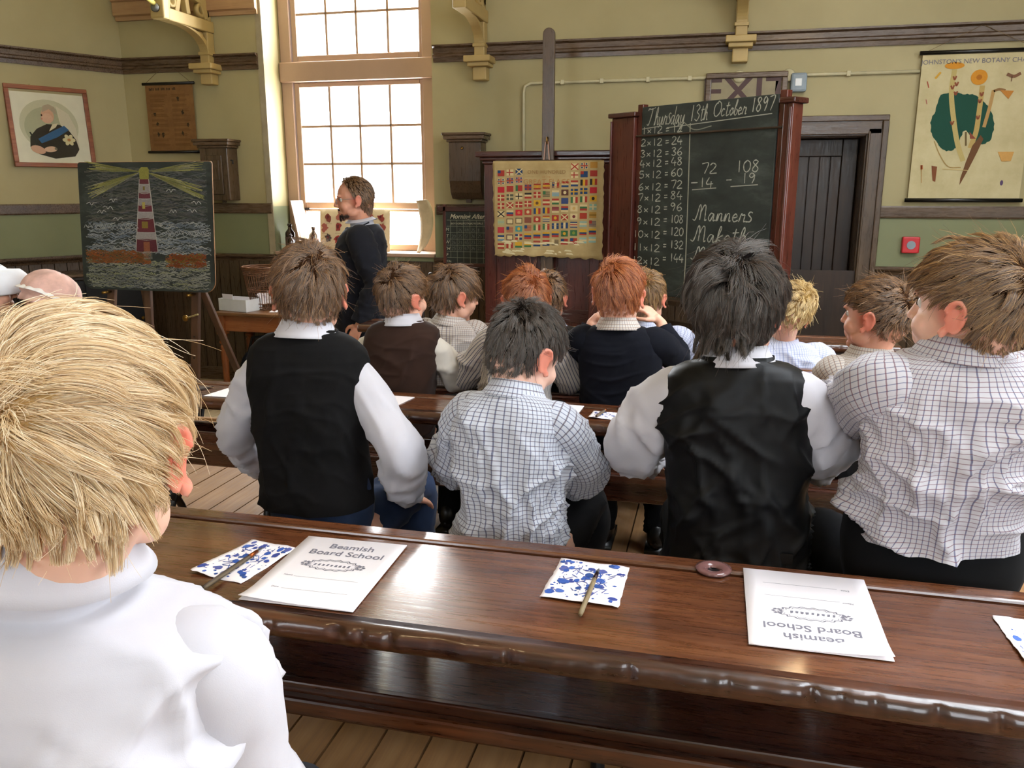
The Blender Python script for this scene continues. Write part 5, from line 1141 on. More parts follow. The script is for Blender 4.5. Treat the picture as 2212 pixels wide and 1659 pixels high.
booklet([(663, 1160), (876, 1180), (768, 1327), (518, 1300)], 'white printed booklet beside the notched desk edge near the white shirt', False)
booklet([(1600, 1230), (1850, 1255), (1943, 1430), (1630, 1400)], 'white printed booklet lying upside down beside the inkwell', True)
def blotter(px4, label, seed, z=ZD, nb=70):
    rg = random.Random(seed); P4 = [np.array(atZ(x, y, z)) for x, y in px4]; c = sum(P4) / 4
    th = thing('blotting_paper', (c[0], c[1], z + .0008), label, 'blotter', group='ink stained blotters')
    Q = [p[:2] - c[:2] for p in P4]; n = 14
    def bil(u, v): return Q[0] * (1 - u) * v + Q[1] * u * v + Q[2] * u * (1 - v) + Q[3] * (1 - u) * (1 - v)
    def hz(u, v): return .0015 + .0022 * math.sin(u * 4 + seed) * (1 - v) + .003 * (1 - v) ** 4 * (1 - u) + .0008 * math.sin(9 * u + 7 * v)
    vs = []
    for j in range(n + 1):
        for i in range(n + 1):
            u, v = i / n, j / n; p = bil(u, v); e = .0012 if i in (0, n) or j in (0, n) else 0
            vs.append((p[0] + rg.uniform(-e, e), p[1] + rg.uniform(-e, e), hz(u, v)))
    m = MB(); m.add(vs, [(j * (n + 1) + i, j * (n + 1) + i + 1, (j + 1) * (n + 1) + i + 1, (j + 1) * (n + 1) + i) for j in range(n) for i in range(n)]); o = m.build('sheet', M_PAPER, th, True); sd = o.modifiers.new('thickness', 'SOLIDIFY'); sd.thickness = .0006; sd.offset = -1
    m = MB(); cols = ('#3a5aa8', '#4a68b4', '#34508f', '#3e4a90', '#5a62a0')
    for k in range(nb):
        u, v = rg.uniform(.05, .95), rg.uniform(.05, .95); r = rg.choice((.0012, .0018, .0025, .004, .006, .009)); asp = rg.uniform(.6, 1.1); cc = lin(rg.choice(cols)); pts = []
        for t_ in range(14):
            a = t_ / 14 * 6.283; rr = r * rg.uniform(.8, 1.1); uu, vv = u + rr / .14 * math.cos(a), v + rr / .15 * asp * math.sin(a); uu, vv = min(max(uu, 0.01), .99), min(max(vv, 0.01), .99); p = bil(uu, vv); pts.append((p[0], p[1], hz(uu, vv) + .0003 + k * .000004))
        m.add(pts, [tuple(range(14))], cc)
    for k in range(int(nb * .4)):
        u, v = rg.uniform(.1, .8), rg.uniform(.1, .8); a = rg.uniform(0, 3.1); l_ = rg.uniform(.05, .16); w_ = .006; cc = lin(rg.choice(cols)); pts = []
        for s0, s1 in ((0, -1), (1, -1), (1, 1), (0, 1)): uu, vv = u + s0 * l_ * math.cos(a) - s1 * w_ * math.sin(a), v + s0 * l_ * math.sin(a) + s1 * w_ * math.cos(a); p = bil(min(max(uu, .01), .99), min(max(vv, .01), .99)); pts.append((p[0], p[1], hz(uu, vv) + .0007))
        m.add(pts, [(0, 1, 2, 3)], cc)
    m.build('ink_blots', M_VC, th); return th
blotter([(545, 1168), (642, 1186), (522, 1262), (410, 1238)], 'ink spotted blotting paper next to the white shirted shoulder', 2, nb=90)
blotter([(1213, 1208), (1360, 1228), (1336, 1316), (1165, 1292)], 'ink spotted blotting paper in the middle of the nearest desk', 5, nb=110)
blotter([(2142, 1332), (2310, 1350), (2340, 1440), (2212, 1432)], 'blotting paper cut by the right edge on the nearest desk', 9, nb=24)
blotter([(985, 870), (1040, 872), (1030, 888), (966, 884)], 'small blotter beside the checked shoulder on the second desk', 11, nb=50)
blotter([(1282, 889), (1333, 893), (1325, 908), (1270, 905)], 'small ink spotted blotter under a pen on the second desk', 13, nb=50)
def pen(pa, pb, label, wood_c, z=ZD):
    A, B = atZ(*pa, z), atZ(*pb, z); L_ = float(np.linalg.norm(B - A)); ang = math.atan2(B[1] - A[1], B[0] - A[0])
    th = thing('dip_pen', (A[0], A[1], z + .010), label, 'pen', ang, 'wooden dip pens'); th.rotation_euler = (0, R(.6), ang)
    m = MB(); m.tube([(0, 0, 0), (L_ * .05, 0, 0), (L_ * .62, 0, 0), (L_ * .76, 0, 0)], [.0036, .0044, .0042, .0034], 8); m.build('holder', wood('pen_wood_' + wood_c[1:], '#2a1c14', wood_c, '#8a7a5e', 0, 9, .6, .2), th, True)
    m = MB(); m.tube([(L_ * .74, 0, 0), (L_ * .88, 0, 0)], [.0040, .0036], 8); m.build('ferrule', plain('copper_ferrule_' + wood_c[1:], '#8a4a22' if wood_c[1] < '6' else '#3a2a2a', .35, .8), th, True)
    m = MB(); m.add([(L_ * .87, -.003, .001), (L_ * .87, .003, .001), (L_ * .94, .0028, .0), (L_, 0, -.001), (L_ * .94, -.0028, 0)], [(0, 1, 2, 3, 4)]); o = m.build('nib', M_STEEL, th); sd = o.modifiers.new('thickness', 'SOLIDIFY'); sd.thickness = .0008
pen((440, 1282), (570, 1190), 'dark worn dip pen across the blotter near the white shirt', '#4a3d34'); pen((1253, 1340), (1294, 1236), 'pale wooden dip pen across the middle blotter', '#8f7d5c')
pen((1288, 906), (1312, 888), 'thin dip pen lying on the second desk blotter', '#5a4a40')
def sheet(px4, label, name='paper_sheet', z=ZD, mat=M_PAPER, thick=.0012, cat='paper'):
    P4 = [atZ(x, y, z) for x, y in px4]; c = sum(P4) / 4; m = MB(); Q = [(p[0] - c[0], p[1] - c[1]) for p in P4]; m.prism(Q, 2, 0, thick); o = m.build(name, mat); o.location = (c[0], c[1], z + .0008); return tag(o, label, cat)
sheet([(440, 856), (535, 826), (600, 836), (545, 862)], 'white sheet at the left end of the second desk'); sheet([(800, 852), (896, 859), (848, 882), (790, 878)], 'white sheet right of the white sleeve on the second desk')
sheet([(1185, 872), (1262, 878), (1243, 902), (1180, 897)], 'white sheet right of the small checked pupil on the second desk')
sheet([(330, 842), (461, 838), (402, 852), (300, 862)], 'dark writing slate lying at the end of the second desk', 'writing_slate', ZD, M_DKX, .006, 'slate')
for k, (x, yv, rz) in enumerate(((-.78, 2.44, 0), (-.99, 2.44, 0))):
    m = MB(); m.box(-.09, .09, -.001, .001, 0, .065); o = m.build('loose_paper', M_PAPER if k == 0 else M_POSTER); o.location = (x, yv - .04, ZD - .214); o.rotation_euler = (R(-62), 0, rz); tag(o, ('white paper' if k == 0 else 'yellowed paper') + ' stuffed in the tray under the second desk', 'paper')
# ------------------------------------------------------------------ people: cloth, skin and hair materials
def fabric(name, col, rough=.85, var=.1, weave=900, sheen=.2):
    t = NT(name); n = t.noise(t.coord('Object'), 14, 5); f = t.noise(t.coord('UV', (weave, weave, 1)), 1, 2)
    c = lin(col); lo = tuple(x * (1 - var) for x in c[:3]); hi = tuple(min(1, x * (1 + var)) for x in c[:3])
    t.bump(f, .15, .0008); m = t.set(t.ramp(n, [(.3, lo), (.7, hi)]), rough, spec=.2); t.b.inputs['Sheen Weight'].default_value = sheen; return m
def checked(name, base, la, lb, s=.0098, wd=.17):
    """woven check: two sets of coloured lines on a pale ground, in the cloth's own (UV) metres"""
    t = NT(name); uv = t.coord('UV'); sp = t.n('ShaderNodeSeparateXYZ'); t.l(uv, sp.inputs[0])
    def line(o, off): return t.math('LESS_THAN', t.math('FRACT', t.math('ADD', t.math('DIVIDE', o, s), off)), wd)
    a, b = line(sp.outputs[0], .1), line(sp.outputs[1], .3)
    n = t.noise(t.coord('Object'), 9, 4); c0 = t.ramp(n, [(.3, lin(base)), (.75, tuple(min(1, x * 1.06) for x in lin(base)[:3]))])
    c = t.mix(t.math('MULTIPLY', a, .72), c0, lin(la)); c = t.mix(t.math('MULTIPLY', b, .72), c, lin(lb))
    m = t.set(c, .85, spec=.2); t.b.inputs['Sheen Weight'].default_value = .15; return m
def striped(name, base, la, s=.011, wd=.35):
    t = NT(name); uv = t.coord('UV'); sp = t.n('ShaderNodeSeparateXYZ'); t.l(uv, sp.inputs[0])
    a = t.math('LESS_THAN', t.math('FRACT', t.math('DIVIDE', sp.outputs[0], s)), wd)
    return t.set(t.mix(t.math('MULTIPLY', a, .8), lin(base), lin(la)), .85, spec=.2)
F_WHITE = fabric('white_cotton', '#bbb9c0', .8, .03); F_CREAMW = fabric('cream_cotton', '#c4bdb2', .8, .04)
F_BLACKK = fabric('black_knit', '#0c0b0c', .95, .2, 500, 0); F_BLACKV = fabric('black_waistcoat_satin', '#0a0b0d', .5, .25, 900, 0); F_BROWNV = fabric('brown_waistcoat_wool', '#2e1c14', .85, .15, 900, .05)
F_NAVY = fabric('navy_wool', '#0c0e17', .95, .2, 500, 0); F_SUIT = fabric('charcoal_suit_wool', '#17181f', .9, .15, 900, .05); F_JEAN = fabric('blue_denim', '#1e2c46', .85, .2, 900, .05); F_DARKT = fabric('black_trouser_cloth', '#0a0b0e', .9, .2, 900, 0); F_GREYT = fabric('grey_trouser_cloth', '#26272c', .9, .15, 900, 0)
C_A = checked('navy_brown_check', '#b4b8c2', '#2c3560', '#4a3540', .0100, .17); C_B = checked('blue_red_check', '#b8b6bc', '#39406c', '#6a3c48', .0092, .15); C_C = checked('fine_blue_check', '#bcc0d0', '#7080b0', '#8a90b4', .0075, .2)
C_D = checked('tan_check', '#bab2aa', '#4a4a62', '#7a5a48', .0088, .17); ST = striped('navy_striped_cotton', '#c0b8b0', '#39405e', .0105, .27)
M_SHOE = plain('black_shoe_leather', '#0f0e0f', .35)
F_BONNET = fabric('white_bonnet_cotton', '#e2e6ee', .8, .03); F_PINK = fabric('pink_print_cotton', '#d6ada0', .8, .25); F_LACE = fabric('white_lace', '#e6e2de', .85, .1)
def skin(name, col, red, ears):
    t = NT(name); g = t.coord('Object'); n = t.noise(g, 22, 4); c = lin(col); r = lin(red)
    base = t.ramp(n, [(.3, tuple(x * .95 for x in c[:3])), (.7, tuple(min(1, x * 1.04) for x in c[:3]))])
    for e in ears:                                      # ears are ruddier than the face
        d = t.n('ShaderNodeVectorMath'); d.operation = 'DISTANCE'; t.l(g, d.inputs[0]); d.inputs[1].default_value = tuple(e)
        k = t.n('ShaderNodeMapRange'); k.inputs[1].default_value = .022; k.inputs[2].default_value = .05; k.inputs[3].default_value = .75; k.inputs[4].default_value = 0; t.l(d.outputs['Value'], k.inputs[0])
        base = t.mix(k.outputs[0], base, r)
    m = t.set(base, .5, spec=.35); b = t.b.inputs; b['Subsurface Weight'].default_value = .22; b['Subsurface Radius'].default_value = (.012, .004, .002); b['Subsurface Scale'].default_value = .6; return m
def hairmat(name, root, mid, tip, rough=.28):
    """strands: coloured diffuse body with a sheen along the fibre"""
    m = bpy.data.materials.new(name); m.use_nodes = True; t = m.node_tree; t.nodes.clear(); N_ = t.nodes.new; o = N_('ShaderNodeOutputMaterial'); i = N_('ShaderNodeHairInfo')
    r = N_('ShaderNodeValToRGB'); e = r.color_ramp.elements; e[0].position = 0; e[0].color = lin(root); e[1].position = 1; e[1].color = lin(tip); k = e.new(.5); k.color = lin(mid)
    d = N_('ShaderNodeBsdfDiffuse'); tl = N_('ShaderNodeBsdfTranslucent'); h = N_('ShaderNodeBsdfHair'); h.component = 'Reflection'; h.inputs['RoughnessU'].default_value = rough * .75; h.inputs['RoughnessV'].default_value = .6
    g = N_('ShaderNodeMix'); g.data_type = 'RGBA'; g.inputs[0].default_value = .45; g.inputs[7].default_value = (1, .95, .88, 1)
    a = N_('ShaderNodeMixShader'); a.inputs[0].default_value = .35; b = N_('ShaderNodeMixShader'); b.inputs[0].default_value = .22; L_ = t.links.new
    L_(i.outputs['Random'], r.inputs[0]); L_(r.outputs[0], d.inputs[0]); L_(r.outputs[0], tl.inputs[0]); L_(r.outputs[0], g.inputs[6]); L_(g.outputs[2], h.inputs[0])
    L_(d.outputs[0], a.inputs[1]); L_(tl.outputs[0], a.inputs[2]); L_(a.outputs[0], b.inputs[1]); L_(h.outputs[0], b.inputs[2]); L_(b.outputs[0], o.inputs[0]); return m
# ------------------------------------------------------------------ cloth lofts
def waves(seed, k, lo, hi, bias=None):
    rg = np.random.RandomState(seed); d = rg.randn(k, 3)
    if bias is not None: d = d * np.array(bias)
    d /= np.linalg.norm(d, axis=1)[:, None]; return d * rg.uniform(lo, hi, (k, 1)), rg.uniform(0, 6.28, k)
def folds(P, W, sharp=3.0, sd=0):
    """creases: narrow ridges, each living in its own patch of the cloth"""
    K, ph = W; s = np.zeros(len(P)); wq = P + .014 * np.sin(P[:, [1, 2, 0]] * 23 + ph[0]) + .006 * np.sin(P[:, [2, 0, 1]] * 61 + ph[-1])
    for n, (k, p) in enumerate(zip(K, ph)):
        e = np.cross(k, (.3, .8, .5)); e = e / np.linalg.norm(e)
        env = np.clip(np.sin((wq @ e) * 19 + p * 3) * .7 + np.sin((wq @ k) / np.linalg.norm(k) * 15 + p * 5) * .6 - .25, 0, 1)
        s += (1 - np.abs(np.sin((wq @ k + p) * .5))) ** sharp * env
    return s * .42 - .06
def grid_obj(name, V, nu, nv, mat, parent, uv, closed=True, thick=0.0, caps=False):
    """V: nv rows of nu points; uv in metres"""
    m = MB(); fs = []; U = []
    cols = nu if closed else nu - 1
    for j in range(nv - 1):
        for i in range(cols):
            i2 = (i + 1) % nu; fs.append((j * nu + i, j * nu + i2, (j + 1) * nu + i2, (j + 1) * nu + i))
            U += [uv(i, j), uv(i + 1, j), uv(i + 1, j + 1), uv(i, j + 1)]
    if caps:
        for row, rev in ((0, True), (nv - 1, False)):
            f = [row * nu + i for i in range(nu)]; fs.append(tuple(reversed(f)) if rev else tuple(f)); U += [(0, 0)] * nu
    m.add([tuple(v) for v in V], fs); o = m.build(name, mat, parent, True)
    ul = o.data.uv_layers.new(name='UVMap'); ul.data.foreach_set('uv', [c for q in U for c in q])
    if thick: sd = o.modifiers.new('thickness', 'SOLIDIFY'); sd.thickness = thick; sd.offset = -1
    return o
TORSO = [(-.06, .90, 1.02), (.02, .95, 1.10), (.14, .97, 1.12), (.32, .92, 1.02), (.52, .95, 1.0), (.70, 1.0, 1.02), (.80, 1.02, 1.0), (.87, 1.0, .93), (.92, .93, .84), (.955, .80, .74), (.98, .62, .64), (1.0, .44, .58), (1.03, .36, .54)]
def torso(name, p, mat, off=0.0, wtop=1.0, t0=-.06, t1=1.03, amp=.004, seed=1, yoke=True, nu=128, nv=110, flare=0.0):
    T = np.array([r[0] for r in TORSO]); Wd = np.array([r[1] for r in TORSO]); Dp = np.array([r[2] for r in TORSO])
    hip, neck, sw, dep = p['hip'], p['neck'], p['sw'], p['dep']; V = []; arc = [0]
    ts = np.linspace(t0, t1, nv); prev = None
    for t in ts:
        w_ = np.interp(t, T, Wd) * sw + off; d_ = np.interp(t, T, Dp) * dep + off
        if t > .6: w_ = min(w_, (sw * (1.0 - (1 - wtop) * min(1, (t - .6) / .2)) + off)) if wtop < 1 else w_
        if t > .985: w_ = min(w_, .060 + off); d_ = min(d_, .058 + off)
        if flare and t < .25: w_ += flare * (1 - t / .25) ** 1.5; d_ += flare * .6 * (1 - t / .25) ** 1.5
        tt = max(0, min(1.03, t)); c = hip + (neck - hip) * tt; c = c + np.array((0, (neck - hip)[1] * (tt ** 1.6 - tt) - p['bulge'] * math.sin(math.pi * min(1, tt)), 0)); c[2] = hip[2] + (neck[2] - hip[2]) * t
        dy = ((neck - hip)[1] * 1.6 * tt ** .6 - p['bulge'] * math.pi * math.cos(math.pi * min(1, tt))) / (neck[2] - hip[2])
        tw = p['twist0'] + (p['twist'] - p['twist0']) * tt; rl = p['roll'] * max(0, min(1, tt * 1.2 - .2))
        u = np.array((math.cos(tw), math.sin(tw), -math.sin(rl))); v = np.array((-math.sin(tw), math.cos(tw), -dy * .8))
        v = v / np.linalg.norm(v)
        for i in range(nu):
            a = 2 * math.pi * i / nu; ca, sa = math.cos(a), math.sin(a); e = 2 / 2.5
            V.append(c + u * w_ * math.copysign(abs(ca) ** e, ca) + v * d_ * math.copysign(abs(sa) ** e, sa))
        if prev is not None: arc.append(arc[-1] + np.linalg.norm(c - prev) + .0)
        prev = c.copy()
    V = np.array(V); cen = V.reshape(nv, nu, 3).mean(1).repeat(nu, 0); N = V - cen; N /= np.linalg.norm(N, axis=1)[:, None]
    L_ = V - hip; f = folds(L_, waves(seed, 9, 70, 130, (1, .6, .8))) + 1.3 * folds(L_, waves(seed + 50, 7, 34, 62, (1, .6, .9)), 2.2)
    env = np.repeat(np.clip(1.25 - 1.1 * np.clip(ts, 0, 1) ** 3, .25, 1), nu); V = V + N * (f * amp * 5 * env)[:, None]
    if yoke: V = V + N * (np.repeat((ts > .80).astype(float), nu) * .0022)[:, None]
    per = 2 * math.pi * sw * .82; RG = V.reshape(nv, nu, 3); arc = np.concatenate([[0], np.cumsum(np.linalg.norm(np.diff(RG, axis=0), axis=2)[:, nu * 5 // 8: nu * 7 // 8].mean(1))])
    return grid_obj(name, V, nu, nv, mat, p['root'], lambda i, j: (per * i / nu, arc[j]))
def sleeve(p, pts, rad, mat, name='sleeve', amp=.005, seed=3, nu=36, parent=None, cuff=True, squash=1.0):
    path = np.array(smooth_line([tuple(q) for q in pts], 12)); n = len(path); r = np.interp(np.linspace(0, 1, n), np.linspace(0, 1, len(rad)), rad)
    al = np.concatenate([[0], np.cumsum(np.linalg.norm(np.diff(path, axis=0), axis=1))]); un = np.linspace(0, al[-1], n); path = np.stack([np.interp(un, al, path[:, k]) for k in range(3)], 1); r = np.interp(un, al, r)
    V = []; u = None; arc = [0]
    for i in range(n):
        d = path[min(i + 1, n - 1)] - path[max(i - 1, 0)]; d /= np.linalg.norm(d) + 1e-9
        if u is None: u, v, d = frame_from(d)
        else: u = u - d * (u @ d); u /= np.linalg.norm(u); v = np.cross(d, u)
        for k in range(nu): a = 2 * math.pi * k / nu; V.append(path[i] + r[i] * (u * math.cos(a) + v * math.sin(a) * squash))
        if i: arc.append(arc[-1] + np.linalg.norm(path[i] - path[i - 1]))
    V = np.array(V); cen = path.repeat(nu, 0); N = V - cen; N /= np.linalg.norm(N, axis=1)[:, None] + 1e-9
    L_ = V - p['hip']; f = folds(L_, waves(seed, 8, 80, 150)) + 1.2 * folds(L_, waves(seed + 9, 6, 40, 75), 2.2)
    V = V + N * (f * amp * 4.4 * np.repeat(np.clip(np.arange(n) / (n * .35), .06, 1), nu))[:, None]; mr = float(np.mean(rad)); RG = V.reshape(n, nu, 3); arc = np.concatenate([[0], np.cumsum(np.linalg.norm(np.diff(RG, axis=0), axis=2).mean(1))])
    return grid_obj(name, V, nu, n, mat, parent or p['root'], lambda i, j: (2 * math.pi * mr * i / nu, arc[j]), caps=True)
def collar(p, mat, rn=.056, h=.030, fold=.036, open_=0.0, tilt=.25):
    """stand and fold of a shirt collar round the neck"""
    c0 = p['neck'] + np.array((0, 0, -.012 + p.get('cup', 0))); d = p['headc'] - p['neck']; d = d / np.linalg.norm(d); d = np.array((d[0] * .6, d[1] * .6, 1)); d /= np.linalg.norm(d); u, v, d = frame_from(d, (0, 1, 0)); V = []; nu = 48
    v = np.cross(d, (1, 0, 0)); v /= np.linalg.norm(v); u = np.cross(v, d)
    prof = [(rn + .004, 0), (rn + .001, h * .5), (rn, h), (rn + .004, h + .003), (rn + .012, h - fold * .4), (rn + .021, h - fold * .8), (rn + .027, h - fold)]
    for r, z in prof:
        for k in range(nu):
            a = 2 * math.pi * k / nu; fr = max(0, math.sin(a)); V.append(c0 + d * (z - .022 * fr * (1 if z > 0 else .5)) + u * r * math.cos(a) + v * (r * .98) * math.sin(a))
    return grid_obj('collar', np.array(V), nu, len(prof), mat, p['root'], lambda i, j: (2 * math.pi * .07 * i / nu, .012 * j), thick=.0015)
# ------------------------------------------------------------------ bodies
def hand_into(m, w, d, n, s=1.0, curl=.5, side=1, spread=.012):
    """palm, four fingers and a thumb: w wrist, d direction of the palm, n back-of-hand normal"""
    d = np.array(d, float); d /= np.linalg.norm(d); n = np.array(n, float); n -= d * (n @ d); n /= np.linalg.norm(n); sd = np.cross(n, d) * side
    pc = w + d * .038 * s; R3 = Matrix((tuple(sd), tuple(d), tuple(n))).transposed(); m.ell(pc, (.033 * s, .042 * s, .0125 * s), 14, 8, R3)
    m.tube([w - d * .02, w + d * .02], [.021 * s, .022 * s], 10)
    for k, (o, ln, ba) in enumerate(((-.024, .054, .070), (-.008, .064, .076), (.008, .060, .074), (.023, .046, .066))):
        b = w + d * ba * s + sd * o * s; a1, a2, a3 = curl * .5, curl * 1.2, curl * 1.8; P = [b - d * .015 * s]; q = b; P.append(q)
        for a, f in ((a1, .42), (a2, .32), (a3, .26)): q = q + (d * math.cos(a) - n * math.sin(a) + sd * o * 2.5) * ln * f * s; P.append(q)
        m.tube(P, [.0085 * s, .0088 * s, .0080 * s, .0072 * s, .0058 * s], 8); m.ell(P[-1], (.0058 * s,) * 3, 8, 6)
    b = w + d * .022 * s - sd * .024 * s; q1 = b + (d * .6 - sd * .75 - n * .25) * .032 * s; q2 = q1 + (d * .85 - sd * .25 - n * curl * .6) * .026 * s; q3 = q2 + (d * .9 + sd * .1 - n * curl * .6) * .02 * s
    m.tube([b, q1, q2, q3], [.013 * s, .011 * s, .0095 * s, .007 * s], 8); m.ell(q3, (.007 * s,) * 3, 8, 6)
def head_into(m, HM, adult=False, ears=True):
    def T(c): return np.array(HM @ Vector(c))
    R3 = HM.to_3x3()
    def e(c, r, rot=None, n=20, k=14): m.ell(T(c), r, n, k, R3 @ (rot or Matrix.Identity(3)))
    s = HM.to_scale()[0]; R3 = HM.to_3x3()
    e((0, -.008, .018), (.073, .092, .089)); e((0, .028, -.030), (.060, .056, .072)); e((0, .033, -.066), (.046, .045, .034)); e((0, .066, -.090), (.019, .016, .015))
    e((0, -.045, -.025), (.056, .045, .045))
    for sx in (-1, 1):
        e((sx * .033, .052, -.034), (.026, .026, .026)); e((sx * .044, .02, -.062), (.018, .03, .024), n=14)
        e((sx * .026, .076, .021), (.021, .011, .0075), n=14, k=8)
        if ears:
            c = np.array((sx * .074, -.006, -.010)); A = Matrix.Rotation(sx * R(-24), 3, 'Z') @ Matrix.Rotation(R(8), 3, 'X')
            pts = []; 
            for i in range(15):
                a = R(-70 + 250 * i / 14); q = A @ Vector((sx * .010 + sx * .003 * math.sin(a), -.016 * math.sin(a + R(80)) * .95 - .004, .027 * math.cos(a + R(80)) * -1 + .002)); pts.append(T(c + np.array(q)))
            m.tube(pts, [.0044 * s] * 15, 8)
            e(tuple(c + np.array(A @ Vector((sx * .006, -.004, .002)))), (.0048, .0148, .0245), A, 14, 10); e(tuple(c + np.array(A @ Vector((sx * .004, .006, -.026)))), (.0055, .0085, .010), A, 10, 8)
    for a, b, r0, r1 in (((0, .082, .012), (0, .098, -.024), .0065, .0095),): m.tube([T(a), T(((a[0] + b[0]) / 2, (a[1] + b[1]) / 2, (a[2] + b[2]) / 2)), T(b)], [r0 * s, .0078 * s, r1 * s], 10); e(b, (.0105, .0105, .009), n=12, k=8)
    for sx in (-1, 1): e((sx * .009, .088, -.028), (.0075, .009, .0065), n=10, k=6)
    e((0, .0815, -.0525), (.021, .010, .0052), n=14, k=8); e((0, .0795, -.0625), (.018, .010, .0058), n=14, k=8); e((0, .070, -.058), (.028, .018, .02), n=14, k=8)
def remesh(o, vox, it=3):
    md = o.modifiers.new('one_surface', 'REMESH'); md.mode = 'VOXEL'; md.voxel_size = vox; md.use_smooth_shade = True
    sm = o.modifiers.new('smooth', 'SMOOTH'); sm.factor = .5; sm.iterations = it
def eyes(p, HM, col='#5a4630'):
    for sx in (-1, 1):
        m = MB(); m.ell((0, 0, 0), (.0125, .0125, .0125), 16, 12); o = m.build('eye', plain('eye_white', '#d8d4cf', .15) if 'eye_white' not in MATS else MATS['eye_white'], p['root'], True); o.matrix_local = HM @ Matrix.Translation((sx * .031, .0632, .004))
        m = MB(); m.lathe([(0, 0), (.0056, 0), (.0056, .0006), (0, .001)], 14, (0, .0121, -.001), (0, 1, 0)); m.build('iris', plain('iris_brown', col, .2) if 'iris_brown' not in MATS else MATS['iris_brown'], o)
        m = MB(); m.tube([(sx * .031 + dx, .0795 - abs(dx) * .25, .0205 - abs(dx) * .18) for dx in (-.017, -.008, 0, .008, .017)], [.0012, .002, .0022, .002, .001], 6, squash=.7); b = m.build('eyebrow', p['browm'], p['root'], True); b.matrix_local = HM
        m = MB(); m.tube([(sx * .031 + dx, .0805 - abs(dx) * .32, .0085 - dx * dx * 14) for dx in (-.013, -.006, 0, .006, .013)], .0012, 6); b = m.build('eyelashes', p['browm'], p['root'], True); b.matrix_local = HM
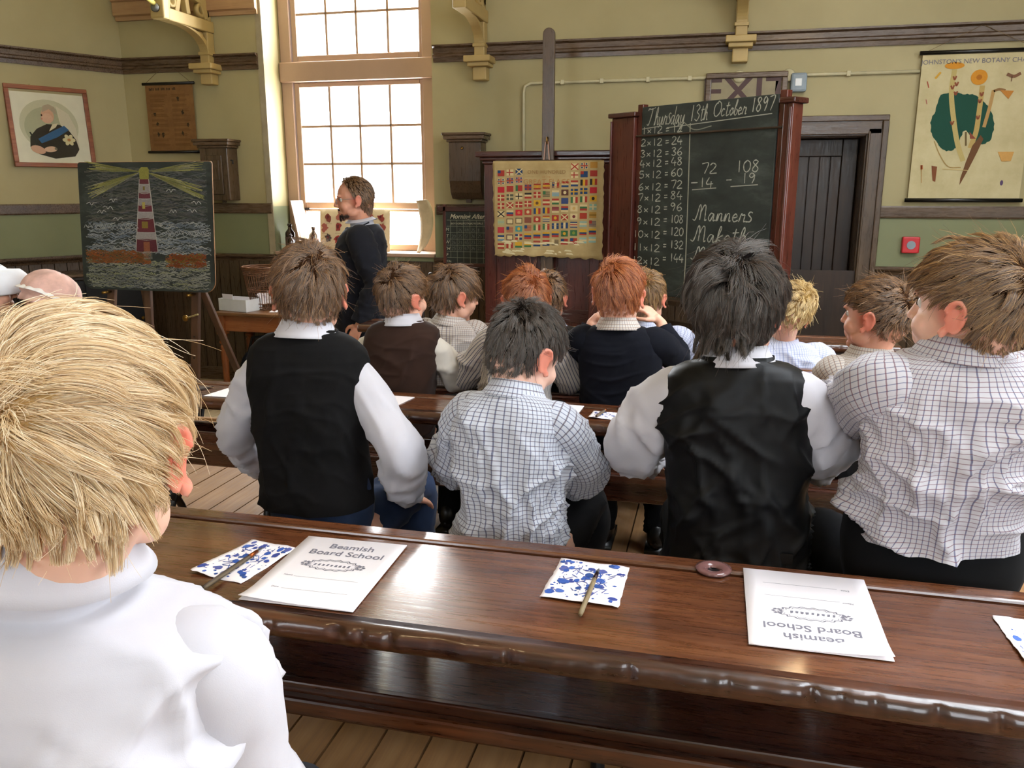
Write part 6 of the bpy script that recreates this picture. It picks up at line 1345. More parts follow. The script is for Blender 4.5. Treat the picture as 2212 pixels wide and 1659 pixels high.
# ------------------------------------------------------------------ hair
C0 = np.array((0, -.008, .018)); RS = np.array((.0745, .0935, .0905))
PHI = np.radians([0, 35, 60, 78, 92, 108, 125, 150, 180]); 
def hair(p, HM, mat, capcol, N=5000, top=.06, side=.04, nape=.022, lift=.55, whorl=(.01, -.07, .075), comb=(0, 0, 0), mess=.25, rad=.0005, clump=.6, M=420, seed=1, grav=.35, vol=.010, hl=(.056, .052, .032, .020, .014, -.030, -.054, -.064, -.066), fringe=0.0, K=7, curl=0.0, stray=.03, hug=.010):
    rg = np.random.RandomState(seed); hl = np.array(hl)
    def mask(P):
        ph = np.arctan2(np.abs(P[:, 0]) / RS[0], (P[:, 1] - C0[1]) / RS[1]); return P[:, 2] - np.interp(ph, PHI, hl), ph
    def sample(n):
        out = []; cnt = 0
        while cnt < n:
            q = rg.randn(n * 2, 3); q /= np.linalg.norm(q, axis=1)[:, None]; P = C0 + q * RS; h_, _ = mask(P); P = P[h_ > 0]; out.append(P); cnt += len(P)
        return np.concatenate(out)[:n]
    Wd = np.array(whorl) - C0; Wd = Wd / RS; Wd /= np.linalg.norm(Wd); comb = np.array(comb, float)
    G_ = sample(M); S_ = sample(N)
    def grow(P, jit):
        n = len(P); q = (P - C0) / RS; h_, ph = mask(P)
        tw = np.clip((q[:, 2] - .05) / .55, 0, 1); back = np.clip((ph - 1.7) / .9, 0, 1) * np.clip((-.12 - q[:, 2]) / .5, 0, 1)
        Ln = (side + (top - side) * tw) * (1 - back) + nape * back; Ln = Ln + fringe * np.clip(1.2 - ph, 0, 1) * np.clip((q[:, 2] - .2) * 2, 0, 1)
        Ln *= rg.uniform(.75, 1.2, n); path = [P.copy()]; rnd = rg.randn(n, 3) * jit; ph0 = rg.uniform(0, 6.28, n); dirv = None; X = P.copy(); nw = np.exp(-(np.linalg.norm(q - Wd, axis=1) / .34) ** 2); rnd = rnd + rg.randn(n, 3) * (.9 * nw)[:, None]
        for k in range(K):
            q = (X - C0) / RS; nr = q / RS; nr /= np.linalg.norm(nr, axis=1)[:, None]
            fl = q - Wd; fl = fl - nr * np.sum(fl * nr, 1)[:, None]; fl /= np.linalg.norm(fl, axis=1)[:, None] + .15
            bk = back[:, None]; fl = fl * (1 - bk) + np.array((0, -.22, -1.0)) * bk
            cb = comb - nr * (nr @ comb)[:, None]
            lf = (lift + .5 * nw) * (1 - back * .7) * (.35 + .65 * tw) * max(0, 1 - 1.35 * k / K)
            d = fl + cb + nr * lf[:, None] + rnd + np.array((0, 0, -grav)) * (.3 + k / K)
            if curl: d = d + curl * np.stack([np.cos(ph0 + k * 1.4), np.sin(ph0 + k * 1.4), np.sin(ph0 * 2 + k * 1.1)], 1)
            d /= np.linalg.norm(d, axis=1)[:, None]; dirv = d if dirv is None else dirv * .45 + d * .55; X = X + dirv / np.linalg.norm(dirv, axis=1)[:, None] * (Ln / K)[:, None]
            q = (X - C0) / RS; r = np.linalg.norm(q, axis=1); mn = 1.02 + (vol / .085) * min(1, (k + 1) / 3) * (.3 + .7 * tw) * (1 - .8 * back); mx = mn + (hug + .35 * hug * np.abs(rnd[:, 0]) / (jit + 1e-6)) / .085; f = np.clip(1, mn / r, np.where(back > .25, 9, mx / r)); X = C0 + q * f[:, None] * RS; path.append(X.copy())
        return np.stack(path, 1)
    GP = grow(G_, mess); SP = grow(S_, mess * .45)
    idx = np.empty(N, int)
    for a in range(0, N, 2000): idx[a:a + 2000] = np.argmin(((S_[a:a + 2000, None] - G_[None]) ** 2).sum(-1), 1)
    tk = (np.linspace(0, 1, K + 1) ** .8)[None, :, None] * clump * rg.uniform(.5, 1.15, (N, 1, 1)); tk = np.clip(tk, 0, .96)
    gd = GP[idx] - GP[idx][:, :1]; PT = (S_[:, None] + .5 * gd + .5 * (SP - SP[:, :1])) * (1 - tk) + GP[idx] * tk
    if stray:
        ns = int(N * stray); ii = rg.choice(N, ns, False); w_ = np.linspace(0, 1, K + 1)[None, :, None] ** 2; PT[ii] += w_ * (rg.randn(ns, 1, 3) * .012 + .012 * (S_[ii] - C0)[:, None] / .09)
    q = (PT - C0) / RS; r = np.linalg.norm(q, axis=2); f = np.maximum(1, 1.012 / r); PT = C0 + q * f[..., None] * RS
    H4 = np.array(HM); PT = PT @ H4[:3, :3].T + H4[:3, 3]
    # under-layer: a closed skull-cap so that no scalp shows through
    m = MB(); nu, nv = 56, 40; V = []
    for j in range(nv + 1):
        t_ = math.pi * j / nv
        for i in range(nu):
            a = 2 * math.pi * i / nu; V.append((math.sin(t_) * math.cos(a), math.sin(t_) * math.sin(a), math.cos(t_)))
    V = np.array(V); P = C0 + V * RS; h_, ph = mask(P); k = np.clip((h_ + .004) / .012, 0, 1); tw = np.clip((V[:, 2] - .05) / .6, 0, 1)
    nz_ = np.sin(V @ np.array((17, 5, 9)) + seed) * np.sin(V @ np.array((-6, 15, 11)) + 2); sc = .93 + k * (.085 + (vol / .09) * .45 * tw + .012 * nz_); P = C0 + V * RS * sc[:, None]; P = P @ H4[:3, :3].T + H4[:3, 3]
    m.add(P, [(j * nu + i, (j + 1) * nu + i, (j + 1) * nu + (i + 1) % nu, j * nu + (i + 1) % nu) for j in range(nv) for i in range(nu)]); cap = m.build('hair', capcol, p['root'], True)
    cu = bpy.data.hair_curves.new('hair_strands'); cu.add_curves([K + 1] * N); cu.points.foreach_set('position', PT.reshape(-1).astype(np.float32))
    ra = cu.attributes.get('radius') or cu.attributes.new('radius', 'FLOAT', 'POINT'); sc_ = HM.to_scale()[0]
    ra.data.foreach_set('value', np.tile(np.linspace(1, .35, K + 1) * rad * sc_, N).astype(np.float32))
    o = bpy.data.objects.new('hair_strands', cu); COL.objects.link(o); cu.materials.append(mat); o.parent = cap; return cap
# ------------------------------------------------------------------ a seated or standing person
PEOPLE = []
def person(spec):
    g = spec.get; Yh = spec['Y']; hx = float(atY(spec['hip_px'], 1000, Yh)[0]) if 'hip_px' in spec else spec['hipx']
    zf = g('floor', ZP); seat = g('seat', SEAT)
    root = thing('person', (hx, Yh, zf), spec['label'], 'person', group=g('group', 'pupils on the benches')); O = np.array((hx, Yh, zf))
    p = {'root': root}; w = lambda a: np.array(atY(*a)) - O
    p['hip'] = np.array((0, 0, seat - zf + .075)) if not g('standing') else np.array((0, 0, g('hipz', .88)))
    p['neck'] = w(spec['neck']); p['headc'] = w(spec['head']); p['sw'] = spec['sw']; p['dep'] = g('dep', spec['sw'] * .62); p['bulge'] = g('bulge', .02); p['twist'] = R(g('twist', 0)); p['twist0'] = R(g('twist0', 0)); p['roll'] = R(g('roll', 0))
    ps = g('hs', 1.0); yaw, pit, rol = (R(a) for a in spec['look'])
    HM = Matrix.Translation(p['headc']) @ Matrix.Rotation(yaw, 4, 'Z') @ Matrix.Rotation(rol, 4, 'Y') @ Matrix.Rotation(pit, 4, 'X') @ Matrix.Scale(ps, 4)
    p['cup'] = g('cup', 0); p['HM'] = HM; seed = g('seed', 1); hk = spec['hair']; p['browm'] = plain('eyebrow_%d' % seed, hk['brow'], .8)
    ear_pts = [tuple(HM @ Vector((sx * .082, -.008, -.008))) for sx in (-1, 1)]
    sk = skin('skin_%d' % seed, g('skin', '#d9a78f'), g('earc', '#c9654e'), ear_pts)
    # skeleton of the body: one surface
    m = MB(); head_into(m, HM); nk = p['neck']; hb = np.array(HM @ Vector((0, -.018, -.055))); m.tube([nk + (0, 0, -.06), nk + (0, .0, -.005), (nk + hb) / 2 + (0, -.002, 0), hb, np.array(HM @ Vector((0, -.015, -.02)))], [.06 * ps, .050 * ps, .047 * ps, .05 * ps, .05 * ps], 18)
    cs = p['hip']; m.tube([cs, cs + (nk - cs) * .3, cs + (nk - cs) * .65, cs + (nk - cs) * .88, nk], [p['sw'] * .62, p['sw'] * .56, p['sw'] * .60, p['sw'] * .5, .045], 18, squash=.75, hint=(0, 1, 0))
    arms = []
    tw = p['twist']; U = np.array((math.cos(tw), math.sin(tw), -math.sin(p['roll']))); F_ = np.array((-math.sin(tw), math.cos(tw), 0))
    tsh = .885; shc = cs + (nk - cs) * tsh; shc[1] += (nk - cs)[1] * (tsh ** 1.6 - tsh) - p['bulge'] * math.sin(math.pi * tsh)
    for sx, key in ((-1, 'armL'), (1, 'armR')):
        sh = shc + U * sx * (p['sw'] - g('inset', .034 if 'vest' in spec else .026)) + np.array((0, 0, -.034 if 'vest' in spec else -.012)); a = g(key)
        if a is None: el = sh + U * sx * .055 + F_ * .13 + np.array((0, 0, -.19)); wr = el + F_ * .17 - U * sx * .07 + np.array((0, 0, .03))
        else: el, wr = w(a[0]), w(a[1])
        arms.append((sx, sh, el, wr)); d = wr - el; d /= np.linalg.norm(d)
        m.tube([sh, sh * .5 + el * .5, el, el * .5 + wr * .5, wr], [.042, .036, .031, .028, .021], 12)
        hd = g('hand' + key[-1], None); hdir = d if hd is None else np.array(hd[0], float); hn = np.array((0, 0, 1.0)) if hd is None else np.array(hd[1], float)
        hand_into(m, wr + d * .015, hdir, hn, g('hand_s', .82), .55 if hd is None else hd[2], -sx)
    legs = []
    for sx in (-1, 1):
        h = cs + np.array((sx * .062, .02, .012)); 
        if g('standing'): kn = h + (sx * .01, .0, -.42); an = np.array((h[0] + sx * .02, h[1], .09))
        else: kn = h + np.array((sx * g('kneew', .05), g('thigh', .30), .0)); an = np.array((kn[0] - sx * .01, kn[1] - .03, .075))
        m.tube([h, kn, an], [.068, .045, .03], 12); m.ell(an + (0, .04, -.045), (.03, .085, .028), 12, 8); legs.append((sx, h, kn, an))
    o = m.build('body', sk, root, True); remesh(o, g('vox', .006), 3)
    if g('face', True): eyes(p, HM)
    # clothes
    amp = g('amp', .0045); sm = g('shirt', F_WHITE)
    hv = 'vest' in spec
    o = torso('shirt', p, sm, -.012 if hv else 0, amp=.0005 if hv else amp, seed=seed, t0=g('hem', g('vhem', -.06) + .02 if 'vest' in spec else -.06), yoke=g('yoke', True), flare=g('flare', 0))
    if g('collar', True): collar(p, g('collarm', sm), g('rn', .053) * ps, g('ch', .030), g('fold', .036))
    slm = g('sleevem', sm); sr = g('sr', (.036, .050, .049, .048, .045, .038) if 'vest' in spec else (.048, .054, .050, .048, .045, .038))
    for sx, sh, el, wr in arms:
        inn = shc + U * sx * p['sw'] * .50 + np.array((0, 0, -.036 if 'vest' in spec else -.012)); d = wr - el; L_ = np.linalg.norm(d); d = d / L_; we = wr - d * g('cuffback', 0)
        sleeve(p, [inn, sh + U * sx * .008, sh * .5 + el * .5 + U * sx * .008, el, el * .5 + we * .5, we], (sr[0] * .8,) + tuple(sr), slm, amp=g('samp', amp * 1.2), seed=seed + 5 + sx)
    if 'vest' in spec:
        vm, wt = spec['vest']; torso('waistcoat', p, vm, .010, wtop=wt, t0=g('vhem', -.02), t1=1.005, amp=g('vamp', .003), seed=seed + 30, yoke=False, flare=g('vflare', .004))
    tm = g('trousers', F_DARKT)
    m = MB()
    tube = sleeve
    for sx, h, kn, an in legs:
        sleeve(p, [h + (-sx * .02, -.05, .0), h * .6 + kn * .4, kn, kn * .45 + an * .55, an + (0, 0, .0)], (.066, .070, .060, .052, .048), tm, 'trouser_leg', .004, seed + 70 + sx)
        m = MB(); f0 = an + np.array((0, 0, -an[2])); m.ell(f0 + (0, .05, .045), (.042, .115, .045), 16, 10); m.ell(f0 + (0, -.02, .07), (.036, .045, .055), 14, 8); m.box(f0[0] - .04, f0[0] + .04, f0[1] - .06, f0[1] + .155, .001, .022); m.build('shoe', M_SHOE, root, True)
    m = MB(); m.ell(cs + (0, .0, .01 + g('rise', 0) / 2), (p['sw'] * (.93 + g('rise', 0) * .6), p['dep'] * 1.15, .083 if not g('rise') else .083 + g('rise') / 2), 24, 14); m.build('trouser_seat', tm, root, True)
    kw = {k: v for k, v in hk.items() if k not in ('brow', 'mat', 'cap')}
    hair(p, HM, hk['mat'], hk['cap'], seed=seed, **kw); PEOPLE.append(p); p['arms'] = arms; p['shc'] = shc; p['U'] = U; p['O'] = O
    return p
H_BLOND = hairmat('pale_blond_hair', '#a88454', '#dcc090', '#f6ead0', .3); CAP_BLOND = plain('pale_blond_under', '#a88756', .95, var=.3, nscale=60, spec=.05)
H_BROWN = hairmat('mid_brown_hair', '#34200f', '#6a4420', '#a87840', .28); CAP_BROWN = plain('mid_brown_under', '#2c1a0d', .95, var=.3, nscale=60, spec=.05)
H_DARK = hairmat('dark_brown_hair', '#0e0805', '#20130c', '#4a2e1c', .25); CAP_DARK = plain('dark_brown_under', '#0c0705', .95, var=.3, nscale=60, spec=.05)
H_GINGER = hairmat('ginger_hair', '#74320f', '#b05c22', '#d88c46', .28); CAP_GINGER = plain('ginger_under', '#5e2e14', .95, var=.3, nscale=60, spec=.05)
H_SANDY = hairmat('sandy_hair', '#4a3016', '#86602e', '#c09658', .28); CAP_SANDY = plain('sandy_under', '#5c4426', .95, var=.3, nscale=60, spec=.05)
H_HAZ = hairmat('hazel_hair', '#3a2410', '#785024', '#bc9054', .28); CAP_HAZ = plain('hazel_under', '#2e1c0e', .95, var=.3, nscale=60, spec=.05)
H_YEL = hairmat('straw_blond_hair', '#8c6c34', '#ccac6a', '#f0dca4', .3); CAP_YEL = plain('straw_blond_under', '#84683a', .95, var=.3, nscale=60, spec=.05)
def hs(kind, **k):
    mt, cp, br = {'blond': (H_BLOND, CAP_BLOND, '#a98a5a'), 'brown': (H_BROWN, CAP_BROWN, '#3a2618'), 'dark': (H_DARK, CAP_DARK, '#1c120c'), 'ginger': (H_GINGER, CAP_GINGER, '#7a4420'), 'hazel': (H_HAZ, CAP_HAZ, '#4a3018'), 'sandy': (H_SANDY, CAP_SANDY, '#6a4c2c'), 'straw': (H_YEL, CAP_YEL, '#8c6c3c')}[kind]
    return dict(mat=mt, cap=cp, brow=br, **k)

# 1 the blond pupil in the white shirt, nearest on the left
person(dict(label='pupil with tousled pale blond hair and a white shirt, nearest the viewer', Y=.585, hip_px=60, neck=(115, 1272, .56), head=(172, 972, .565), look=(22, -8, 0), hs=1.03, sw=.165, dep=.105, bulge=.02, twist=10, seed=1, seat=.76, kneew=-.01, vox=.0038,
            shirt=F_WHITE, amp=.014, samp=.0055, trousers=F_GREYT, fold=.052, ch=.052, rn=.060, cup=.042, skin='#dfb39c', earc='#d8604a', armR=((530, 2000, .66), (520, 1750, .95)), armL=((-320, 1950, .62), (-60, 1750, .95)),
            hair=hs('blond', N=26000, top=.095, side=.055, nape=.022, lift=.14, whorl=(-.03, -.085, .035), mess=.2, rad=.00034, clump=.65, M=520, K=9, vol=.008, grav=.45, stray=.008)))
# 2 second row
person(dict(label='pupil in a black knitted vest over a white shirt beside the free bench end', Y=1.70, hip_px=690, neck=(663, 712, 1.70), head=(668, 632, 1.72), look=(27, 0, 0), hs=.98, sw=.128, bulge=.015, twist=8, seed=2, rise=.17, vhem=.19, vox=.0045,
            shirt=F_WHITE, vest=(F_BLACKK, 1.0), trousers=F_JEAN, amp=.006, armR=((862, 975, 1.66), (880, 1068, 1.86)), armL=((515, 930, 1.72), (575, 1010, 1.98)), handR=((.30, .75, -.35), (.3, .2, 1), .35),
            hair=hs('brown', N=11000, top=.055, side=.045, nape=.017, lift=.2, mess=.28, curl=.3, rad=.00042, clump=.6, M=420, vol=.009, whorl=(.015, -.06, .08))))
person(dict(label='small pupil with short dark brown hair and a checked shirt, head bowed', Y=1.70, hip_px=1110, neck=(1112, 846, 1.72), head=(1136, 760, 1.77), look=(-34, -24, 4), hs=.97, sw=.122, dep=.088, bulge=.035, twist=-12, twist0=-6, seed=3, vox=.0045,
            shirt=C_A, trousers=F_DARKT, amp=.007, armR=((1262, 1010, 1.76), (1230, 1062, 1.98)), armL=((985, 1000, 1.80), (1050, 1030, 2.0)), seat=SEAT, hem=-.10, skin='#deb29e',
            hair=hs('dark', N=11000, top=.040, side=.034, nape=.024, lift=.4, mess=.2, rad=.0005, clump=.5, M=500, vol=.008, whorl=(.0, -.055, .085), grav=.15)))
person(dict(label='pupil with thick wavy dark hair in a black satin waistcoat and white shirt', Y=1.68, hip_px=1600, neck=(1592, 770, 1.68), head=(1590, 668, 1.70), look=(-14, -4, -4), hs=1.0, sw=.138, bulge=.02, twist=-4, seed=4, vox=.0045, roll=-2,
            shirt=F_WHITE, vest=(F_BLACKV, 1.0), trousers=F_DARKT, amp=.007, vamp=.006, vflare=.02, armL=((1362, 965, 1.74), (1400, 985, 1.98)), armR=((1772, 965, 1.72), (1740, 1000, 1.98)), sr=(.066, .070, .066, .058, .05, .04),
            hair=hs('dark', N=18000, top=.085, side=.072, nape=.045, lift=.35, mess=.3, curl=.30, rad=.00042, clump=.7, M=420, vol=.020, whorl=(.02, -.05, .085), grav=.35, K=9, hl=(.056, .052, .030, .008, -.005, -.05, -.066, -.078, -.08))))
person(dict(label='tall pupil in a loose checked shirt at the right, face turned to the left', Y=1.62, hip_px=2035, neck=(2072, 750, 1.58), head=(2096, 668, 1.58), look=(50, 2, 2), hs=1.02, sw=.150, bulge=.02, twist=10, seed=5, rise=.30, kneew=.10, vox=.0035, skin='#e0b29c',
            shirt=C_B, trousers=F_DARKT, amp=.008, hem=.34, flare=.035, armL=((1835, 905, 1.86), (1800, 925, 2.10)), armR=((2290, 1000, 1.66), (2240, 1050, 1.95)), sr=(.064, .064, .062, .055, .048, .04),
            hair=hs('hazel', N=14000, top=.052, side=.034, nape=.016, lift=.4, mess=.15, rad=.00045, clump=.55, M=500, vol=.009, whorl=(.0, -.078, .062), grav=.12, fringe=.02)))
# 3 third row
person(dict(label='pupil in a brown waistcoat with short brown hair, left end of the third row', Y=2.70, hip_px=865, neck=(872, 690, 2.68), head=(870, 640, 2.69), look=(-24, 0, 3), hs=.98, sw=.124, bulge=.02, seed=6, seat=.765, thigh=.26,
            shirt=F_CREAMW, vest=(F_BROWNV, 1.0), armR=((990, 815, 2.78), (1000, 790, 2.90)), armL=((775, 800, 2.75), (800, 800, 2.90)), collarm=F_WHITE,
            hair=hs('brown', N=7000, top=.05, side=.036, nape=.017, lift=.25, mess=.22, rad=.00055, clump=.5, M=300, vol=.008)))
person(dict(label='pupil with reddish brown hair in a navy striped shirt', Y=2.70, hip_px=1110, neck=(1130, 705, 2.68), head=(1137, 648, 2.69), look=(18, 0, 0), hs=.97, sw=.126, bulge=.02, seed=7, seat=.765, thigh=.26,
            shirt=ST, armL=((1010, 815, 2.76), (1040, 800, 2.90)), armR=((1230, 820, 2.76), (1215, 800, 2.90)),
            hair=hs('ginger', N=7000, top=.048, side=.038, nape=.017, lift=.2, mess=.2, rad=.00055, clump=.45, M=300, vol=.007)))
p8 = person(dict(label='ginger haired pupil in a navy jumper holding both hands to the face', Y=2.70, hip_px=1350, neck=(1335, 700, 2.68), head=(1336, 635, 2.70), look=(-2, -4, 2), hs=1.0, sw=.138, bulge=.015, seed=8, seat=.765, thigh=.26, vox=.0045,
            shirt=F_NAVY, collarm=C_D, yoke=False, amp=.003, armR=((1462, 775, 2.80), (1428, 702, 2.84)), armL=((1245, 775, 2.84), (1280, 700, 2.88)), handR=((-.75, .1, .65), (.7, -.4, .5), 1.0), handL=((.7, .1, .7), (-.7, -.4, .5), .7), sr=(.056, .052, .046, .044, .04, .033), cuffback=.01,
            hair=hs('ginger', N=8500, top=.055, side=.045, nape=.017, lift=.22, mess=.2, rad=.00055, clump=.5, M=320, vol=.009, whorl=(-.03, -.05, .085))))
person(dict(label='pupil in profile with short brown hair and a tan checked shirt', Y=2.62, hip_px=1850, neck=(1880, 762, 2.60), head=(1893, 682, 2.60), look=(56, 0, 0), hs=1.0, sw=.128, bulge=.015, twist=18, seed=9, seat=.765, thigh=.26, vox=.0045, skin='#d9a18a',
            shirt=C_D, armL=((1795, 880, 2.72), (1800, 860, 2.86)), armR=((1960, 880, 2.70), (1900, 860, 2.86)),
            hair=hs('brown', N=8000, top=.036, side=.022, nape=.017, lift=.2, mess=.2, rad=.0006, clump=.45, M=380, vol=.008, whorl=(.0, -.085, .045), grav=.15)))
# 4 front row
person(dict(label='pupil with a light brown fringe in a pale checked shirt, looking down to the side', Y=3.44, hip_px=985, neck=(972, 690, 3.42), head=(985, 635, 3.43), look=(-46, -12, 4), hs=1.10, sw=.14, seed=10, seat=.765, thigh=.26, vox=.0055, shirt=C_D, bulge=.02,
            hair=hs('brown', N=7000, top=.062, side=.05, nape=.03, lift=.15, mess=.12, rad=.0009, clump=.5, M=260, vol=.009, fringe=.03)))
person(dict(label='pupil in a black waistcoat mostly hidden behind the striped shirt pupil', Y=3.44, hip_px=1205, neck=(1188, 700, 3.42), head=(1183, 642, 3.43), look=(0, 0, 0), hs=1.0, sw=.13, seed=11, seat=.765, thigh=.26, vox=.007, face=False, shirt=C_C, vest=(F_BLACKV, .9), hair=hs('brown', mess=.15, lift=.2, N=3000, top=.05, side=.04, nape=.017, rad=.0009, vol=.008, M=200)))
person(dict(label='pupil in a white checked shirt hidden behind the ginger haired pupil', Y=3.44, hip_px=1418, neck=(1400, 700, 3.42), head=(1396, 642, 3.43), look=(-10, -4, 0), hs=1.0, sw=.135, seed=12, seat=.765, thigh=.26, vox=.007, face=False, shirt=C_C, armR=((1480, 745, 3.44), (1470, 770, 3.64)), hair=hs('sandy', mess=.15, lift=.2, N=3000, top=.05, side=.045, nape=.03, rad=.0009, vol=.008, M=200)))
person(dict(label='pupil with spiky straw blond hair leaning over in a pale blue checked shirt', Y=3.44, hip_px=1690, neck=(1690, 738, 3.42), head=(1708, 672, 3.40), look=(10, -16, 22), hs=.95, sw=.135, seed=13, seat=.765, thigh=.26, vox=.0055, bulge=.05, shirt=C_C, armR=((1775, 775, 3.46), (1740, 800, 3.66)), hair=hs('straw', N=7000, top=.06, side=.045, nape=.03, lift=.9, mess=.45, rad=.0008, clump=.8, M=200, vol=.009, grav=.1)))
# the girls' block
pg = person(dict(label='girl in a stiff white bonnet at the left edge of the picture', Y=2.86, hip_px=-40, neck=(-45, 705, 2.86), head=(-22, 625, 2.88), look=(-46, -6, 0), hs=.98, sw=.135, seed=14, seat=SEAT - .02, vox=.005, shirt=F_DARKT, group='capped girls beyond the blond hair', hair=hs('dark', N=1500, top=.02, side=.02, nape=.02, rad=.0008, vol=.002, M=100)))
pk = person(dict(label='girl in a pink frilled mob cap bending behind the blond hair', Y=2.90, hipx=-2.62, neck=(100, 715, 2.86), head=(108, 652, 2.95), look=(-30, -30, 0), hs=.98, sw=.135, seed=15, seat=SEAT - .02, vox=.006, shirt=F_DARKT, group='capped girls beyond the blond hair', hair=hs('brown', N=1500, top=.02, side=.02, nape=.02, rad=.0008, vol=.002, M=100)))
def cap_shell(p, kind, mat):
    HM = p['HM']; V = []; nu, nv = 48, 22
    for j in range(nv):
        t_ = (0.02 + .98 * j / (nv - 1)) * R(118)
        for i in range(nu):
            a = 2 * math.pi * i / nu; d = np.array((math.sin(t_) * math.cos(a), math.sin(t_) * math.sin(a), math.cos(t_)))
            if kind == 'mob':
                puff = 1.22 + .12 * math.sin(t_ * 1.6) + .025 * math.sin(9 * a + 3 * t_); q = C0 + d * RS * puff
                if j > nv - 5: q = C0 + d * RS * (1.12 + .16 * (j - nv + 5) / 4 + .05 * math.sin(16 * a) * (j - nv + 5) / 4)
            else:
                q = C0 + d * RS * (1.10 + .02 * math.sin(5 * a)); fr = max(0, math.sin(a))
                if t_ > R(50): q = q + np.array((0, .085 * fr ** 1.5 * (t_ / R(118)), .03 * fr * (t_ / R(118)))); q[0] *= 1 + .10 * fr
            V.append(np.array(HM @ Vector((HM.to_3x3().inverted() @ Vector((0, 0, 0))) + Vector(q))))
    o = grid_obj('bonnet' if kind != 'mob' else 'mob_cap', np.array(V), nu, nv, mat, p['root'], lambda i, j: (.01 * i, .012 * j), thick=.002); return o
cap_shell(pg, 'bonnet', F_BONNET); mc = cap_shell(pk, 'mob', F_PINK)
HM = pk['HM']; V = []; nu = 144
for j in range(8):
    for i in range(nu):
        a = 2 * math.pi * i / nu; k_ = j / 7; r = 1.18 + .26 * k_ + .05 * math.sin(17 * a) * k_; t_ = R(80 + 14 * k_ + 2 * math.sin(3 * a)); V.append(np.array(HM @ Vector(C0 + np.array((math.sin(t_) * math.cos(a), math.sin(t_) * math.sin(a), math.cos(t_))) * RS * r)))
grid_obj('lace_frill', np.array(V), nu, 8, F_LACE, pk['root'], lambda i, j: (.01 * i, .012 * j), thick=.0015)
m = MB(); m.tube([np.array(HM @ Vector(C0 + np.array((math.cos(a), math.sin(a), .12)) * RS * 1.17)) for a in np.linspace(0, 2 * math.pi, 49)], .006, 8, False); m.build('ribbon_band', F_LACE, pk['root'], True)
# buckle on the satin waistcoat
p4 = PEOPLE[3]; q = atY(1632, 1198, 1.575) - p4['O']; m = MB(); m.tube([(-.014, 0, -.018), (.014, 0, -.02), (.013, 0, .018), (-.013, 0, .02), (-.014, 0, -.018)], .0018, 6); o = m.build('strap_buckle', M_STEEL, p4['root'], True); o.location = tuple(q); m = MB(); m.box(-.09, .07, -.002, .002, -.011, .011); o = m.build('waist_strap', F_BLACKV, p4['root']); o.location = tuple(q + (0, .004, -.004))

# the teacher
TPX = dict(label='bearded teacher in a dark suit and white collar standing before the window', Y=4.5, hipx=float(atY(782, 700, 4.5)[0]), standing=True, floor=0.0, hipz=.93, neck=(783, 484, 4.5), head=(765, 431, 4.46), look=(118, -4, 0), hs=1.10, sw=.200, dep=.145, bulge=.03, twist=112, twist0=112, seed=16, vox=.0045, hand_s=1.0,
           shirt=F_SUIT, collarm=F_WHITE, fold=.01, yoke=False, amp=.004, hem=-.10, flare=.02, trousers=F_GREYT, skin='#c78f76', earc='#c06a54', group='teacher', sr=(.078, .074, .066, .06, .056, .05),
           armL=((812, 612, 4.27), (778, 695, 4.25)), armR=((748, 610, 4.62), (722, 690, 4.5)), handR=((-.4, -.1, -.9), (.2, -1, 0), .6), handL=((-.4, -.1, -.9), (.2, -1, 0), .6), rn=.060, ch=.045,
           hair=hs('brown', N=6000, top=.020, side=.022, nape=.034, lift=.25, mess=.15, rad=.0008, clump=.5, M=300, vol=.006, whorl=(0, .02, .10), hl=(.094, .088, .066, .024, -.006, -.045, -.060, -.068, -.070)))
pt_ = person(TPX); HM = pt_['HM']
F_BEARD = plain('dark_beard_hair', '#241811', .7, var=.4, nscale=140, bump=.6)
def facial(name, strokes, r):
    m = MB(); rg = random.Random(4)
    for a, b, n, sp in strokes:
        for k in range(n):
            o_ = np.array([rg.uniform(-1, 1) for _ in range(3)]) * np.array(sp); p0_ = np.array(a) + o_; p1_ = np.array(b) + o_ * 1.1; mid = (p0_ + p1_) / 2 + np.array((0, .004, 0)); m.tube([p0_, mid, p1_], [r, r * 1.2, r * .4], 5)
    o = m.build(name, F_BEARD, pt_['root'], True); o.matrix_local = HM
facial('moustache', [((sx * .004, .0865, -.0435), (sx * .024, .0725, -.0535), 40, (.004, .002, .003)) for sx in (-1, 1)], .0011)
facial('goatee', [((0, .0775, -.074), (0, .0775, -.101), 90, (.014, .003, .006))] + [((sx * .022, .070, -.076), (sx * .024, .064, -.094), 45, (.009, .004, .010)) for sx in (-1, 1)] + [((sx * .046, .045, -.074), (sx * .042, .048, -.090), 30, (.005, .012, .006)) for sx in (-1, 1)], .0009)
m = MB()
for sx in (-1, 1):
    m.tube([(sx * .031 + .019 * math.cos(a), .094 - .10 * (sx * .031 + .019 * math.cos(a)) * sx * .6, -.002 + .0155 * math.sin(a)) for a in np.linspace(0, 2 * math.pi, 21)], .0011, 6, False); m.tube([(sx * .049, .089, .004), (sx * .070, .05, .006), (sx * .078, .0, .004)], .001, 6)
m.tube([(-.013, .0945, .003), (0, .0985, .006), (.013, .0945, .003)], .001, 6); o = m.build('spectacles', M_STEEL, pt_['root'], True); o.matrix_local = HM
for sx in (-1, 1):
    m = MB(); m.lathe([(0, 0), (.0185, 0), (.0185, .0006), (0, .0006)], 20, (sx * .031, .092, -.002), (0, 1, 0)); l_ = m.build('lens', M_PGLASS, o)
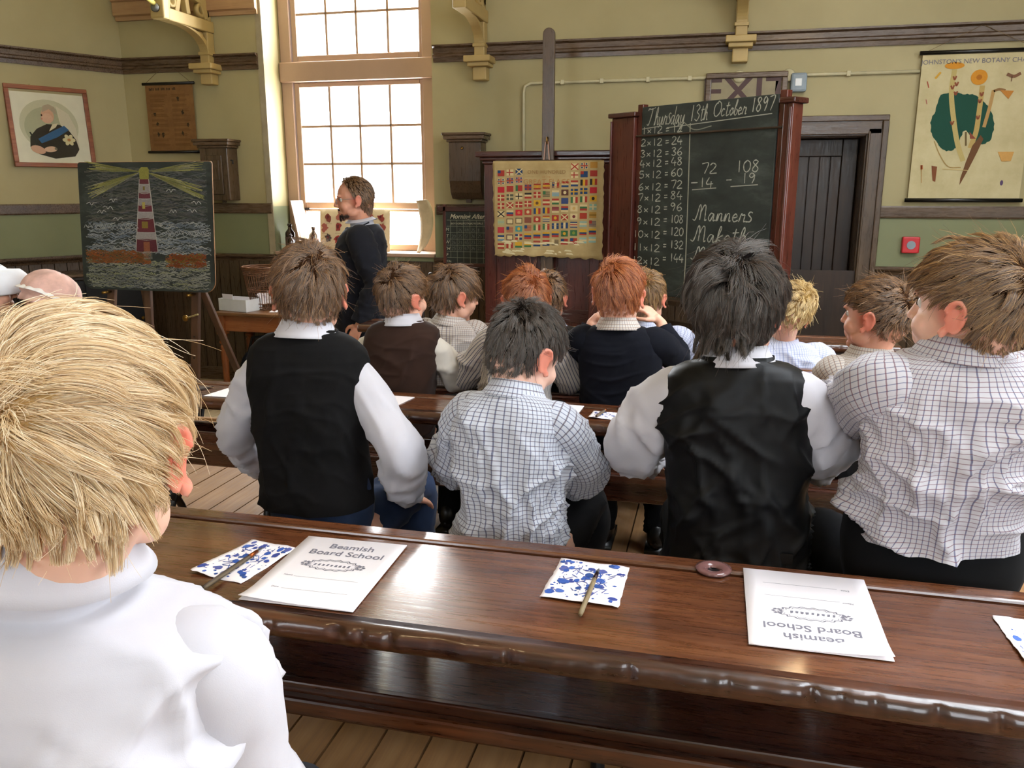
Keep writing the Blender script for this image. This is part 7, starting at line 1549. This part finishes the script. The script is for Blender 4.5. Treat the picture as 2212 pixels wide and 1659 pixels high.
# lapels and tie of the suit
nk = pt_['neck']; fw_ = np.array((-math.sin(R(112)), math.cos(R(112)), 0)); rt_ = np.array((math.cos(R(112)), math.sin(R(112)), 0))
m = MB(); c = nk + fw_ * .075 + np.array((0, 0, -.02)); m.add([c + rt_ * .02, c - rt_ * .02, c - rt_ * .035 + fw_ * .05 + (0, 0, -.28), c + rt_ * .035 + fw_ * .05 + (0, 0, -.28)], [(0, 1, 2, 3)]); o = m.build('shirt_front', F_WHITE, pt_['root']); sd = o.modifiers.new('thickness', 'SOLIDIFY'); sd.thickness = .004
m = MB(); m.ell(c + (0, 0, -.012) + fw_ * .01, (.018, .014, .016), 12, 8); m.add([c + rt_ * .012 + fw_ * .012, c - rt_ * .012 + fw_ * .012, c - rt_ * .03 + fw_ * .062 + (0, 0, -.24), c + rt_ * .03 + fw_ * .062 + (0, 0, -.24)], [(0, 1, 2, 3)]); o = m.build('necktie', fabric('grey_silk_tie', '#3c414a', .5), pt_['root'], True)
for sx in (-1, 1):
    m = MB(); b0 = nk + rt_ * sx * .055 + np.array((0, 0, .012)); m.tube([b0 - fw_ * .04, b0 + fw_ * .03 + (0, 0, -.03), c + rt_ * sx * .045 + fw_ * .03 + (0, 0, -.12), c + rt_ * sx * .02 + fw_ * .075 + (0, 0, -.30)], [.012, .022, .034, .012], 10, squash=.35, hint=tuple(fw_)); m.build('lapel', F_SUIT, pt_['root'], True)

# unseen opal pendant lamps above the picture, the near one added for warm fill
M_OPAL = bpy.data.materials.new('opal_lamp_glass'); M_OPAL.use_nodes = True; b_ = M_OPAL.node_tree.nodes['Principled BSDF']; b_.inputs['Emission Color'].default_value = (1.0, .70, .38, 1); b_.inputs['Emission Strength'].default_value = 18.0; b_.inputs['Base Color'].default_value = (.9, .85, .75, 1)
for x, y, lb in ((-1.0, .1, 'round opal pendant lamp added over the nearest desk for warm fill'), (.6, 4.3, 'round opal pendant lamp hanging before the blackboard')):
    th = thing('pendant_lamp', (x, y, 3.05), lb, 'lamp', group='opal pendant lamps')
    m = MB(); m.ell((0, 0, 0), (.14, .14, .13), 24, 16); m.build('globe', M_OPAL, th, True)
    m = MB(); m.lathe([(0, .12), (.06, .12), (.05, .17), (.012, .19), (.012, ZC - 3.05), (0, ZC - 3.05)], 16); m.build('stem', M_BRASS, th, True)
